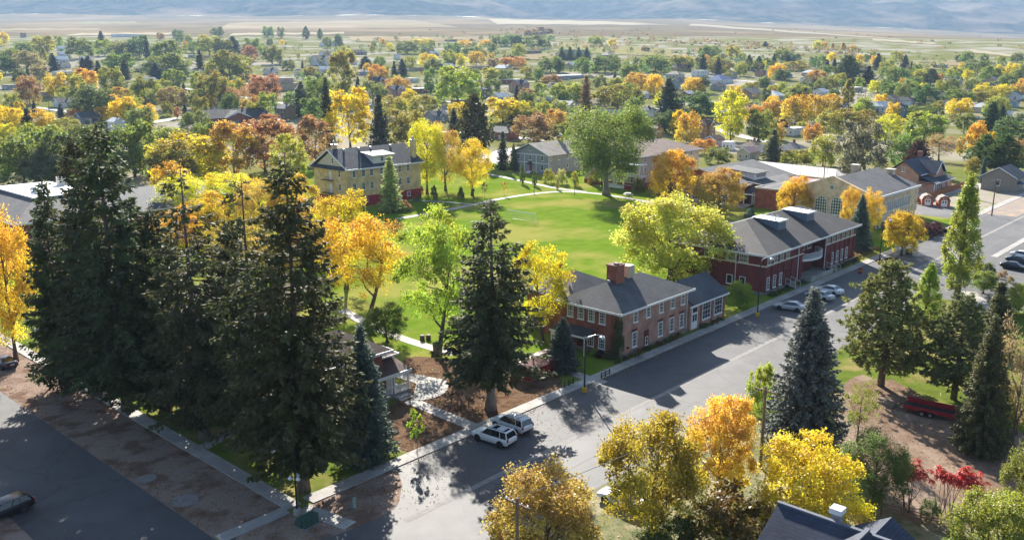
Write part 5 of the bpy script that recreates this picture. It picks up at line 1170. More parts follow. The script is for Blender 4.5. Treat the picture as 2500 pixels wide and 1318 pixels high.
# ---- red flatbed trailer
b = Bld('utility_trailer', 98, 27.6, 'red twin-axle flatbed trailer with black ramp gate on the dirt yard', 'trailer', rz=R(-83))
b.mb('deck', MB().box(-2.4, -.95, .55, 3.0, .95, .66), plasticM); b.mb('side_rail', MB().box(-2.4, -1.0, .5, 3.0, -.94, .95), redM); b.mb('side_rail', MB().box(-2.4, .94, .5, 3.0, 1.0, 1.25), redM); b.mb('front_rail', MB().box(2.94, -.94, .66, 3.0, .94, .95), redM)
for x in (-.45, .4):
    for y in (-1.1, 1.1):
        w_ = b.mb('wheel', MB().tube([(x, y - .1, .34), (x, y + .1, .34)], .34, 18), tyreM, smooth=False); b.mb('rim', MB().tube([(x, y - .115, .34), (x, y + .115, .34)], .19, 14), rimM, w_)
for y in (-1.1, 1.1): b.mb('fender', MB().box(-.95, y - .13, .7, .9, y + .13, .75), redM)
gt = b.mb('ramp_gate', MB().box(-2.5, -.9, .5, -2.42, .9, .56), blackM)
for i in range(6): b.mb('bar', MB().tube([(-2.45, -.85 + i * .34, .55), (-3.6, -.85 + i * .34, .12)], .03, 5), blackM, gt)
for i in range(3): b.mb('bar', MB().tube([(-2.75 - i * .38, -.88, .44 - i * .145), (-2.75 - i * .38, .88, .44 - i * .145)], .025, 5), blackM, gt)
b.mb('tongue', MB().tube([(3.0, -.6, .5), (4.2, 0, .5), (3.0, .6, .5)], .05, 6), redM)
# ------------------------------------------------------------------ lamps, poles, wires
yelM = M('yellow_paint', (.62, .40, .02), (.52, .33, .02), scale=4, rough=.6); globeM = M('lamp_globe', (.75, .76, .78), (.7, .71, .73), rough=.3, spec=.5)
def street_lamp(p, H, ang, label, base=True, arm=2.0):
    b = Bld('street_lamp', p[0], p[1], label, 'lamp post', 'street lamps', rz=ang)
    if base: b.mb('base', MB().lathe([(.3, 0), (.3, .58), (.26, .62)], (0, 0, 0), 14), yelM)
    b.mb('pole', MB().tube([(0, 0, 0), (0, 0, H * .5), (0, 0, H)], [.11, .09, .065], 8), blackM)
    ar = b.mb('arm', MB().tube([(0, 0, H - .5), (.3, 0, H - .05), (arm * .6, 0, H + .18), (arm, 0, H + .05)], [.045, .045, .04, .035], 6), steelM if base else blackM)
    b.mb('lamp_head', MB().lathe([(.05, .0), (.12, -.12), (.3, -.2), (.31, -.26), (.22, -.45), (.05, -.55)], (arm, 0, H + .12), 12), globeM, ar)
    return b
street_lamp((77.75, 59.6), 6.8, R(-40), 'black street lamp with yellow base in front of the brick hall')
street_lamp((120.3, 59.55), 8.9, R(-25), 'tall black street lamp with yellow base at the near corner of the maroon hall')
street_lamp((168.2, 59.1), 8.4, R(-20), 'tall black street lamp beside the dark blue sedan')
g_ = G(133, 936); street_lamp((g_.x, g_.y), height_at(g_, 792), R(200), 'black lamp post on the verge left of the spruce grove', base=False, arm=1.4)
g_ = G(726, 1256)
b = Bld('corner_lamp', g_.x, g_.y, 'black lamp post with three white lantern heads at the pavement corner', 'lamp post')
hc = height_at(g_, 1090)
b.local = True
b.mb('base', MB().lathe([(.32, 0), (.32, .55), (.28, .6)], (0, 0, 0), 12), concM); b.mb('pole', MB().tube([(0, 0, .5), (0, 0, hc)], [.09, .06], 8), blackM)
ar = b.mb('arm', MB().tube([(0, 0, hc - .6), (-.4, .3, hc - .15), (-1.3, 1.1, hc + .2)], .035, 6), blackM); b.mb('lamp_head', MB().lathe([(.05, 0), (.12, -.12), (.3, -.2), (.3, -.28), (.2, -.5), (.04, -.6)], (-1.3, 1.1, hc + .15), 12), globeM, ar)
hm = height_at(g_, 1162)
for a in (30, 150, 270):
    x, y = .42 * math.cos(R(a)), .42 * math.sin(R(a)); ar = b.mb('bracket', MB().tube([(0, 0, hm - .2), (x * .7, y * .7, hm + .05), (x, y, hm)], .03, 5), blackM)
    b.mb('lamp_head', MB().lathe([(.04, .1), (.1, 0), (.2, -.1), (.2, -.18), (.05, -.3)], (x, y, hm), 10), globeM, ar)
for px_, py_, lb in ((1304, 475, 'small black path lamp on the lawn edge before the grey house'), (1157, 500, 'small black path lamp where the dormitory path meets the lawn path'), (1572, 470, 'small black path lamp beside the columned porch'), (1403, 476, 'small black path lamp left of the elm trunk')):
    g_ = G(px_, py_); b = Bld('path_lamp', g_.x, g_.y, lb, 'lamp post', 'path lamps'); b.local = True
    b.mb('pole', MB().tube([(0, 0, 0), (0, 0, 3.6)], [.09, .06], 8), blackM); b.mb('lamp_head', MB().lathe([(.07, 0), (.24, .12), (.26, .45), (.3, .5), (.04, .75)], (0, 0, 3.55), 10), blackM)
def pole(px_, py_, H, label, wood=True, arms=1):
    g_ = G(px_, py_); b = Bld('utility_pole', g_.x, g_.y, label, 'utility pole', 'utility poles', z=g_.z); b.local = True
    m_ = M('pole_wood', (.20, .13, .095), (.14, .09, .07), scale=3, stretch=(1, 1, .1))
    b.mb('pole', MB().tube([(0, 0, 0), (0, 0, H)], [.17, .11], 8), m_)
    for k in range(arms):
        ca = b.mb('crossarm', MB().box(-.06, -1.1, H - .5 - k * .7, .06, 1.1, H - .38 - k * .7), m_)
        for y in (-.95, -.4, .4, .95): b.mb('insulator', MB().lathe([(.04, 0), (.06, .06), (.05, .14)], (0, y, H - .38 - k * .7), 6), globeM, ca)
    return Vector((g_.x, g_.y, g_.z + H))
P1 = pole(2421, 527, 9.0, 'weathered red-brown utility pole on the gravel near the right pavement')
P2 = pole(2010, 452, 11, 'utility pole rising behind the court fence')
P3 = pole(592, 312, 10, 'utility pole in front of the long dark-roofed ranch building')
P4 = pole(122, 285, 10, 'utility pole by the far left driveway')
P5 = pole(2112, 245, 12, 'pale utility pole by the right industrial yard', arms=2)
P6 = pole(1180, 300, 10, 'utility pole left of the red brick bungalow')
P7 = pole(1830, 300, 10, 'utility pole among golden trees on the right')
P8 = pole(1856, 1140, 8.2, 'weathered utility pole in front of the large blue spruce')
P9 = pole(1262, 1520, 9.5, 'utility pole top poking up at the bottom edge')
def wire(a, c, label, sag=.03, n=14, r=.022):
    pts = [a.lerp(c, i / n) - Vector((0, 0, sag * (c - a).length * 4 * (i / n) * (1 - i / n))) for i in range(n + 1)]
    base = pts[0]; o = MB().tube([p - base for p in pts], r, 4, False).build('overhead_wire', M('wire', (.10, .10, .10), (.08, .08, .08)), loc=base); tag(o, label, 'wire', 'overhead wires')
wire(P3, P4, 'overhead wire across the left side of the town'); wire(P5, P7, 'overhead wire over the right side of the town'); wire(P6, P3, 'overhead wire from the ranch building to the red bungalow'); wire(P1, P2, 'overhead wire above the barn-roof sheds'); wire(P8, P9, 'overhead wire along the near yards at the bottom', .015)
# ------------------------------------------------------------------ small things
grnM = M('utility_green', (.045, .095, .075), (.035, .08, .062), scale=3, rough=.5)
g_ = G(752, 1280); b = Bld('transformer_box', g_.x, g_.y, 'larger dark green utility cabinet beside the corner lamp', 'utility box', rz=.1); b.mb('cabinet', MB().prism([(-.5, 0), (.5, 0), (.5, .75), (.3, .92), (-.5, .92)], 'x', -.75, .75), grnM); b.mb('pad', MB().box(-.9, -.65, -.05, .9, .65, .06), concD); b.mb('door_seam', MB().box(-.02, -.515, .1, .02, -.5, .7), plasticM)
g_ = G(738, 1283); b = Bld('utility_pedestal', g_.x, g_.y, 'smaller green utility cabinet with white lock at the pavement corner', 'utility box', rz=.1); b.mb('cabinet', MB().prism([(-.36, 0), (.36, 0), (.36, .5), (.18, .66), (-.36, .66)], 'x', -.42, .42), grnM); b.mb('lock', MB().box(-.3, -.42, .48, -.22, -.36, .56), whiteM)
g_ = G(866, 1239); b = Bld('marker_post', g_.x, g_.y, 'pale green plastic marker post on the dirt corner', 'post', rz=.6); b.mb('post', MB().box(-.12, -.1, 0, .12, .1, .9), M('pale_green', (.22, .38, .34), (.18, .32, .28))); b.mb('cap', MB().box(-.14, -.12, .9, .14, .12, .98), M('pale_green', (.22, .38, .34)))
for px_, py_, n_ in ((318, 1168, 1), (410, 1222, 2)):
    g_ = G(px_ + 40, py_); o = sheet('manhole_pad' if n_ == 1 else 'concrete_pad', [(g_.x + (1.2 if n_ == 2 else .9) * math.cos(a * .52), g_.y + (1.2 if n_ == 2 else .9) * math.sin(a * .52)) for a in range(12)], .03, concD)
# soccer goal
gA, gB = G(1302, 546), G(1238, 536)
b = Bld('soccer_goal', gA.x, gA.y, 'white soccer goal with net on the lawn', 'goal')
d = (gB - gA); n = Vector((-d.y, d.x, 0)).normalized() * 1.9
if n.dot(Vector((1, 1, 0))) < 0: n = -n
Hg = 2.4; A3, B3 = Vector((gA.x, gA.y, 0)), Vector((gB.x, gB.y, 0)); up = Vector((0, 0, Hg))
b.mb('goal_post', MB().tube([A3, A3 + up], .06, 8), whiteM); b.mb('goal_post', MB().tube([B3, B3 + up], .06, 8), whiteM); b.mb('crossbar', MB().tube([A3 + up, B3 + up], .06, 8), whiteM)
for q in (A3, B3): b.mb('back_stay', MB().tube([q + up, q + up + n * .35, q + n], .035, 6), whiteM)
b.mb('ground_bar', MB().tube([A3, A3 + n, B3 + n, B3], .035, 6), whiteM)
net = MB(); nn_ = 26
for i in range(nn_ + 1):
    p = A3.lerp(B3, i / nn_); net.tube([p + up, p + up + n * .35, p + n], .011, 3, False)
for k in range(9):
    f = k / 8; net.tube([A3 + up * (1 - f) + n * (.35 + .65 * f), B3 + up * (1 - f) + n * (.35 + .65 * f)], .011, 3, False)
b.mb('net', net, whiteM)['kind'] = 'stuff'
g_ = G(1222, 942); b = Bld('bike_rack', g_.x, g_.y, 'white tubular frame leaning by the spruce trunk', 'rack', rz=.5)
b.mb('frame', MB().tube([(-.9, 0, 0), (-.8, .1, 1.0), (.8, .1, 1.0), (.9, 0, 0)], .03, 6), whiteM); b.mb('frame', MB().tube([(-.9, .9, 0), (-.8, .6, 1.0), (.8, .6, 1.0), (.9, .9, 0)], .03, 6), whiteM)
b.mb('brace', MB().tube([(.8, .1, 1), (.8, .6, 1)], .03, 6), whiteM); b.mb('brace', MB().tube([(-.8, .1, 1), (-.8, .6, 1)], .03, 6), whiteM); b.mb('brace', MB().tube([(.9, 0, 0), (.9, .9, 0)], .03, 6), whiteM)
for px_, py_, lb in ((1378, 948, 'short black rail of posts by the pavement under the spruce, left one'), (1468, 925, 'short black rail of posts beside the brick hall walk')):
    g_ = G(px_, py_); b = Bld('post_rail', g_.x, g_.y, lb, 'rail', rz=.05)
    for x in (0, .9, 1.8): b.mb('post', MB().box(x - .05, -.05, 0, x + .05, .05, .8), blackM)
    b.mb('rail', MB().box(0, -.03, .62, 1.8, .03, .68), blackM); b.mb('rail', MB().box(0, -.03, .3, 1.8, .03, .36), blackM)
g_ = G(1062, 863); b = Bld('tree_stump', g_.x, g_.y, 'pale cut post standing left of the leaning trunk', 'stump'); b.local = True; b.mb('stump', MB().tube([(0, 0, 0), (0, 0, 1.5)], [.28, .26], 10), barkL); b.mb('cut_top', MB().tube([(0, 0, 1.5), (0, 0, 1.53)], .25, 10), creamM)
for i, (px_, py_) in enumerate(((1031, 830), (1046, 829))):
    g_ = G(px_, py_); b = Bld('log_seat', g_.x, g_.y, ('dark log seat by the lower path, left one', 'dark log seat by the lower path, right one')[i], 'seat'); b.local = True; b.mb('log', MB().tube([(0, 0, 0), (0, 0, .7)], [.36, .33], 10), barkM); b.mb('cut_top', MB().tube([(0, 0, .7), (0, 0, .73)], .31, 10), barkL)
g_ = G(1533, 478); b = Bld('picnic_table', g_.x, g_.y, 'white round picnic table near the elm', 'table'); b.local = True
b.mb('tabletop', MB().lathe([(.9, .72), (.95, .75), (.95, .8), (.9, .82)], (0, 0, 0), 16), whiteM); b.mb('pedestal', MB().tube([(0, 0, 0), (0, 0, .74)], .08, 8), steelM)
for a in range(4): b.mb('bench', MB().box(-.5, 1.15, .42, .5, 1.45, .47).box(-.05, .2, .3, .05, 1.3, .36), whiteM).rotation_euler = (0, 0, a * math.pi / 2)
g_ = G(2218, 622); b = Bld('transformer_box', g_.x, g_.y, 'green and white utility cabinet beneath the round maple', 'utility box', rz=.3); b.mb('cabinet', MB().box(-.7, -.6, .1, .7, .6, 1.2), grnM); b.mb('lid', MB().box(-.75, -.65, 1.2, .75, .65, 1.4), whiteM); b.mb('pad', MB().box(-.9, -.8, 0, .9, .8, .1), concD)
g_ = G(2100, 667); b = Bld('barrel_planter', g_.x, g_.y, 'red bin with yellow bands at the street edge by the maroon hall', 'bin'); b.local = True; b.mb('bin', MB().lathe([(.3, 0), (.36, .5), (.32, 1.0)], (0, 0, 0), 12), redM); b.mb('band', MB().lathe([(.37, .45), (.38, .5), (.37, .6)], (0, 0, 0), 12), yelM)
g_ = G(2190, 625); b = Bld('street_sign', g_.x, g_.y, 'small white sign on a post near the round maple', 'sign'); b.local = True; b.mb('post', MB().tube([(0, 0, 0), (0, 0, 2.3)], .035, 6), steelM); b.mb('panel', MB().box(-.3, -.03, 1.7, .3, -.0, 2.3), whiteM)
g_ = G(1560, 882); b = Bld('cycle_stand', g_.x, g_.y, 'dark hoop cycle stand at the brick hall wall', 'rack'); b.local = True
for k in range(3): b.mb('hoop', MB().tube([(k * .4, 0, 0), (k * .4, .1, .7), (k * .4, .5, .7), (k * .4, .6, 0)], .025, 6), blackM)
# split rail fence at the lower right
a_, c_ = G(2150, 1258), G(2345, 1312); b = Bld('rail_fence', a_.x, a_.y, 'weathered split-rail fence behind the blue-roofed house', 'fence'); L = (c_ - a_); n = 4
wM = M('weathered_wood', (.27, .19, .13), (.18, .125, .09), scale=3, stretch=(1, 1, .3), rough=.9)
for i in range(n + 1): q = a_ + L * i / n; b.mb('post', MB().tube([(q.x, q.y, 0), (q.x + .03, q.y, 1.35)], [.09, .075], 6), wM)
for i in range(n):
    for k in range(4):
        p, q = a_ + L * i / n, a_ + L * (i + 1) / n; b.mb('rail', MB().tube([(p.x, p.y, .3 + k * .3 + random.uniform(-.05, .05)), (q.x, q.y, .3 + k * .3 + random.uniform(-.05, .05))], .05, 6), wM)
# rooftop kitchen garden of the courts is hidden; a pile of red dirt stands by the gymnasium
ORD = ['first', 'second', 'third', 'fourth', 'fifth', 'sixth', 'seventh', 'eighth', 'ninth', 'tenth', 'eleventh', 'twelfth', 'thirteenth', 'fourteenth', 'fifteenth', 'sixteenth']
# ------------------------------------------------------------------ houses of the town
LAND = [('the yellow dormitory', 930, 440), ('the grey house', 1320, 400), ('the elm on the lawn', 1480, 400), ('the student centre', 1790, 450), ('the gymnasium', 2120, 470), ('the navy gabled house', 2310, 430), ('the stone cottage', 2470, 450), ('the dining hall', 120, 480), ('the maroon hall', 1950, 620), ('the brick hall', 1560, 760), ('the court fence', 1900, 410)]
WM = {'white': M('wall_white', (.68, .68, .68), (.6, .6, .6), scale=.7), 'grey': M('wall_grey', (.32, .33, .35), (.27, .28, .3), scale=.7), 'tan': M('wall_tan', (.46, .36, .24), (.4, .31, .2), scale=.7), 'brown': M('wall_brown', (.24, .16, .09), (.2, .13, .075), scale=.7),
      'red': brickR, 'brick': brickA, 'cream': M('wall_cream', (.6, .53, .4), (.54, .47, .35), scale=.7), 'blue': M('wall_blue', (.24, .36, .46), (.2, .31, .4), scale=.7), 'pink': M('wall_pink', (.5, .33, .27), (.45, .29, .24), scale=.7)}
RM = {'dark': shDark, 'char': shCharcoal, 'grey': shGrey, 'brown': shBrown, 'tan': shTan, 'navy': shNavy, 'white': M('roof_white', (.68, .68, .67), (.62, .62, .61), scale=.5), 'green': M('roof_green', (.10, .2, .15), (.08, .17, .13), scale=.5), 'pink': M('roof_pink', (.46, .30, .27), (.4, .25, .22), scale=.8), 'blue': M('roof_blue', (.05, .12, .28), (.04, .1, .24), scale=.5), 'tar': M('roof_tar', (.2, .19, .18), (.26, .25, .24), scale=.3)}
def house(px_, py_, wpx, wall, roof, kind, st, label, rz=0, short=None, name=None, cat='house', chim=True, deep=.72, hmul=1.0):
    g_ = G(px_, py_); d = proj(g_)[2]; app = wpx * d / FPX
    w_ = app / (.675 + .738 * deep); dp = w_ * deep
    if rz: w_, dp = app / (.738 + .675 * deep), app / (.738 + .675 * deep) * deep
    fw = Vector((sy_, cy_, 0)); c = g_ + fw * (w_ * .25 + dp * .25)
    zz = min(ground_z(c.x + a * w_ / 2, c.y + e * w_ / 2) for a in (-1, 1) for e in (-1, 1))
    b = Bld(name or 'house', c.x, c.y, label, cat, z=zz, rz=rz if rz else 1e-6); b.local = True
    h = (2.7 * st + .5) * hmul + (g_.z - zz); a, e = w_ / 2, dp / 2; wm, rm = WM[wall], RM[roof]; rise = min(e, a) * .62
    if kind == 'gable':
        b.mb('wall', MB().box(-a, -e, -.5, a, e, h).prism([(-e, h), (0, h + rise * .95), (e, h)], 'x', -a + .03, a - .03), wm); b.mb('roof', gable('x', -a - .5, a + .5, -e - .5, e + .5, h - .05, h + rise + .1), rm)
        b.mb('rake_trim', MB().prism([(-e - .5, h), (0, h + rise + .15), (e + .5, h), (e + .5, h - .3), (0, h + rise - .2), (-e - .5, h - .3)], 'x', -a - .6, -a - .51), whiteM)
    elif kind == 'hip':
        b.mb('wall', MB().box(-a, -e, -.5, a, e, h), wm); k = min(a, e); b.mb('roof', hip(-a - .6, -e - .6, a + .6, e + .6, h, h + rise * .9, -a + k if a > e else 0, a - k if a > e else 0.01, 0), rm); b.mb('fascia', fascia(-a - .6, -e - .6, a + .6, e + .6, h, .22), whiteM)
    elif kind == 'cross':
        b.mb('wall', MB().box(-a, -e, -.5, a, e, h).prism([(-e, h), (0, h + rise * .95), (e, h)], 'x', -a + .03, a - .03), wm); b.mb('roof', gable('x', -a - .5, a + .5, -e - .5, e + .5, h - .05, h + rise + .1), rm)
        b.mb('gable_wall', MB().box(-a * .45, -e - 1.5, -.5, a * .25, -e, h).prism([(-a * .45, h), (-a * .1, h + rise * .75), (a * .25, h)], 'y', -e - 1.45, 0), wm)
        b.mb('gable_roof', gable('y', -e - 2.0, 0, -a * .52, a * .32, h - .05, h + rise * .9), rm); b.mb('rake_trim', MB().prism([(-a * .52, h + .02), (-a * .1, h + rise * .95), (a * .32, h + .02), (a * .32, h - .3), (-a * .1, h + rise * .62), (-a * .52, h - .3)], 'y', -e - 2.1, -e - 2.01), whiteM)
    else:
        b.mb('wall', MB().box(-a, -e, -.5, a, e, h), wm); b.mb('roof', MB().box(-a - .2, -e - .2, h, a + .2, e + .2, h + .3), rm)
    nwin = max(2, min(8, int(w_ / 3.0)))
    for s in range(st):
        for i in range(nwin):
            u = -a + w_ * (i + .5) / nwin
            if s == 0 and i == nwin // 2: b.mb('door', MB().box(u - .5, -e - .07 - (1.5 if kind == 'cross' and -a * .5 < u < a * .3 else 0), 0, u + .5, -e - .005 - (1.5 if kind == 'cross' and -a * .5 < u < a * .3 else 0), 2.1), whiteM if i % 2 else redM); continue
            yy = -e - (1.5 if kind == 'cross' and -a * .5 < u < a * .3 else 0)
            b.win('-y', u, yy, 1.0 + 2.7 * s, 1.1, 1.3, 1, 2)
        for i in (-.4, .4): b.win('-x', i * dp * .6, -a, 1.0 + 2.7 * s, 1.0, 1.3, 1, 2)
    if kind == 'gable' and st > 1: b.win('-x', 0, -a, h + .2, .8, 1.0, 1, 1)
    if chim and kind != 'flat': b.mb('chimney', MB().box(a * .3, -.35, h + rise * .5, a * .3 + .8, .45, h + rise + .9), brickR)
    LAND.append((short or label, px_, py_ - 12)); return b
Z = .34137
def h1(x, y, wz, *r, **k): return house(x * Z, y * Z, wz * Z, *r, **k)
def h2(x, y, wz, *r, **k): return house(825 + x * Z, y * Z, wz * Z, *r, **k)
def h3(x, y, wz, *r, **k): return house(1650 + x * Z, y * Z, wz * Z, *r, **k)
W90 = -math.pi / 2
h1(1620, 890, 470, 'red', 'char', 'cross', 1, 'long ranch building with dark roof, gabled entry and dark red walls', short='the long ranch building', name='ranch_building', cat='building', deep=.35)
h1(1560, 985, 260, 'grey', 'dark', 'gable', 1, 'low grey building with dark roof just in front of the ranch building', short='the low grey building', cat='building', chim=False)
h1(2030, 855, 150, 'brown', 'grey', 'gable', 2, 'brown two-storey house with grey roof beside the dark tall spruce', rz=W90, short='the brown two-storey house')
h1(315, 695, 100, 'tan', 'brown', 'flat', 1, 'low tan flat-roofed garage under the russet tree', short='the tan garage', cat='garage')
h1(440, 770, 160, 'white', 'grey', 'gable', 1, 'white bungalow with grey roof and driveway at far left', short='the white bungalow')
h1(820, 960, 140, 'white', 'white', 'gable', 2, 'white gabled house with pale roof among trees at left', rz=W90, short='the white gabled house')
h1(600, 880, 160, 'grey', 'dark', 'gable', 1, 'small house with blue-grey roof left of the white gabled house', short='the blue-grey roof')
h1(1320, 755, 150, 'tan', 'grey', 'hip', 2, 'two-storey tan house with grey hip roof by the bend of the far street', short='the tan hip-roofed house')
h1(1890, 660, 420, 'tan', 'tar', 'flat', 2, 'large tan flat-roofed school block at upper left of centre', short='the tan school block', name='school_block', cat='building', chim=False, deep=.6)
h1(2035, 645, 110, 'pink', 'tar', 'flat', 3, 'tall pinkish flat-roofed block behind the tan school block', short='the pinkish block', cat='building', chim=False)
h1(2290, 470, 170, 'white', 'char', 'cross', 2, 'white house with dark cross-gable roof high on the left slope', short='the white cross-gable house')
h1(430, 540, 150, 'white', 'white', 'flat', 1, 'long low white building behind the yellow tree at far left', short='the long white building', cat='building', chim=False)
h1(415, 445, 110, 'white', 'white', 'gable', 1, 'white shed nearest of three at far upper left', short='the near white shed', cat='shed', chim=False)
h1(440, 405, 80, 'white', 'white', 'gable', 1, 'white shed in the middle of three at far upper left', short='the middle white shed', cat='shed', chim=False)
h1(440, 365, 90, 'white', 'white', 'gable', 1, 'white shed highest of three at far upper left', short='the upper white shed', cat='shed', chim=False)
h1(885, 268, 200, 'white', 'white', 'flat', 2, 'large pale blue-white plant building at the town edge, upper left', short='the pale plant building', cat='building', chim=False, deep=.4)
h1(160, 272, 40, 'brown', 'char', 'flat', 3, 'small dark tower block at the far upper left edge of town', short='the dark tower', cat='tower', chim=False)
h1(1385, 415, 95, 'grey', 'white', 'flat', 1, 'grey flat-roofed box building amid green trees at upper left', short='the grey box building', cat='building', chim=False)
h1(1905, 425, 90, 'brown', 'brown', 'hip', 1, 'small brown house right of the red tree at upper left', short='the small brown house')
h1(2340, 335, 130, 'white', 'tan', 'gable', 1, 'pale long house on the upper slope left of centre', short='the pale long house', chim=False)
h1(2310, 520, 110, 'white', 'white', 'gable', 1, 'white low house below the white cross-gable house', short='the white low house')
h1(1930, 535, 110, 'white', 'dark', 'cross', 1, 'small gabled white house behind the tan school block', short='the small gabled house')
h2(280, 605, 130, 'brown', 'navy', 'cross', 1, 'brown house with navy gables left of centre in the town', short='the navy-gabled brown house')
h2(405, 705, 140, 'brick', 'navy', 'cross', 2, 'brick house with steep navy roof right of the pale yellow tree', short='the steep navy roof')
h2(580, 668, 160, 'red', 'white', 'flat', 1, 'low dark red house with white carport roof', short='the white carport', chim=False)
h2(170, 540, 100, 'grey', 'grey', 'hip', 1, 'grey hip-roofed cottage left of centre in the town', short='the grey cottage')
h2(150, 395, 100, 'brown', 'char', 'gable', 1, 'dark-roofed house on the upper slope, left of the little white house', short='the upper dark house')
h2(420, 425, 50, 'white', 'grey', 'gable', 2, 'little tall white house on the upper slope', rz=W90, short='the little white house')
h2(525, 590, 100, 'white', 'white', 'flat', 1, 'white flat-roofed house left of the big bright cottonwood', short='the white flat house', chim=False)
h2(1010, 700, 110, 'brown', 'navy', 'hip', 2, 'dark hip-roofed house just right of the big bright cottonwood', short='the dark hip-roofed house')
h2(1295, 660, 150, 'brick', 'navy', 'cross', 2, 'brick house with navy gables right of centre in the town', short='the navy-gabled brick house')
h2(1160, 730, 150, 'white', 'white', 'gable', 1, 'white roofed house below the navy-gabled brick house', short='the white-roofed house', chim=False)
h2(690, 740, 140, 'grey', 'grey', 'gable', 1, 'grey-roofed house below the big bright cottonwood', short='the grey-roofed house')
h2(700, 870, 170, 'grey', 'dark', 'cross', 1, 'grey house with dark gables behind the yellow campus trees', short='the grey gabled house')
h2(780, 850, 100, 'white', 'tan', 'hip', 1, 'pale hip-roofed house right of the grey gabled house', short='the pale hip-roofed house')
h2(1195, 1000, 200, 'red', 'dark', 'gable', 1, 'red brick bungalow with dark gable roof and white awnings', rz=W90, short='the red brick bungalow')
h2(1560, 730, 150, 'white', 'white', 'flat', 1, 'white low building between two yellow-green trees', short='the white low building', cat='building', chim=False)
h2(1640, 570, 330, 'grey', 'white', 'flat', 1, 'long pale warehouse right of centre in the town', short='the pale warehouse', cat='building', chim=False, deep=.4)
h2(1690, 425, 270, 'cream', 'green', 'gable', 2, 'long hall with green roof and a row of conifers on the upper slope', short='the green-roofed hall', cat='building', chim=False, deep=.35)
h2(1940, 415, 140, 'brown', 'tan', 'hip', 1, 'low brown building right of the green-roofed hall', short='the low brown building', cat='building')
h2(2210, 870, 120, 'white', 'navy', 'gable', 2, 'tall white house with navy roof behind the elm', rz=W90, short='the tall white house')
h2(2190, 705, 80, 'white', 'white', 'gable', 1, 'small white garage behind the elm', short='the small white garage', cat='garage', chim=False)
h2(2440, 640, 110, 'blue', 'navy', 'gable', 2, 'house with dark blue roof beside the dark tall spruce, right of the elm', short='the dark blue roof')
h2(1240, 600, 180, 'red', 'white', 'flat', 1, 'low building with red fascia in the middle of town', short='the red fascia building', cat='building', chim=False)
h2(2275, 1010, 90, 'brick', 'brown', 'gable', 2, 'brick gable peeping above the brown-roofed porch dormitory', rz=W90, short='the brick gable')
h2(990, 500, 180, 'tan', 'tar', 'flat', 1, 'long tan flat building above the big bright cottonwood', short='the long tan building', cat='building', chim=False, deep=.4)
h2(1970, 640, 100, 'grey', 'grey', 'hip', 1, 'grey hip-roofed house half hidden behind the domed green tree', short='the half-hidden grey house')
h2(1400, 540, 90, 'white', 'tan', 'gable', 1, 'small pale house left of the pale warehouse', short='the small pale house')
h2(870, 300, 220, 'brown', 'char', 'flat', 1, 'long dark low building at the town edge, upper middle', short='the long dark building', cat='building', chim=False, deep=.4)
h2(1380, 385, 160, 'brown', 'brown', 'flat', 1, 'brown yard building left of the green-roofed hall', short='the brown yard building', cat='building', chim=False)
h3(330, 600, 210, 'white', 'blue', 'hip', 1, 'white shop with bright blue roof edge on the right', short='the blue-roofed shop', cat='building', chim=False)
h3(310, 650, 120, 'grey', 'brown', 'gable', 1, 'grey house below the blue-roofed shop', short='the grey house below the shop')
h3(550, 700, 190, 'brick', 'tan', 'gable', 1, 'long brick house with tan roof on the right', short='the long brick house')
h3(90, 705, 100, 'red', 'white', 'gable', 1, 'red garage with white roof right of the dark spruce', short='the red garage', cat='garage', chim=False)
h3(180, 555, 130, 'white', 'white', 'flat', 2, 'white box building beside the blue-roofed shop', short='the white box building', cat='building', chim=False)
h3(620, 550, 100, 'brick', 'brown', 'cross', 1, 'small brick house with brown roof by the golden round tree', short='the small brick house')
h3(510, 775, 100, 'tan', 'tan', 'gable', 1, 'tan house left of the orange trees on the right', short='the tan house')
h3(205, 985, 190, 'brick', 'brown', 'cross', 2, 'large brick house with dark brown gables behind the porch dormitory', short='the large brown-gabled house')
h3(285, 1055, 150, 'pink', 'brown', 'gable', 1, 'pinkish low wing in front of the large brown-gabled house', short='the pinkish wing', chim=False)
h3(385, 1075, 100, 'white', 'white', 'flat', 1, 'small white annexe right of the pinkish wing', short='the white annexe', cat='shed', chim=False)
h3(560, 1100, 170, 'white', 'brown', 'hip', 1, 'white house with dark brown hip roof left of the green spruce', short='the white brown-roofed house')
h3(530, 1150, 170, 'cream', 'pink', 'gable', 1, 'long shed with pinkish metal roof behind the court fence', short='the pink-roofed shed', cat='shed', chim=False)
h3(850, 1130, 250, 'tan', 'dark', 'hip', 1, 'broad cottage with dark hip roof behind the court fence', short='the broad cottage')
h3(870, 970, 200, 'white', 'white', 'flat', 1, 'white mobile home left of the orange maple on the right', short='the white mobile home', chim=False, deep=.4)
h3(1600, 850, 130, 'blue', 'navy', 'gable', 2, 'light blue house with navy roof on the right', rz=W90, short='the light blue house')
h3(1560, 750, 160, 'tan', 'brown', 'gable', 1, 'tan house with brown roof above the light blue house', short='the brown-roofed tan house')
h3(1665, 755, 110, 'white', 'grey', 'gable', 1, 'white house with grey roof right of the brown-roofed tan house', rz=W90, short='the white grey-roofed house')
h3(1900, 710, 100, 'white', 'navy', 'gable', 1, 'white house with navy roof at the right in the town', rz=W90, short='the white navy-roofed house')
h3(2430, 770, 100, 'blue', 'grey', 'gable', 1, 'blue-grey house at the right edge of town', short='the blue-grey house')
h3(1050, 690, 120, 'white', 'white', 'gable', 1, 'white-roofed shed behind the golden row of trees', short='the white-roofed shed', cat='shed', chim=False)
h3(1280, 660, 170, 'grey', 'white', 'flat', 1, 'pale yard building beside the tall pole on the right', short='the pale yard building', cat='building', chim=False)
h3(970, 595, 140, 'white', 'tan', 'gable', 1, 'pale house behind the golden hedge trees on the right', short='the pale house at right')
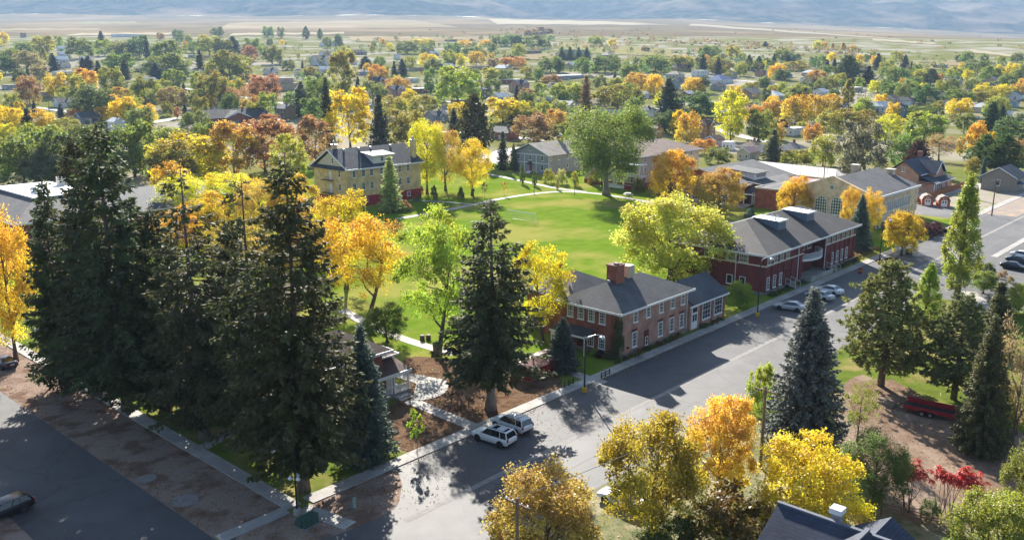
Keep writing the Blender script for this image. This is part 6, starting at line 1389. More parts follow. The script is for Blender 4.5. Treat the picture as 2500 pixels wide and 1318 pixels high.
h3(1910, 490, 120, 'grey', 'white', 'flat', 1, 'lone grey barn in the pale field on the right', short='the lone grey barn', cat='barn', chim=False)
h3(820, 430, 130, 'white', 'grey', 'gable', 1, 'farmhouse by the hay field on the right', short='the farmhouse')
h3(400, 560, 100, 'grey', 'dark', 'gable', 1, 'dark-roofed lean-to right of the blue-roofed shop', short='the dark lean-to', cat='shed', chim=False)
h3(2090, 690, 110, 'cream', 'brown', 'gable', 1, 'cream house between yellow trees far right', short='the cream house')
h3(1190, 800, 100, 'white', 'dark', 'gable', 1, 'white gabled house right of the golden row of trees', rz=W90, short='the white gabled cottage')
h3(330, 840, 90, 'grey', 'white', 'gable', 1, 'grey house behind the tall yellow tree on the right', short='the hidden grey house')
h3(1270, 1130, 120, 'tan', 'tan', 'flat', 2, 'tan house wall half hidden behind the big grey-green tree', short='the half-hidden tan wall')
# ------------------------------------------------------------------ named trees near the camera
tree('spruce', 742, 1196, 418, 305, 'needle', 'tallest dark spruce at the pavement corner behind the corner lamp', v=0, group='dark spruce grove')
tree('spruce', 500, 1072, 432, 265, 'needle', 'dark spruce with bare upper trunk in the middle of the grove', v=1, group='dark spruce grove')
tree('spruce', 312, 1002, 322, 275, 'needle', 'very tall dark spruce left of the grove, topping the dining hall', v=0, rz=2.0, group='dark spruce grove')
tree('spruce', 170, 948, 452, 150, 'needle', 'narrow dark spruce at the left end of the grove', v=2, group='dark spruce grove')
tree('spruce', 238, 965, 350, 190, 'needle', 'dark spruce squeezed between the narrow and the very tall spruce', v=2, rz=1.0, group='dark spruce grove')
tree('spruce', 640, 1120, 458, 245, 'needle', 'dark ragged spruce just left of the tallest spruce', v=1, rz=1.5, group='dark spruce grove')
tree('spruce', 590, 985, 560, 225, 'needle', 'shorter dark spruce filling the back of the grove', v=2, rz=2.6, group='dark spruce grove')
tree('spruce', 405, 1000, 520, 220, 'needle', 'shorter dark spruce between the two tall left spruces', v=2, rz=.4, group='dark spruce grove')
tree('spruce', 1198, 1000, 502, 240, 'piney', 'big dark spruce with tall bare trunk beside the two white cars', v=3, rz=.6, tint=.85)
tree('bluespruce', 893, 1122, 800, 138, 'blue', 'blue spruce at the right end of the grove beside the porch house', v=0)
tree('bluespruce', 1372, 905, 778, 84, 'blue', 'small blue spruce beside the sign of the brick hall', v=1)
tree('bluespruce', 1958, 1088, 712, 178, 'blue', 'large blue spruce on the near side of the street', v=0, rz=1.7, tint=1.4)
tree('bluespruce', 2094, 612, 478, 62, 'blue', 'slim blue spruce between the maroon hall and gymnasium', v=1, tint=1.3)
tree('pine', 2150, 942, 640, 205, 'piney', 'rounded olive pine standing in the park across the street', v=0, tint=1.7)
tree('pine', 2328, 975, 722, 190, 'piney', 'loose olive pine behind the red trailer', v=1, tint=1.3)
tree('bluespruce', 2390, 1102, 778, 125, 'piney', 'ragged green spruce right of the red trailer', v=1, rz=.7, tint=.8)
tree('farspruce', 2425, 860, 690, 90, 'needle', 'dark spruce by the park footpath at the right', v=0, tint=1.3)
tree('poplar', 2337, 722, 432, 84, 'lime', 'tall columnar green poplar across the street', tint=1.1)
tree('poplar', 2258, 800, 646, 70, 'lime', 'short bright lime poplar between pine and tall poplar', rz=1.0, tint=1.2)
tree('ash', 40, 882, 498, 145, 'gold', 'golden tree at the left edge by the verge', v=0, tint=1.05)
tree('lean', 888, 805, 522, 215, 'gold', 'golden tree with long bent trunk over the lower path', rz=R(-42), tint=1.05)
tree('airy', 846, 705, 462, 150, 'gold', 'golden-orange tree behind the tallest spruce', v=1)
tree('airy', 1070, 868, 512, 215, 'lime', 'bright lime-yellow tree with dark leaning trunk left of the big spruce', v=0, rz=R(-45), tint=1.25)
tree('airy', 1325, 838, 590, 165, 'yellow', 'yellow tree showing behind the right side of the big spruce', v=0, tint=.85)
tree('maple', 1636, 690, 482, 275, 'straw', 'large pale yellow-green tree between brick hall and maroon hall', v=1, tint=1.1)
tree('elm', 1480, 476, 258, 205, 'leafgreen', 'great green elm standing at the lawn path', v=0, tint=1.1)
tree('maple', 1640, 498, 368, 118, 'gold', 'orange maple left of the student centre', v=2, tint=1.05)
tree('maple', 1758, 516, 412, 118, 'orange', 'orange and green maple before the student centre', v=3)
tree('maple', 1938, 540, 430, 92, 'gold', 'golden maple between student centre and gymnasium', v=0)
tree('ash', 2075, 580, 455, 58, 'gold', 'narrow golden tree left of the slim blue spruce', v=1)
tree('ash', 2118, 584, 462, 62, 'gold', 'narrow golden tree right of the slim blue spruce', v=2)
tree('maple', 2200, 624, 518, 98, 'gold', 'round golden-olive maple at the street before the gymnasium', v=1, tint=.85)
tree('ash', 1043, 474, 293, 100, 'yellow', 'tall yellow tree at the right corner of the yellow dormitory', v=1)
tree('ash', 1088, 466, 300, 90, 'orange', 'orange-topped tree behind the tall yellow tree', v=2)
tree('ash', 1153, 478, 342, 95, 'yellow', 'yellow tree with curved trunk right of the dormitory', v=0)
tree('farspruce', 955, 518, 384, 58, 'palegold', 'pale golden larch in front of the yellow dormitory', v=1)
tree('maple', 946, 836, 742, 105, 'green', 'small dark green tree beside the lower path', v=3, tint=.8)
tree('maple', 1330, 1395, 1140, 290, 'bronze', 'bronze tree cut by the bottom edge in front of the street', v=0)
tree('maple', 1586, 1305, 1020, 260, 'amber', 'large amber tree at the bottom between street and yard', v=1, tint=.85)
tree('maple', 1758, 1216, 975, 190, 'apricot', 'apricot-orange tree with bent trunk at the near street edge', v=2, tint=1.1)
tree('maple', 1966, 1300, 1072, 265, 'yellow', 'bright yellow dome tree above the blue-roofed house', v=3, tint=1.1)
tree('ash', 2128, 1250, 1050, 165, 'dark', 'dark green tree right of the bright yellow dome tree', v=0, tint=1.3)
tree('thin', 2092, 1080, 925, 90, 'olive', 'sparse half-bare tree right of the large blue spruce', v=0)
tree('thin', 2470, 1105, 775, 120, 'tan', 'tan half-bare tree at the right edge', v=1, tint=.8)
tree('ash', 2480, 1060, 945, 90, 'gold', 'golden low tree at the right edge under the tan tree', v=1, tint=.7)
tree('maple', 2420, 1440, 1205, 240, 'yg', 'feathery light green tree filling the lower right corner', v=2, tint=.75)
tree('maple', 2500, 1300, 1080, 130, 'green', 'green tree at the right edge above the corner tree', v=0)
tree('bush', 1858, 1000, 885, 75, 'lime', 'lime green bush left of the large blue spruce', v=0)
tree('bush', 1780, 1345, 1192, 240, 'olive', 'dark olive hedge mass beside the blue-roofed house', v=1, tint=.45)
tree('bush', 1640, 1335, 1262, 150, 'dark', 'dark green hedge under the large amber tree', v=0, tint=.9)
tree('bush', 1905, 1130, 1080, 90, 'brown', 'brown dry bush under the large blue spruce', v=0, tint=.6)
tree('sumac', 2215, 1250, 1118, 90, 'red', 'red sumac left of the pair beyond the rail fence', v=0)
tree('sumac', 2305, 1262, 1138, 90, 'red', 'red sumac in the middle beyond the rail fence', v=1)
tree('sumac', 2362, 1268, 1145, 75, 'red', 'red sumac right of the pair beyond the rail fence', v=0, rz=2)
tree('bush', 2268, 1270, 1215, 50, 'grey', 'pale green young bush by the rail fence', v=1)
tree('sapling', 1018, 1106, 994, 42, 'lime', 'lime sapling on the bark mulch beside the near pavement', tint=1.2)
tree('maple', 2400, 716, 662, 62, 'green', 'small green tree by the park footpath', v=1, tint=1.15)
tree('bush', 2395, 690, 640, 70, 'dark', 'dark bush behind the small park tree', v=0)
tree('bush', 2480, 770, 690, 80, 'yg', 'yellow-green bush at the right edge of the park', v=1)
tree('farspruce', 2440, 790, 715, 60, 'needle', 'dark young spruce at the right edge of the park', v=1, tint=1.2)
tree('maple', 1805, 752, 686, 62, 'lime', 'bright green small tree at the near corner of the maroon hall', v=3, tint=.9)
for i, (x, by, ty, w_, c_, lb) in enumerate(((1275, 450, 402, 14, 'green', 'slim columnar young tree left of the grey house steps'), (1305, 455, 415, 13, 'green', 'slim columnar young tree before the grey house corner'), (1361, 464, 437, 10, 'palegold', 'thin straw-coloured young tree by the second path'))): tree('poplar', x, by, ty, w_, c_, lb, group='young columnar trees by the path')
for x, by, ty, w_, c_, lb in ((1340, 447, 412, 30, 'yg', 'loose yellow-green shrub left of three before the grey house'), (1371, 450, 413, 30, 'palegold', 'loose straw-yellow shrub in the middle of three before the grey house'), (1403, 455, 418, 26, 'yg', 'loose yellow-green shrub right of three before the grey house'), (1452, 450, 415, 32, 'yellow', 'yellow shrub left of the elm trunk'), (1060, 487, 452, 20, 'dark', 'dark conical shrub on the dormitory lawn, left one'), (1126, 487, 455, 17, 'dark', 'dark conical shrub on the dormitory lawn, right one'), (1016, 492, 474, 18, 'olive', 'small olive shrub at the dormitory corner'), (1020, 470, 440, 28, 'maroon', 'maroon shrub against the dormitory wall'), (985, 515, 490, 40, 'russet', 'russet shrub in front of the dormitory'), (2240, 575, 545, 90, 'maroon', 'wide maroon hedge by the gymnasium lot'), (2270, 568, 540, 70, 'maroon', 'maroon hedge end beside the green pickup'), (1830, 545, 508, 30, 'blue', 'blue-green shrub by the student centre steps'), (1870, 545, 520, 40, 'yg', 'yellow-green shrub right of the student centre steps'), (1560, 470, 435, 36, 'olive', 'olive shrub before the columned porch'), (1250, 418, 395, 20, 'grey', 'grey-green shrub left of the grey house')): tree('bush', x, by, ty, w_, c_, lb)
for x, by, ty, w_, c_, lb in ((1231, 478, 443, 14, 'orange', 'small orange sapling on the dormitory lawn'), (1183, 485, 445, 15, 'russet', 'small russet sapling on the dormitory lawn')): tree('sapling', x, by, ty, w_, c_, lb)
ivy = tree('bush', 1508, 884, 772, 34, 'dark', 'dark ivy climbing the near corner of the brick hall', v=0, cat='ivy', tint=.7)
for x0_, x1_, n_ in ((90.5, 105, 9), (109.5, 116, 4)):
    for i in range(n_):
        x = x0_ + (x1_ - x0_) * i / n_; tree_at('bush', (x, 62.75 if x < 106 else 62.55, 0), random.uniform(.45, .8), random.uniform(1.0, 1.6), ('grey', 'olive', 'brown')[i % 3], 'low %s shrub at the brick hall street wall, %s from the lamp end' % (('grey-green', 'olive', 'brown')[i % 3], ORD[i + (9 if x0_ > 100 else 0)]), 'low planting at the brick hall', tint=.75)
k9 = 0
for i in range(16):
    x = 133 + i * 2.3
    if 139 < x < 142 or 146 < x < 158.5: continue
    tree_at('bush', (x, 63.3, 0), random.uniform(.5, .9), random.uniform(1.2, 1.8), ('dark', 'olive', 'grey')[i % 3], 'low %s shrub at the maroon hall street wall, %s from the near corner' % (('dark green', 'olive', 'grey-green')[i % 3], ORD[k9]), 'low planting at the maroon hall', tint=.75); k9 += 1
for i, (x, y, c_) in enumerate(((89.0, 64.6, 'grey'), (88.9, 65.6, 'maroon'), (89.0, 66.6, 'yg'))): tree_at('bush', (x, y, 0), 1.1, 1.5, c_, ('pale bush at the end wall of the brick hall', 'maroon bush at the end wall of the brick hall', 'yellow-green bush at the porch of the brick hall')[i])
for i in range(14):
    x = 171 + i * .8; tree_at('bush', (x, 64.2 + (i % 4) * 1.1, 0), .8, 1.4, 'tan', 'dry tan grass clump past the maroon hall, %s counting from the hall' % ORD[i], 'dry ornamental grass', tint=.9)
for i, (px_, py_) in enumerate(((2440, 680), (2452, 676), (2466, 690))): g_ = G(px_, py_); tree_at('bush', g_, 1.3, 1.2, 'tan', ('left', 'middle', 'right')[i] + ' tuft of tan ornamental grass by the parked row across the street', 'tan grass tufts', tint=1.1)
for x, by, ty, w_, k_, c_, lb in ((455, 572, 428, 160, 'ash', 'yellow', 'yellow tree masking the left end of the dining hall wing'), (578, 565, 424, 150, 'ash', 'yellow', 'bright yellow tree at the right end of the dining hall wing'), (520, 610, 470, 130, 'airy', 'gold', 'golden tree behind the middle of the spruce grove'), (642, 600, 436, 150, 'ash', 'apricot', 'apricot tree right of the dining hall wing'), (722, 604, 428, 135, 'airy', 'gold', 'golden tree left of the yellow dormitory, upper of two'), (765, 650, 478, 120, 'ash', 'apricot', 'apricot tree just left of the golden-orange tree'), (432, 640, 505, 130, 'airy', 'gold', 'golden tree behind the very tall spruce'), (575, 672, 540, 150, 'ash', 'amber', 'amber tree glowing through the back of the grove'), (690, 690, 560, 150, 'airy', 'orange', 'orange tree glowing behind the tallest spruce')): tree(k_, x, by, ty, w_, c_, lb)
# ------------------------------------------------------------------ trees of the town: x, top, foot, spread (in an enlarged view), kind, colour
T1 = '''30 235 330 70 m yellow;320 265 400 150 m yg;425 265 345 60 a yg;180 305 400 120 m green;575 275 420 170 m green;750 285 400 120 m yg;730 230 330 60 s needle;205 375 520 210 w tan;90 350 480 140 m green;320 350 480 55 p yg;385 390 510 80 s needle;40 400 530 110 m dark;290 475 600 110 a tan;215 555 745 150 m brown;420 530 690 160 m yellow;550 535 680 110 a yg;620 500 650 160 m gold;805 490 680 160 m olive;880 300 420 180 m green;1000 265 420 140 m dark;1055 265 420 50 s needle;870 390 520 200 m green;600 420 530 70 s needle;640 410 530 90 s needle;705 440 540 60 s needle;900 430 570 70 s needle;1200 300 480 200 m green;1210 390 560 330 w green;1120 460 580 100 s blue;1435 370 530 70 s needle;1280 215 275 80 m dark;1560 200 270 90 m green;1920 195 270 80 m green;2190 195 280 50 p green;1500 260 400 180 m yg;1600 280 400 120 m green;1670 270 390 110 s needle;1810 280 390 130 m green;1790 330 440 100 m russet;1950 330 460 130 m green;1650 375 580 300 w olive;1540 440 570 130 m green;1250 505 650 150 m green;1410 520 660 80 a yg;1530 520 750 200 m olive;1040 555 750 170 m olive;860 630 735 160 m orange;1235 630 775 190 m brown;665 620 850 290 m dark;890 705 880 180 m yellow;1050 750 880 120 m yellow;1010 780 935 200 m green;1895 545 720 220 m russet;1700 625 760 180 t russet;1920 670 840 130 a yg;1270 770 850 45 a russet;2160 600 830 140 s grey;2280 560 800 200 m green;2345 590 1050 110 s needle;2460 390 720 190 a olive;1390 800 950 190 m green;1020 880 1250 140 a green;90 670 790 120 m yg;80 790 940 220 m yellow;290 790 940 180 m yellow;215 790 1010 120 s needle;50 890 1010 130 m yellow;470 850 950 180 m yg;540 780 870 100 m orange;440 750 865 60 s blue;600 900 1160 300 m green;250 950 1160 280 m green;60 980 1260 200 m green;300 1080 1330 270 m grey;1200 915 1010 200 m yg;1330 975 1290 460 m yellow;1520 990 1240 200 m yellow;1680 890 1260 300 a orange;1900 850 1230 350 a russet;2080 980 1310 210 a yg;2260 850 1180 220 a russet;1150 240 290 60 m russet;1390 300 380 70 m green;1350 250 330 60 m yg;1290 240 320 50 a green;2010 200 275 50 a green;2290 210 280 40 p green;2340 270 345 55 m green;2420 250 345 60 m dark;2220 480 560 120 m olive;2060 430 500 90 m green;1720 480 575 60 m yg;1580 1250 1480 200 m yellow;1750 1260 1480 250 m yellow;1230 1180 1440 260 m gold;1480 1310 1540 230 a gold;520 1120 1330 220 a dark;700 1000 1220 200 m green;1600 1400 1620 240 a orange;1350 1400 1600 200 m gold;1780 1420 1640 180 a gold;1870 1330 1560 220 a yellow'''
T2 = '''90 655 1060 290 a yellow;300 700 1050 140 s needle;250 590 740 200 m green;420 690 850 180 m yg;610 690 830 200 m yg;500 800 1040 280 m olive;430 555 665 160 m orange;290 470 590 130 m orange;655 385 480 130 m yellow;690 425 515 140 w green;790 365 480 100 a yg;990 375 470 120 m gold;865 390 480 100 m yellow;405 445 565 50 s needle;460 430 540 80 s blue;515 410 500 80 m yg;665 495 680 90 a green;855 490 755 290 m lime;970 490 600 120 m green;1090 490 590 130 m yg;1100 570 680 130 m green;1240 250 330 150 m green;1310 260 330 120 a green;1400 260 350 130 a green;1480 290 350 70 m green;1130 260 335 80 m green;1290 320 420 90 m yg;1312 315 400 32 p yellow;1240 410 490 180 m orange;1110 420 490 90 m tan;820 310 390 120 m green;1060 290 335 100 m yellow;900 290 335 100 m yellow;600 280 335 150 m yellow;500 300 385 150 m green;1520 410 520 180 m green;1580 430 520 80 m green;1750 420 540 120 m green;1910 400 520 200 m green;1530 540 625 140 m brown;2130 530 670 160 m orange;2270 400 520 200 m green;2430 400 500 120 m yg;2080 460 580 130 m green;1990 560 640 150 w yg;2000 615 800 320 m olive;1700 600 725 180 m yg;1450 600 715 100 a yg;1570 600 735 100 a yg;1280 620 725 60 s blue;1350 640 755 120 m brown;1770 560 840 100 s brown;1470 730 835 110 m lime;1590 720 845 120 m yg;1180 710 880 260 m yellow;860 740 860 140 m yellow;830 790 1020 110 s needle;980 705 1150 240 pi needle;1400 820 1020 270 m russet;1560 790 930 150 m orange;2360 580 860 180 s needle;2260 540 690 120 m yellow;2270 830 950 150 m dark;2370 800 960 150 m dark;2440 800 970 120 m yellow;1180 960 1218 80 s needle;1255 1040 1225 60 s grey;640 330 390 90 m green;930 340 400 90 m green;1100 310 380 70 m green;300 410 500 80 m green;200 410 490 110 s dark;40 340 440 100 m yg;1350 480 560 90 m yg;1440 490 580 80 m green;1200 500 590 110 m green;1620 660 740 90 m green;1870 540 640 90 m green;1660 340 430 60 s green;1720 345 430 60 s green;1780 345 430 60 s green;1600 345 430 60 s green;1840 260 330 110 m yg;1960 280 335 60 m yellow;1460 200 260 150 m tan;1380 210 265 110 m tan;1520 250 290 60 m palegold;2200 330 370 60 m tan;1000 330 390 80 m yg;740 600 690 60 s dark;1420 580 660 40 s dark;1600 600 690 40 s needle;320 620 690 80 m orange'''
T3 = '''190 400 525 70 s needle;300 420 535 60 s needle;60 410 500 130 m yg;310 425 510 180 m olive;460 450 545 80 m yg;520 400 505 55 p green;590 410 505 60 p green;620 440 505 60 m yellow;720 460 565 110 m yellow;760 350 445 120 m green;840 440 505 180 m yg;860 390 455 60 m dark;1040 400 495 60 m green;1220 410 595 180 pi dark;1440 390 505 70 s needle;1635 400 495 60 s needle;1370 480 605 110 s needle;1520 480 565 130 m green;1600 490 595 120 m green;1820 500 615 110 pi dark;760 500 575 110 m dark;1000 510 595 130 m orange;1080 560 665 140 m green;630 550 625 80 m green;870 610 705 160 m yg;1225 580 765 90 p yg;1540 600 705 150 m green;1440 580 665 120 m yellow;1780 610 755 160 m dark;1660 580 705 120 m green;850 690 895 210 m gold;970 690 870 150 m gold;1100 680 795 130 m gold;690 715 855 160 m orange;390 670 1010 200 a yellow;130 670 840 280 m dark;590 800 1035 190 m green;720 880 1005 120 m orange;690 940 1155 130 s grey;980 890 1015 130 m orange;1100 800 970 180 m yg;1270 790 960 300 m olive;1310 890 1250 330 m grey;1050 980 1190 190 m yg;1500 830 1020 160 m yellow;1590 840 970 90 a yellow;1770 810 1010 280 m yg;1750 760 850 220 m green;1620 970 1190 200 m green;1720 1020 1250 170 pi maroon;1880 970 1155 200 t russet;2130 880 1115 110 a gold;2030 990 1115 60 a orange;2245 950 1075 60 a gold;2030 710 830 170 m yellow;2010 640 765 200 m green;2200 650 765 170 m olive;2240 740 960 160 s dark;2290 700 840 160 m yg;2390 830 1060 220 m dark;2200 980 1230 220 pi dark;2330 980 1250 250 pi dark;2440 1000 1190 100 m russet;2330 610 705 150 m yellow;2190 600 705 110 m yellow;2160 430 535 180 m green;2240 480 595 130 m green;2400 460 565 100 m yellow;2300 470 565 80 m yellow;2460 480 595 100 m green;2370 530 625 120 m green;1960 570 685 100 m green;2110 570 665 90 m green;1880 580 685 60 a yg;1720 560 645 60 a green;75 810 1015 160 m gold;200 1000 1105 170 m orange;300 1060 1175 190 m green;130 560 665 140 m yellow;400 330 425 100 m yg;200 340 415 80 m green;240 330 425 130 m green;470 380 435 50 m yg;1010 295 355 60 m yellow;1060 300 355 40 m gold;1120 310 355 25 p gold;1195 310 362 35 p gold;1265 325 370 45 m gold;2080 370 455 80 m green;860 1075 1185 190 m yg;1080 430 500 45 s needle;1130 420 495 40 s needle;980 410 480 60 m dark;800 400 465 60 s needle;700 390 460 40 s dark;640 300 335 40 s needle;540 590 655 110 m yg;700 610 690 90 m yg;760 590 685 80 m lime;1200 580 640 80 m dark;940 590 660 120 m dark;1310 560 640 60 a yg;1130 640 710 70 m dark;1740 500 600 100 m yg;2000 480 570 110 m yg;2080 500 590 70 m yellow;1460 680 790 90 m yellow;1550 740 850 90 m yellow;1340 700 800 120 m yg;2430 600 700 90 m orange;2480 560 680 80 m gold;2060 820 960 120 a green;1450 1160 1225 60 m lime;2120 1130 1260 100 m olive;2190 1140 1310 55 s blue;2150 1330 1430 20 s dark;640 640 720 70 m dark;420 620 730 90 m yellow;560 760 880 130 m orange;760 860 960 90 pi maroon;900 870 950 60 m yg;2330 760 860 70 s dark;1680 900 1000 60 s grey;2440 380 450 90 m green;2200 390 450 60 m green;2330 400 470 60 m yg'''
KS = {'m': 'round', 'a': 'upright', 's': 'farspruce', 'p': 'poplar', 't': 'thin', 'w': 'willow', 'pi': 'pine'}
WORD = {'m': 'rounded tree', 'a': 'upright tree', 's': 'spruce', 'p': 'poplar', 't': 'half-bare tree', 'w': 'broad tree', 'pi': 'pine'}
AUTO = []
def near_land(px_, py_):
    best = min(LAND, key=lambda l: ((l[1] - px_) / 1.5) ** 2 + ((l[2] - py_) * 2.2) ** 2)
    dx, dy = px_ - best[1], py_ - best[2]
    if abs(dx) > 1.6 * abs(dy) * 2: rel = 'right of' if dx > 0 else 'left of'
    elif dy > 0: rel = 'in front of'
    else: rel = 'behind'
    return rel + ' ' + best[0]
NUM = ['', 'one', 'two', 'three', 'four', 'five', 'six', 'seven', 'eight', 'nine', 'ten', 'eleven', 'twelve']
for ox, src in ((0, T1), (825, T2), (1650, T3)):
    for rec in src.split(';'):
        x, ty, by, wz, k, c_ = rec.split(); x, ty, by, wz = (float(q) for q in (x, ty, by, wz))
        px_, p0, p1 = ox + x * Z, ty * Z, by * Z
        r_ = tree(KS[k], px_, p1, p0 - .06 * (p1 - p0), wz * Z * 1.16, c_, None, 'trees of the town')
        AUTO.append((r_, k, c_, px_, p1, p1 - p0))
# more small houses between the trees
r8 = random.Random(5); hq = [(l[1], l[2] + 12) for l in LAND[11:]]; HA = []; base_land = list(LAND)
for _ in range(3000):
    if len(HA) >= 62: break
    px_ = r8.uniform(10, 2490); py_ = 128 + r8.random() * 165
    if (py_ > 262 and px_ < 1300) or (px_ > 1300 and py_ < 165): continue
    if any(abs(px_ - hx) < 46 and abs(py_ - hy) < 15 for hx, hy in hq): continue
    hq.append((px_, py_)); wl_ = r8.choice(('white', 'white', 'cream', 'tan', 'brick', 'grey', 'white')); rf_ = r8.choice(('white', 'grey', 'tan', 'brown', 'white', 'dark', 'pink', 'tan')); kd = r8.choice(('gable', 'gable', 'hip', 'cross', 'flat'))
    d = proj(G(px_, py_))[2]; b = house(px_, py_, r8.uniform(13, 19) * FPX / d, wl_, rf_, kd, 1, 'x', rz=r8.choice((0, W90)), chim=r8.random() < .5)
    HA.append((b.root, '%s %s house with %s roof' % ('low' if kd == 'flat' else 'small', wl_, {'white': 'pale', 'dark': 'slate', 'pink': 'pinkish'}.get(rf_, rf_)), px_, py_))
LAND[:] = base_land
# further trees standing in the gaps of the town
for rec in '330 302 432 140 m green;180 312 442 170 m dark;60 330 450 160 m green;420 345 452 120 m olive;110 300 390 120 m yg;505 300 372 70 m green;20 260 330 90 m yellow;690 300 345 60 m russet;760 240 300 60 a green;1290 262 305 60 m yg;1370 300 345 60 m olive;1255 250 300 45 s needle'.split(';'):
    x, ty, by, wz, k, c_ = rec.split(); x, ty, by, wz = (float(q) for q in (x, ty, by, wz))
    AUTO.append((tree(KS[k], x, by, ty, wz, c_, None, 'trees of the town'), k, c_, x, by, by - ty))
r9 = random.Random(21); hp = hq; tp = [(a[3], a[4]) for a in AUTO]; made = 0
for _ in range(4000):
    if made >= 175: break
    px_ = r9.uniform(-20, 2520); py_ = 112 + r9.random() ** 1.3 * 190
    if py_ > 285 and 700 < px_ < 1250: continue
    if px_ > 1250 and py_ < 150: continue
    if any(abs(px_ - hx) < 34 and -6 < py_ - hy < 34 for hx, hy in hp) or any(abs(px_ - tx) < 14 and abs(py_ - ty_) < 7 for tx, ty_ in tp): continue
    g_ = G(px_, py_); d = proj(g_)[2]; hm_ = r9.uniform(7, 12.5); hpx = hm_ * FPX / d
    k, c_ = r9.choice((('m', 'green'), ('m', 'green'), ('m', 'yg'), ('m', 'dark'), ('m', 'yellow'), ('m', 'gold'), ('m', 'olive'), ('a', 'yg'), ('a', 'green'), ('s', 'needle'), ('m', 'orange'), ('m', 'yg')))
    AUTO.append((tree_at(KS[k], g_, hm_, hm_ * r9.uniform(.75, 1.05) * (.55 if k == 's' else 1), c_, None, 'trees of the town'), k, c_, px_, py_, hpx)); tp.append((px_, py_)); made += 1
def size_word(h): return 'tall ' if h > 65 else ('small ' if h < 26 else '')
hn = {}
for a in HA: hn.setdefault(a[1] + ' ' + near_land(a[2], a[3]), []).append(a)
for nm, ls in hn.items():
    ls.sort(key=lambda a: a[2])
    for i, a in enumerate(ls):
        t_ = nm if len(ls) == 1 else '%s, %s of %s from left' % (nm, ORD[i], NUM[len(ls)])
        if len(t_.replace('-', ' ').split()) > 16: t_ = t_.replace(' house with ', ' house, ').split(' ', 1)[1]
        a[0]['label'] = t_; a[0]['group'] = 'small houses of the town'
names = {}
for a in AUTO: names.setdefault('%s%s %s %s' % (size_word(a[5]), FC[a[2]][2], WORD[a[1]], near_land(a[3], (a[4] + a[4] - a[5]) / 2 + 6)), []).append(a)
for nm, ls in names.items():
    ls.sort(key=lambda a: a[3])
    for i, a in enumerate(ls): a[0]['label'] = nm if len(ls) == 1 else '%s, %s of %s from left' % (nm, ORD[i], NUM[len(ls)])
# trees too far off to tell apart, as one mass
def far_wood():
    r = np.random.default_rng(3); P, U, V, var, lv = [], [], [], [], []
    mats = []
    spots = []
    for i in range(330):
        px_ = r.uniform(-30, 2530); base = 96 + 10 * math.sin(px_ / 300) + (56 if px_ > 1300 else 0) * min(1, (px_ - 1300) / 500) 
        py_ = base + abs(r.normal()) * 34
        spots.append((px_, py_))
    for px_, py_ in spots:
        g_ = G(px_, py_); h = r.uniform(5, 11); w_ = h * r.uniform(.35, .55); n = 90; cv = r.random()
        d = unit(r.normal(size=(n, 3))); q = np.array(g_) + np.array([0, 0, h * .58]) + d * np.array([w_, w_, h * .42]) * r.uniform(.6, 1.0, (n, 1))
        u_, v_ = leaf_axes(unit(d + r.normal(size=(n, 3)) * .6), np.full(n, 1.3), r)
        P.append(q); U.append(u_); V.append(v_); var.append(np.clip(cv + r.normal(size=n) * .1, 0, 1)); lv.append(r.random(n))
    me = quads_mesh('distant_trees', np.vstack(P), np.vstack(U), np.vstack(V), np.concatenate(var), np.concatenate(lv), leafM)
    o = put('distant_trees', me); o.color = (.17, .16, .035, .9); tag(o, 'scattered distant trees along the far edge of the town', 'trees', kind='stuff')
far_wood()
def gardens():
    r = np.random.default_rng(14); P, U, V, var, lv = [], [], [], [], []
    for i in range(900):
        px_ = r.uniform(-40, 2540); py_ = 128 + r.random() ** 1.5 * 215
        if py_ > 300 and (760 < px_ < 1450 or px_ > 1560): continue
        g_ = G(px_, py_); h = r.uniform(1.2, 4.5); w_ = h * r.uniform(.5, 1.0); n = 70; d = unit(r.normal(size=(n, 3))); cv = r.random()
        P.append(np.array(g_) + np.array([0, 0, h * .48]) + d * np.array([w_, w_, h * .5]) * r.uniform(.6, 1.0, (n, 1))); u_, v_ = leaf_axes(unit(d + r.normal(size=(n, 3)) * .6), np.full(n, .75), r); U.append(u_); V.append(v_); var.append(np.clip(cv + r.normal(size=n) * .08, 0, 1)); lv.append(r.random(n))
    me = quads_mesh('garden_shrubs', np.vstack(P), np.vstack(U), np.vstack(V), np.concatenate(var), np.concatenate(lv), leafM)
    o = put('garden_shrubs', me); o.color = (.15, .15, .03, .6); tag(o, 'mixed garden shrubs and hedges between the houses of the town', 'shrubs', kind='stuff')
gardens()
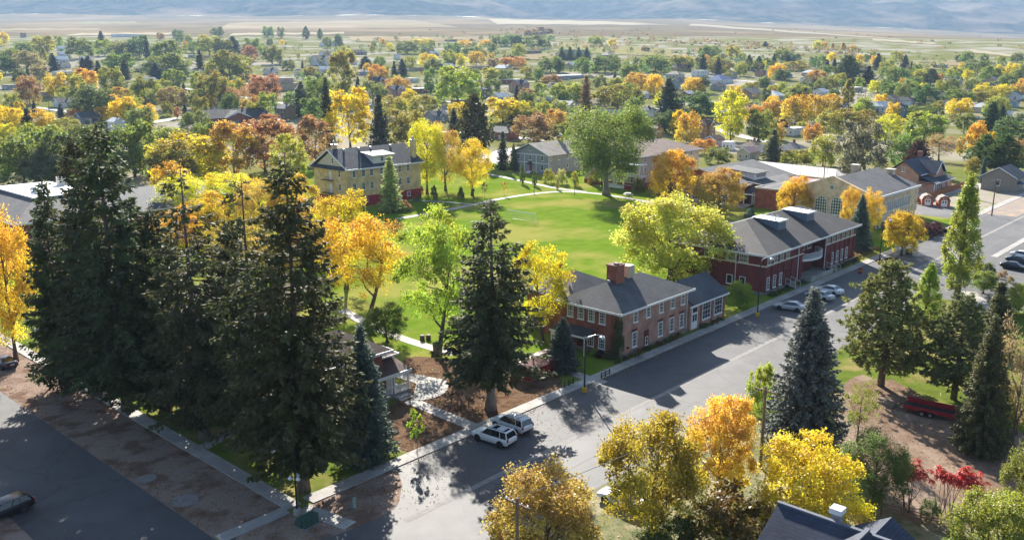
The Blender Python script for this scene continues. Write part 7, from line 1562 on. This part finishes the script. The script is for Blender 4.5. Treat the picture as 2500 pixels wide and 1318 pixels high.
# sage and willow scrub of the valley, as one mass
def scrub():
    r = np.random.default_rng(4); P, U, V, var = [], [], [], []
    for i in range(260):
        t = r.random()
        if t < .55: s = r.random(); px_, py_ = 1230 + s * 900 + r.normal() * 12, 72 + s * 62 + r.normal() * 5
        else: px_, py_ = r.uniform(900, 2500), r.uniform(70, 130)
        g_ = G(px_, max(60, py_)); h = r.uniform(2.5, 7); n = 34; d = unit(r.normal(size=(n, 3)))
        P.append(np.array(g_) + np.array([0, 0, h * .4]) + d * np.array([h, h, h * .5]) * r.uniform(.5, 1, (n, 1))); u_, v_ = leaf_axes(unit(d + r.normal(size=(n, 3)) * .6), np.full(n, 2.2), r); U.append(u_); V.append(v_); var.append(np.full(n, r.random()))
    me = quads_mesh('valley_scrub', np.vstack(P), np.vstack(U), np.vstack(V), np.concatenate(var), r.random(sum(len(p) for p in P)), leafM)
    o = put('valley_scrub', me); o.color = (.26, .17, .07, .3); tag(o, 'brown willow scrub across the valley floor', 'scrub', kind='stuff')
scrub()
# fallen leaves on mulch, verge and pavement
def litter():
    r = np.random.default_rng(9)
    zones = ((32, 39, 62.5, 135, 3200), (47, 86, 62.6, 79, 3800), (33, 48, 55.5, 60.4, 700), (85, 110, 20, 36, 1700), (44, 75, 52.8, 60.6, 700), (50, 84, 22, 43.5, 3200), (52, 120, 60.0, 60.66, 700), (31.6, 32.8, 62, 130, 500), (60, 118, 76, 120, 2600), (128, 180, 140, 185, 900))
    X = np.concatenate([r.uniform(q[0], q[1], q[4]) for q in zones]); Y = np.concatenate([r.uniform(q[2], q[3], q[4]) for q in zones]); n = len(X)
    P = np.stack([X, Y, np.full(n, .05)], 1); P[:, 2] += r.uniform(0, .03, n)
    nrm = unit(np.array([0, 0, 1.]) + r.normal(size=(n, 3)) * .35); U, V = leaf_axes(nrm, r.uniform(.08, .2, n), r)
    me = quads_mesh('fallen_leaves', P, U, V, r.random(n), r.random(n), leafM); o = put('fallen_leaves', me); o.color = (.34, .18, .06, .5); tag(o, 'fallen brown and yellow leaves on mulch and verge', 'leaves', kind='stuff')
litter()
# ------------------------------------------------------------------ air
hz = MB().box(-9000, -9000, -2, 14000, 14000, 1750).build('haze', None); hz['kind'] = 'stuff'; tag(hz, 'pale blue haze over the valley', 'haze')
hm = bpy.data.materials.new('haze'); hm.use_nodes = True; nt = hm.node_tree
for n_ in list(nt.nodes):
    if n_.type == 'BSDF_PRINCIPLED': nt.nodes.remove(n_)
pv = nt.nodes.new('ShaderNodeVolumePrincipled'); pv.inputs['Color'].default_value = (.46, .68, 1, 1); pv.inputs['Density'].default_value = 6.5e-5; pv.inputs['Anisotropy'].default_value = .2
nt.links.new(pv.outputs[0], nt.nodes['Material Output'].inputs['Volume']); hz.data.materials.append(hm)
hz.display_type = 'WIRE'
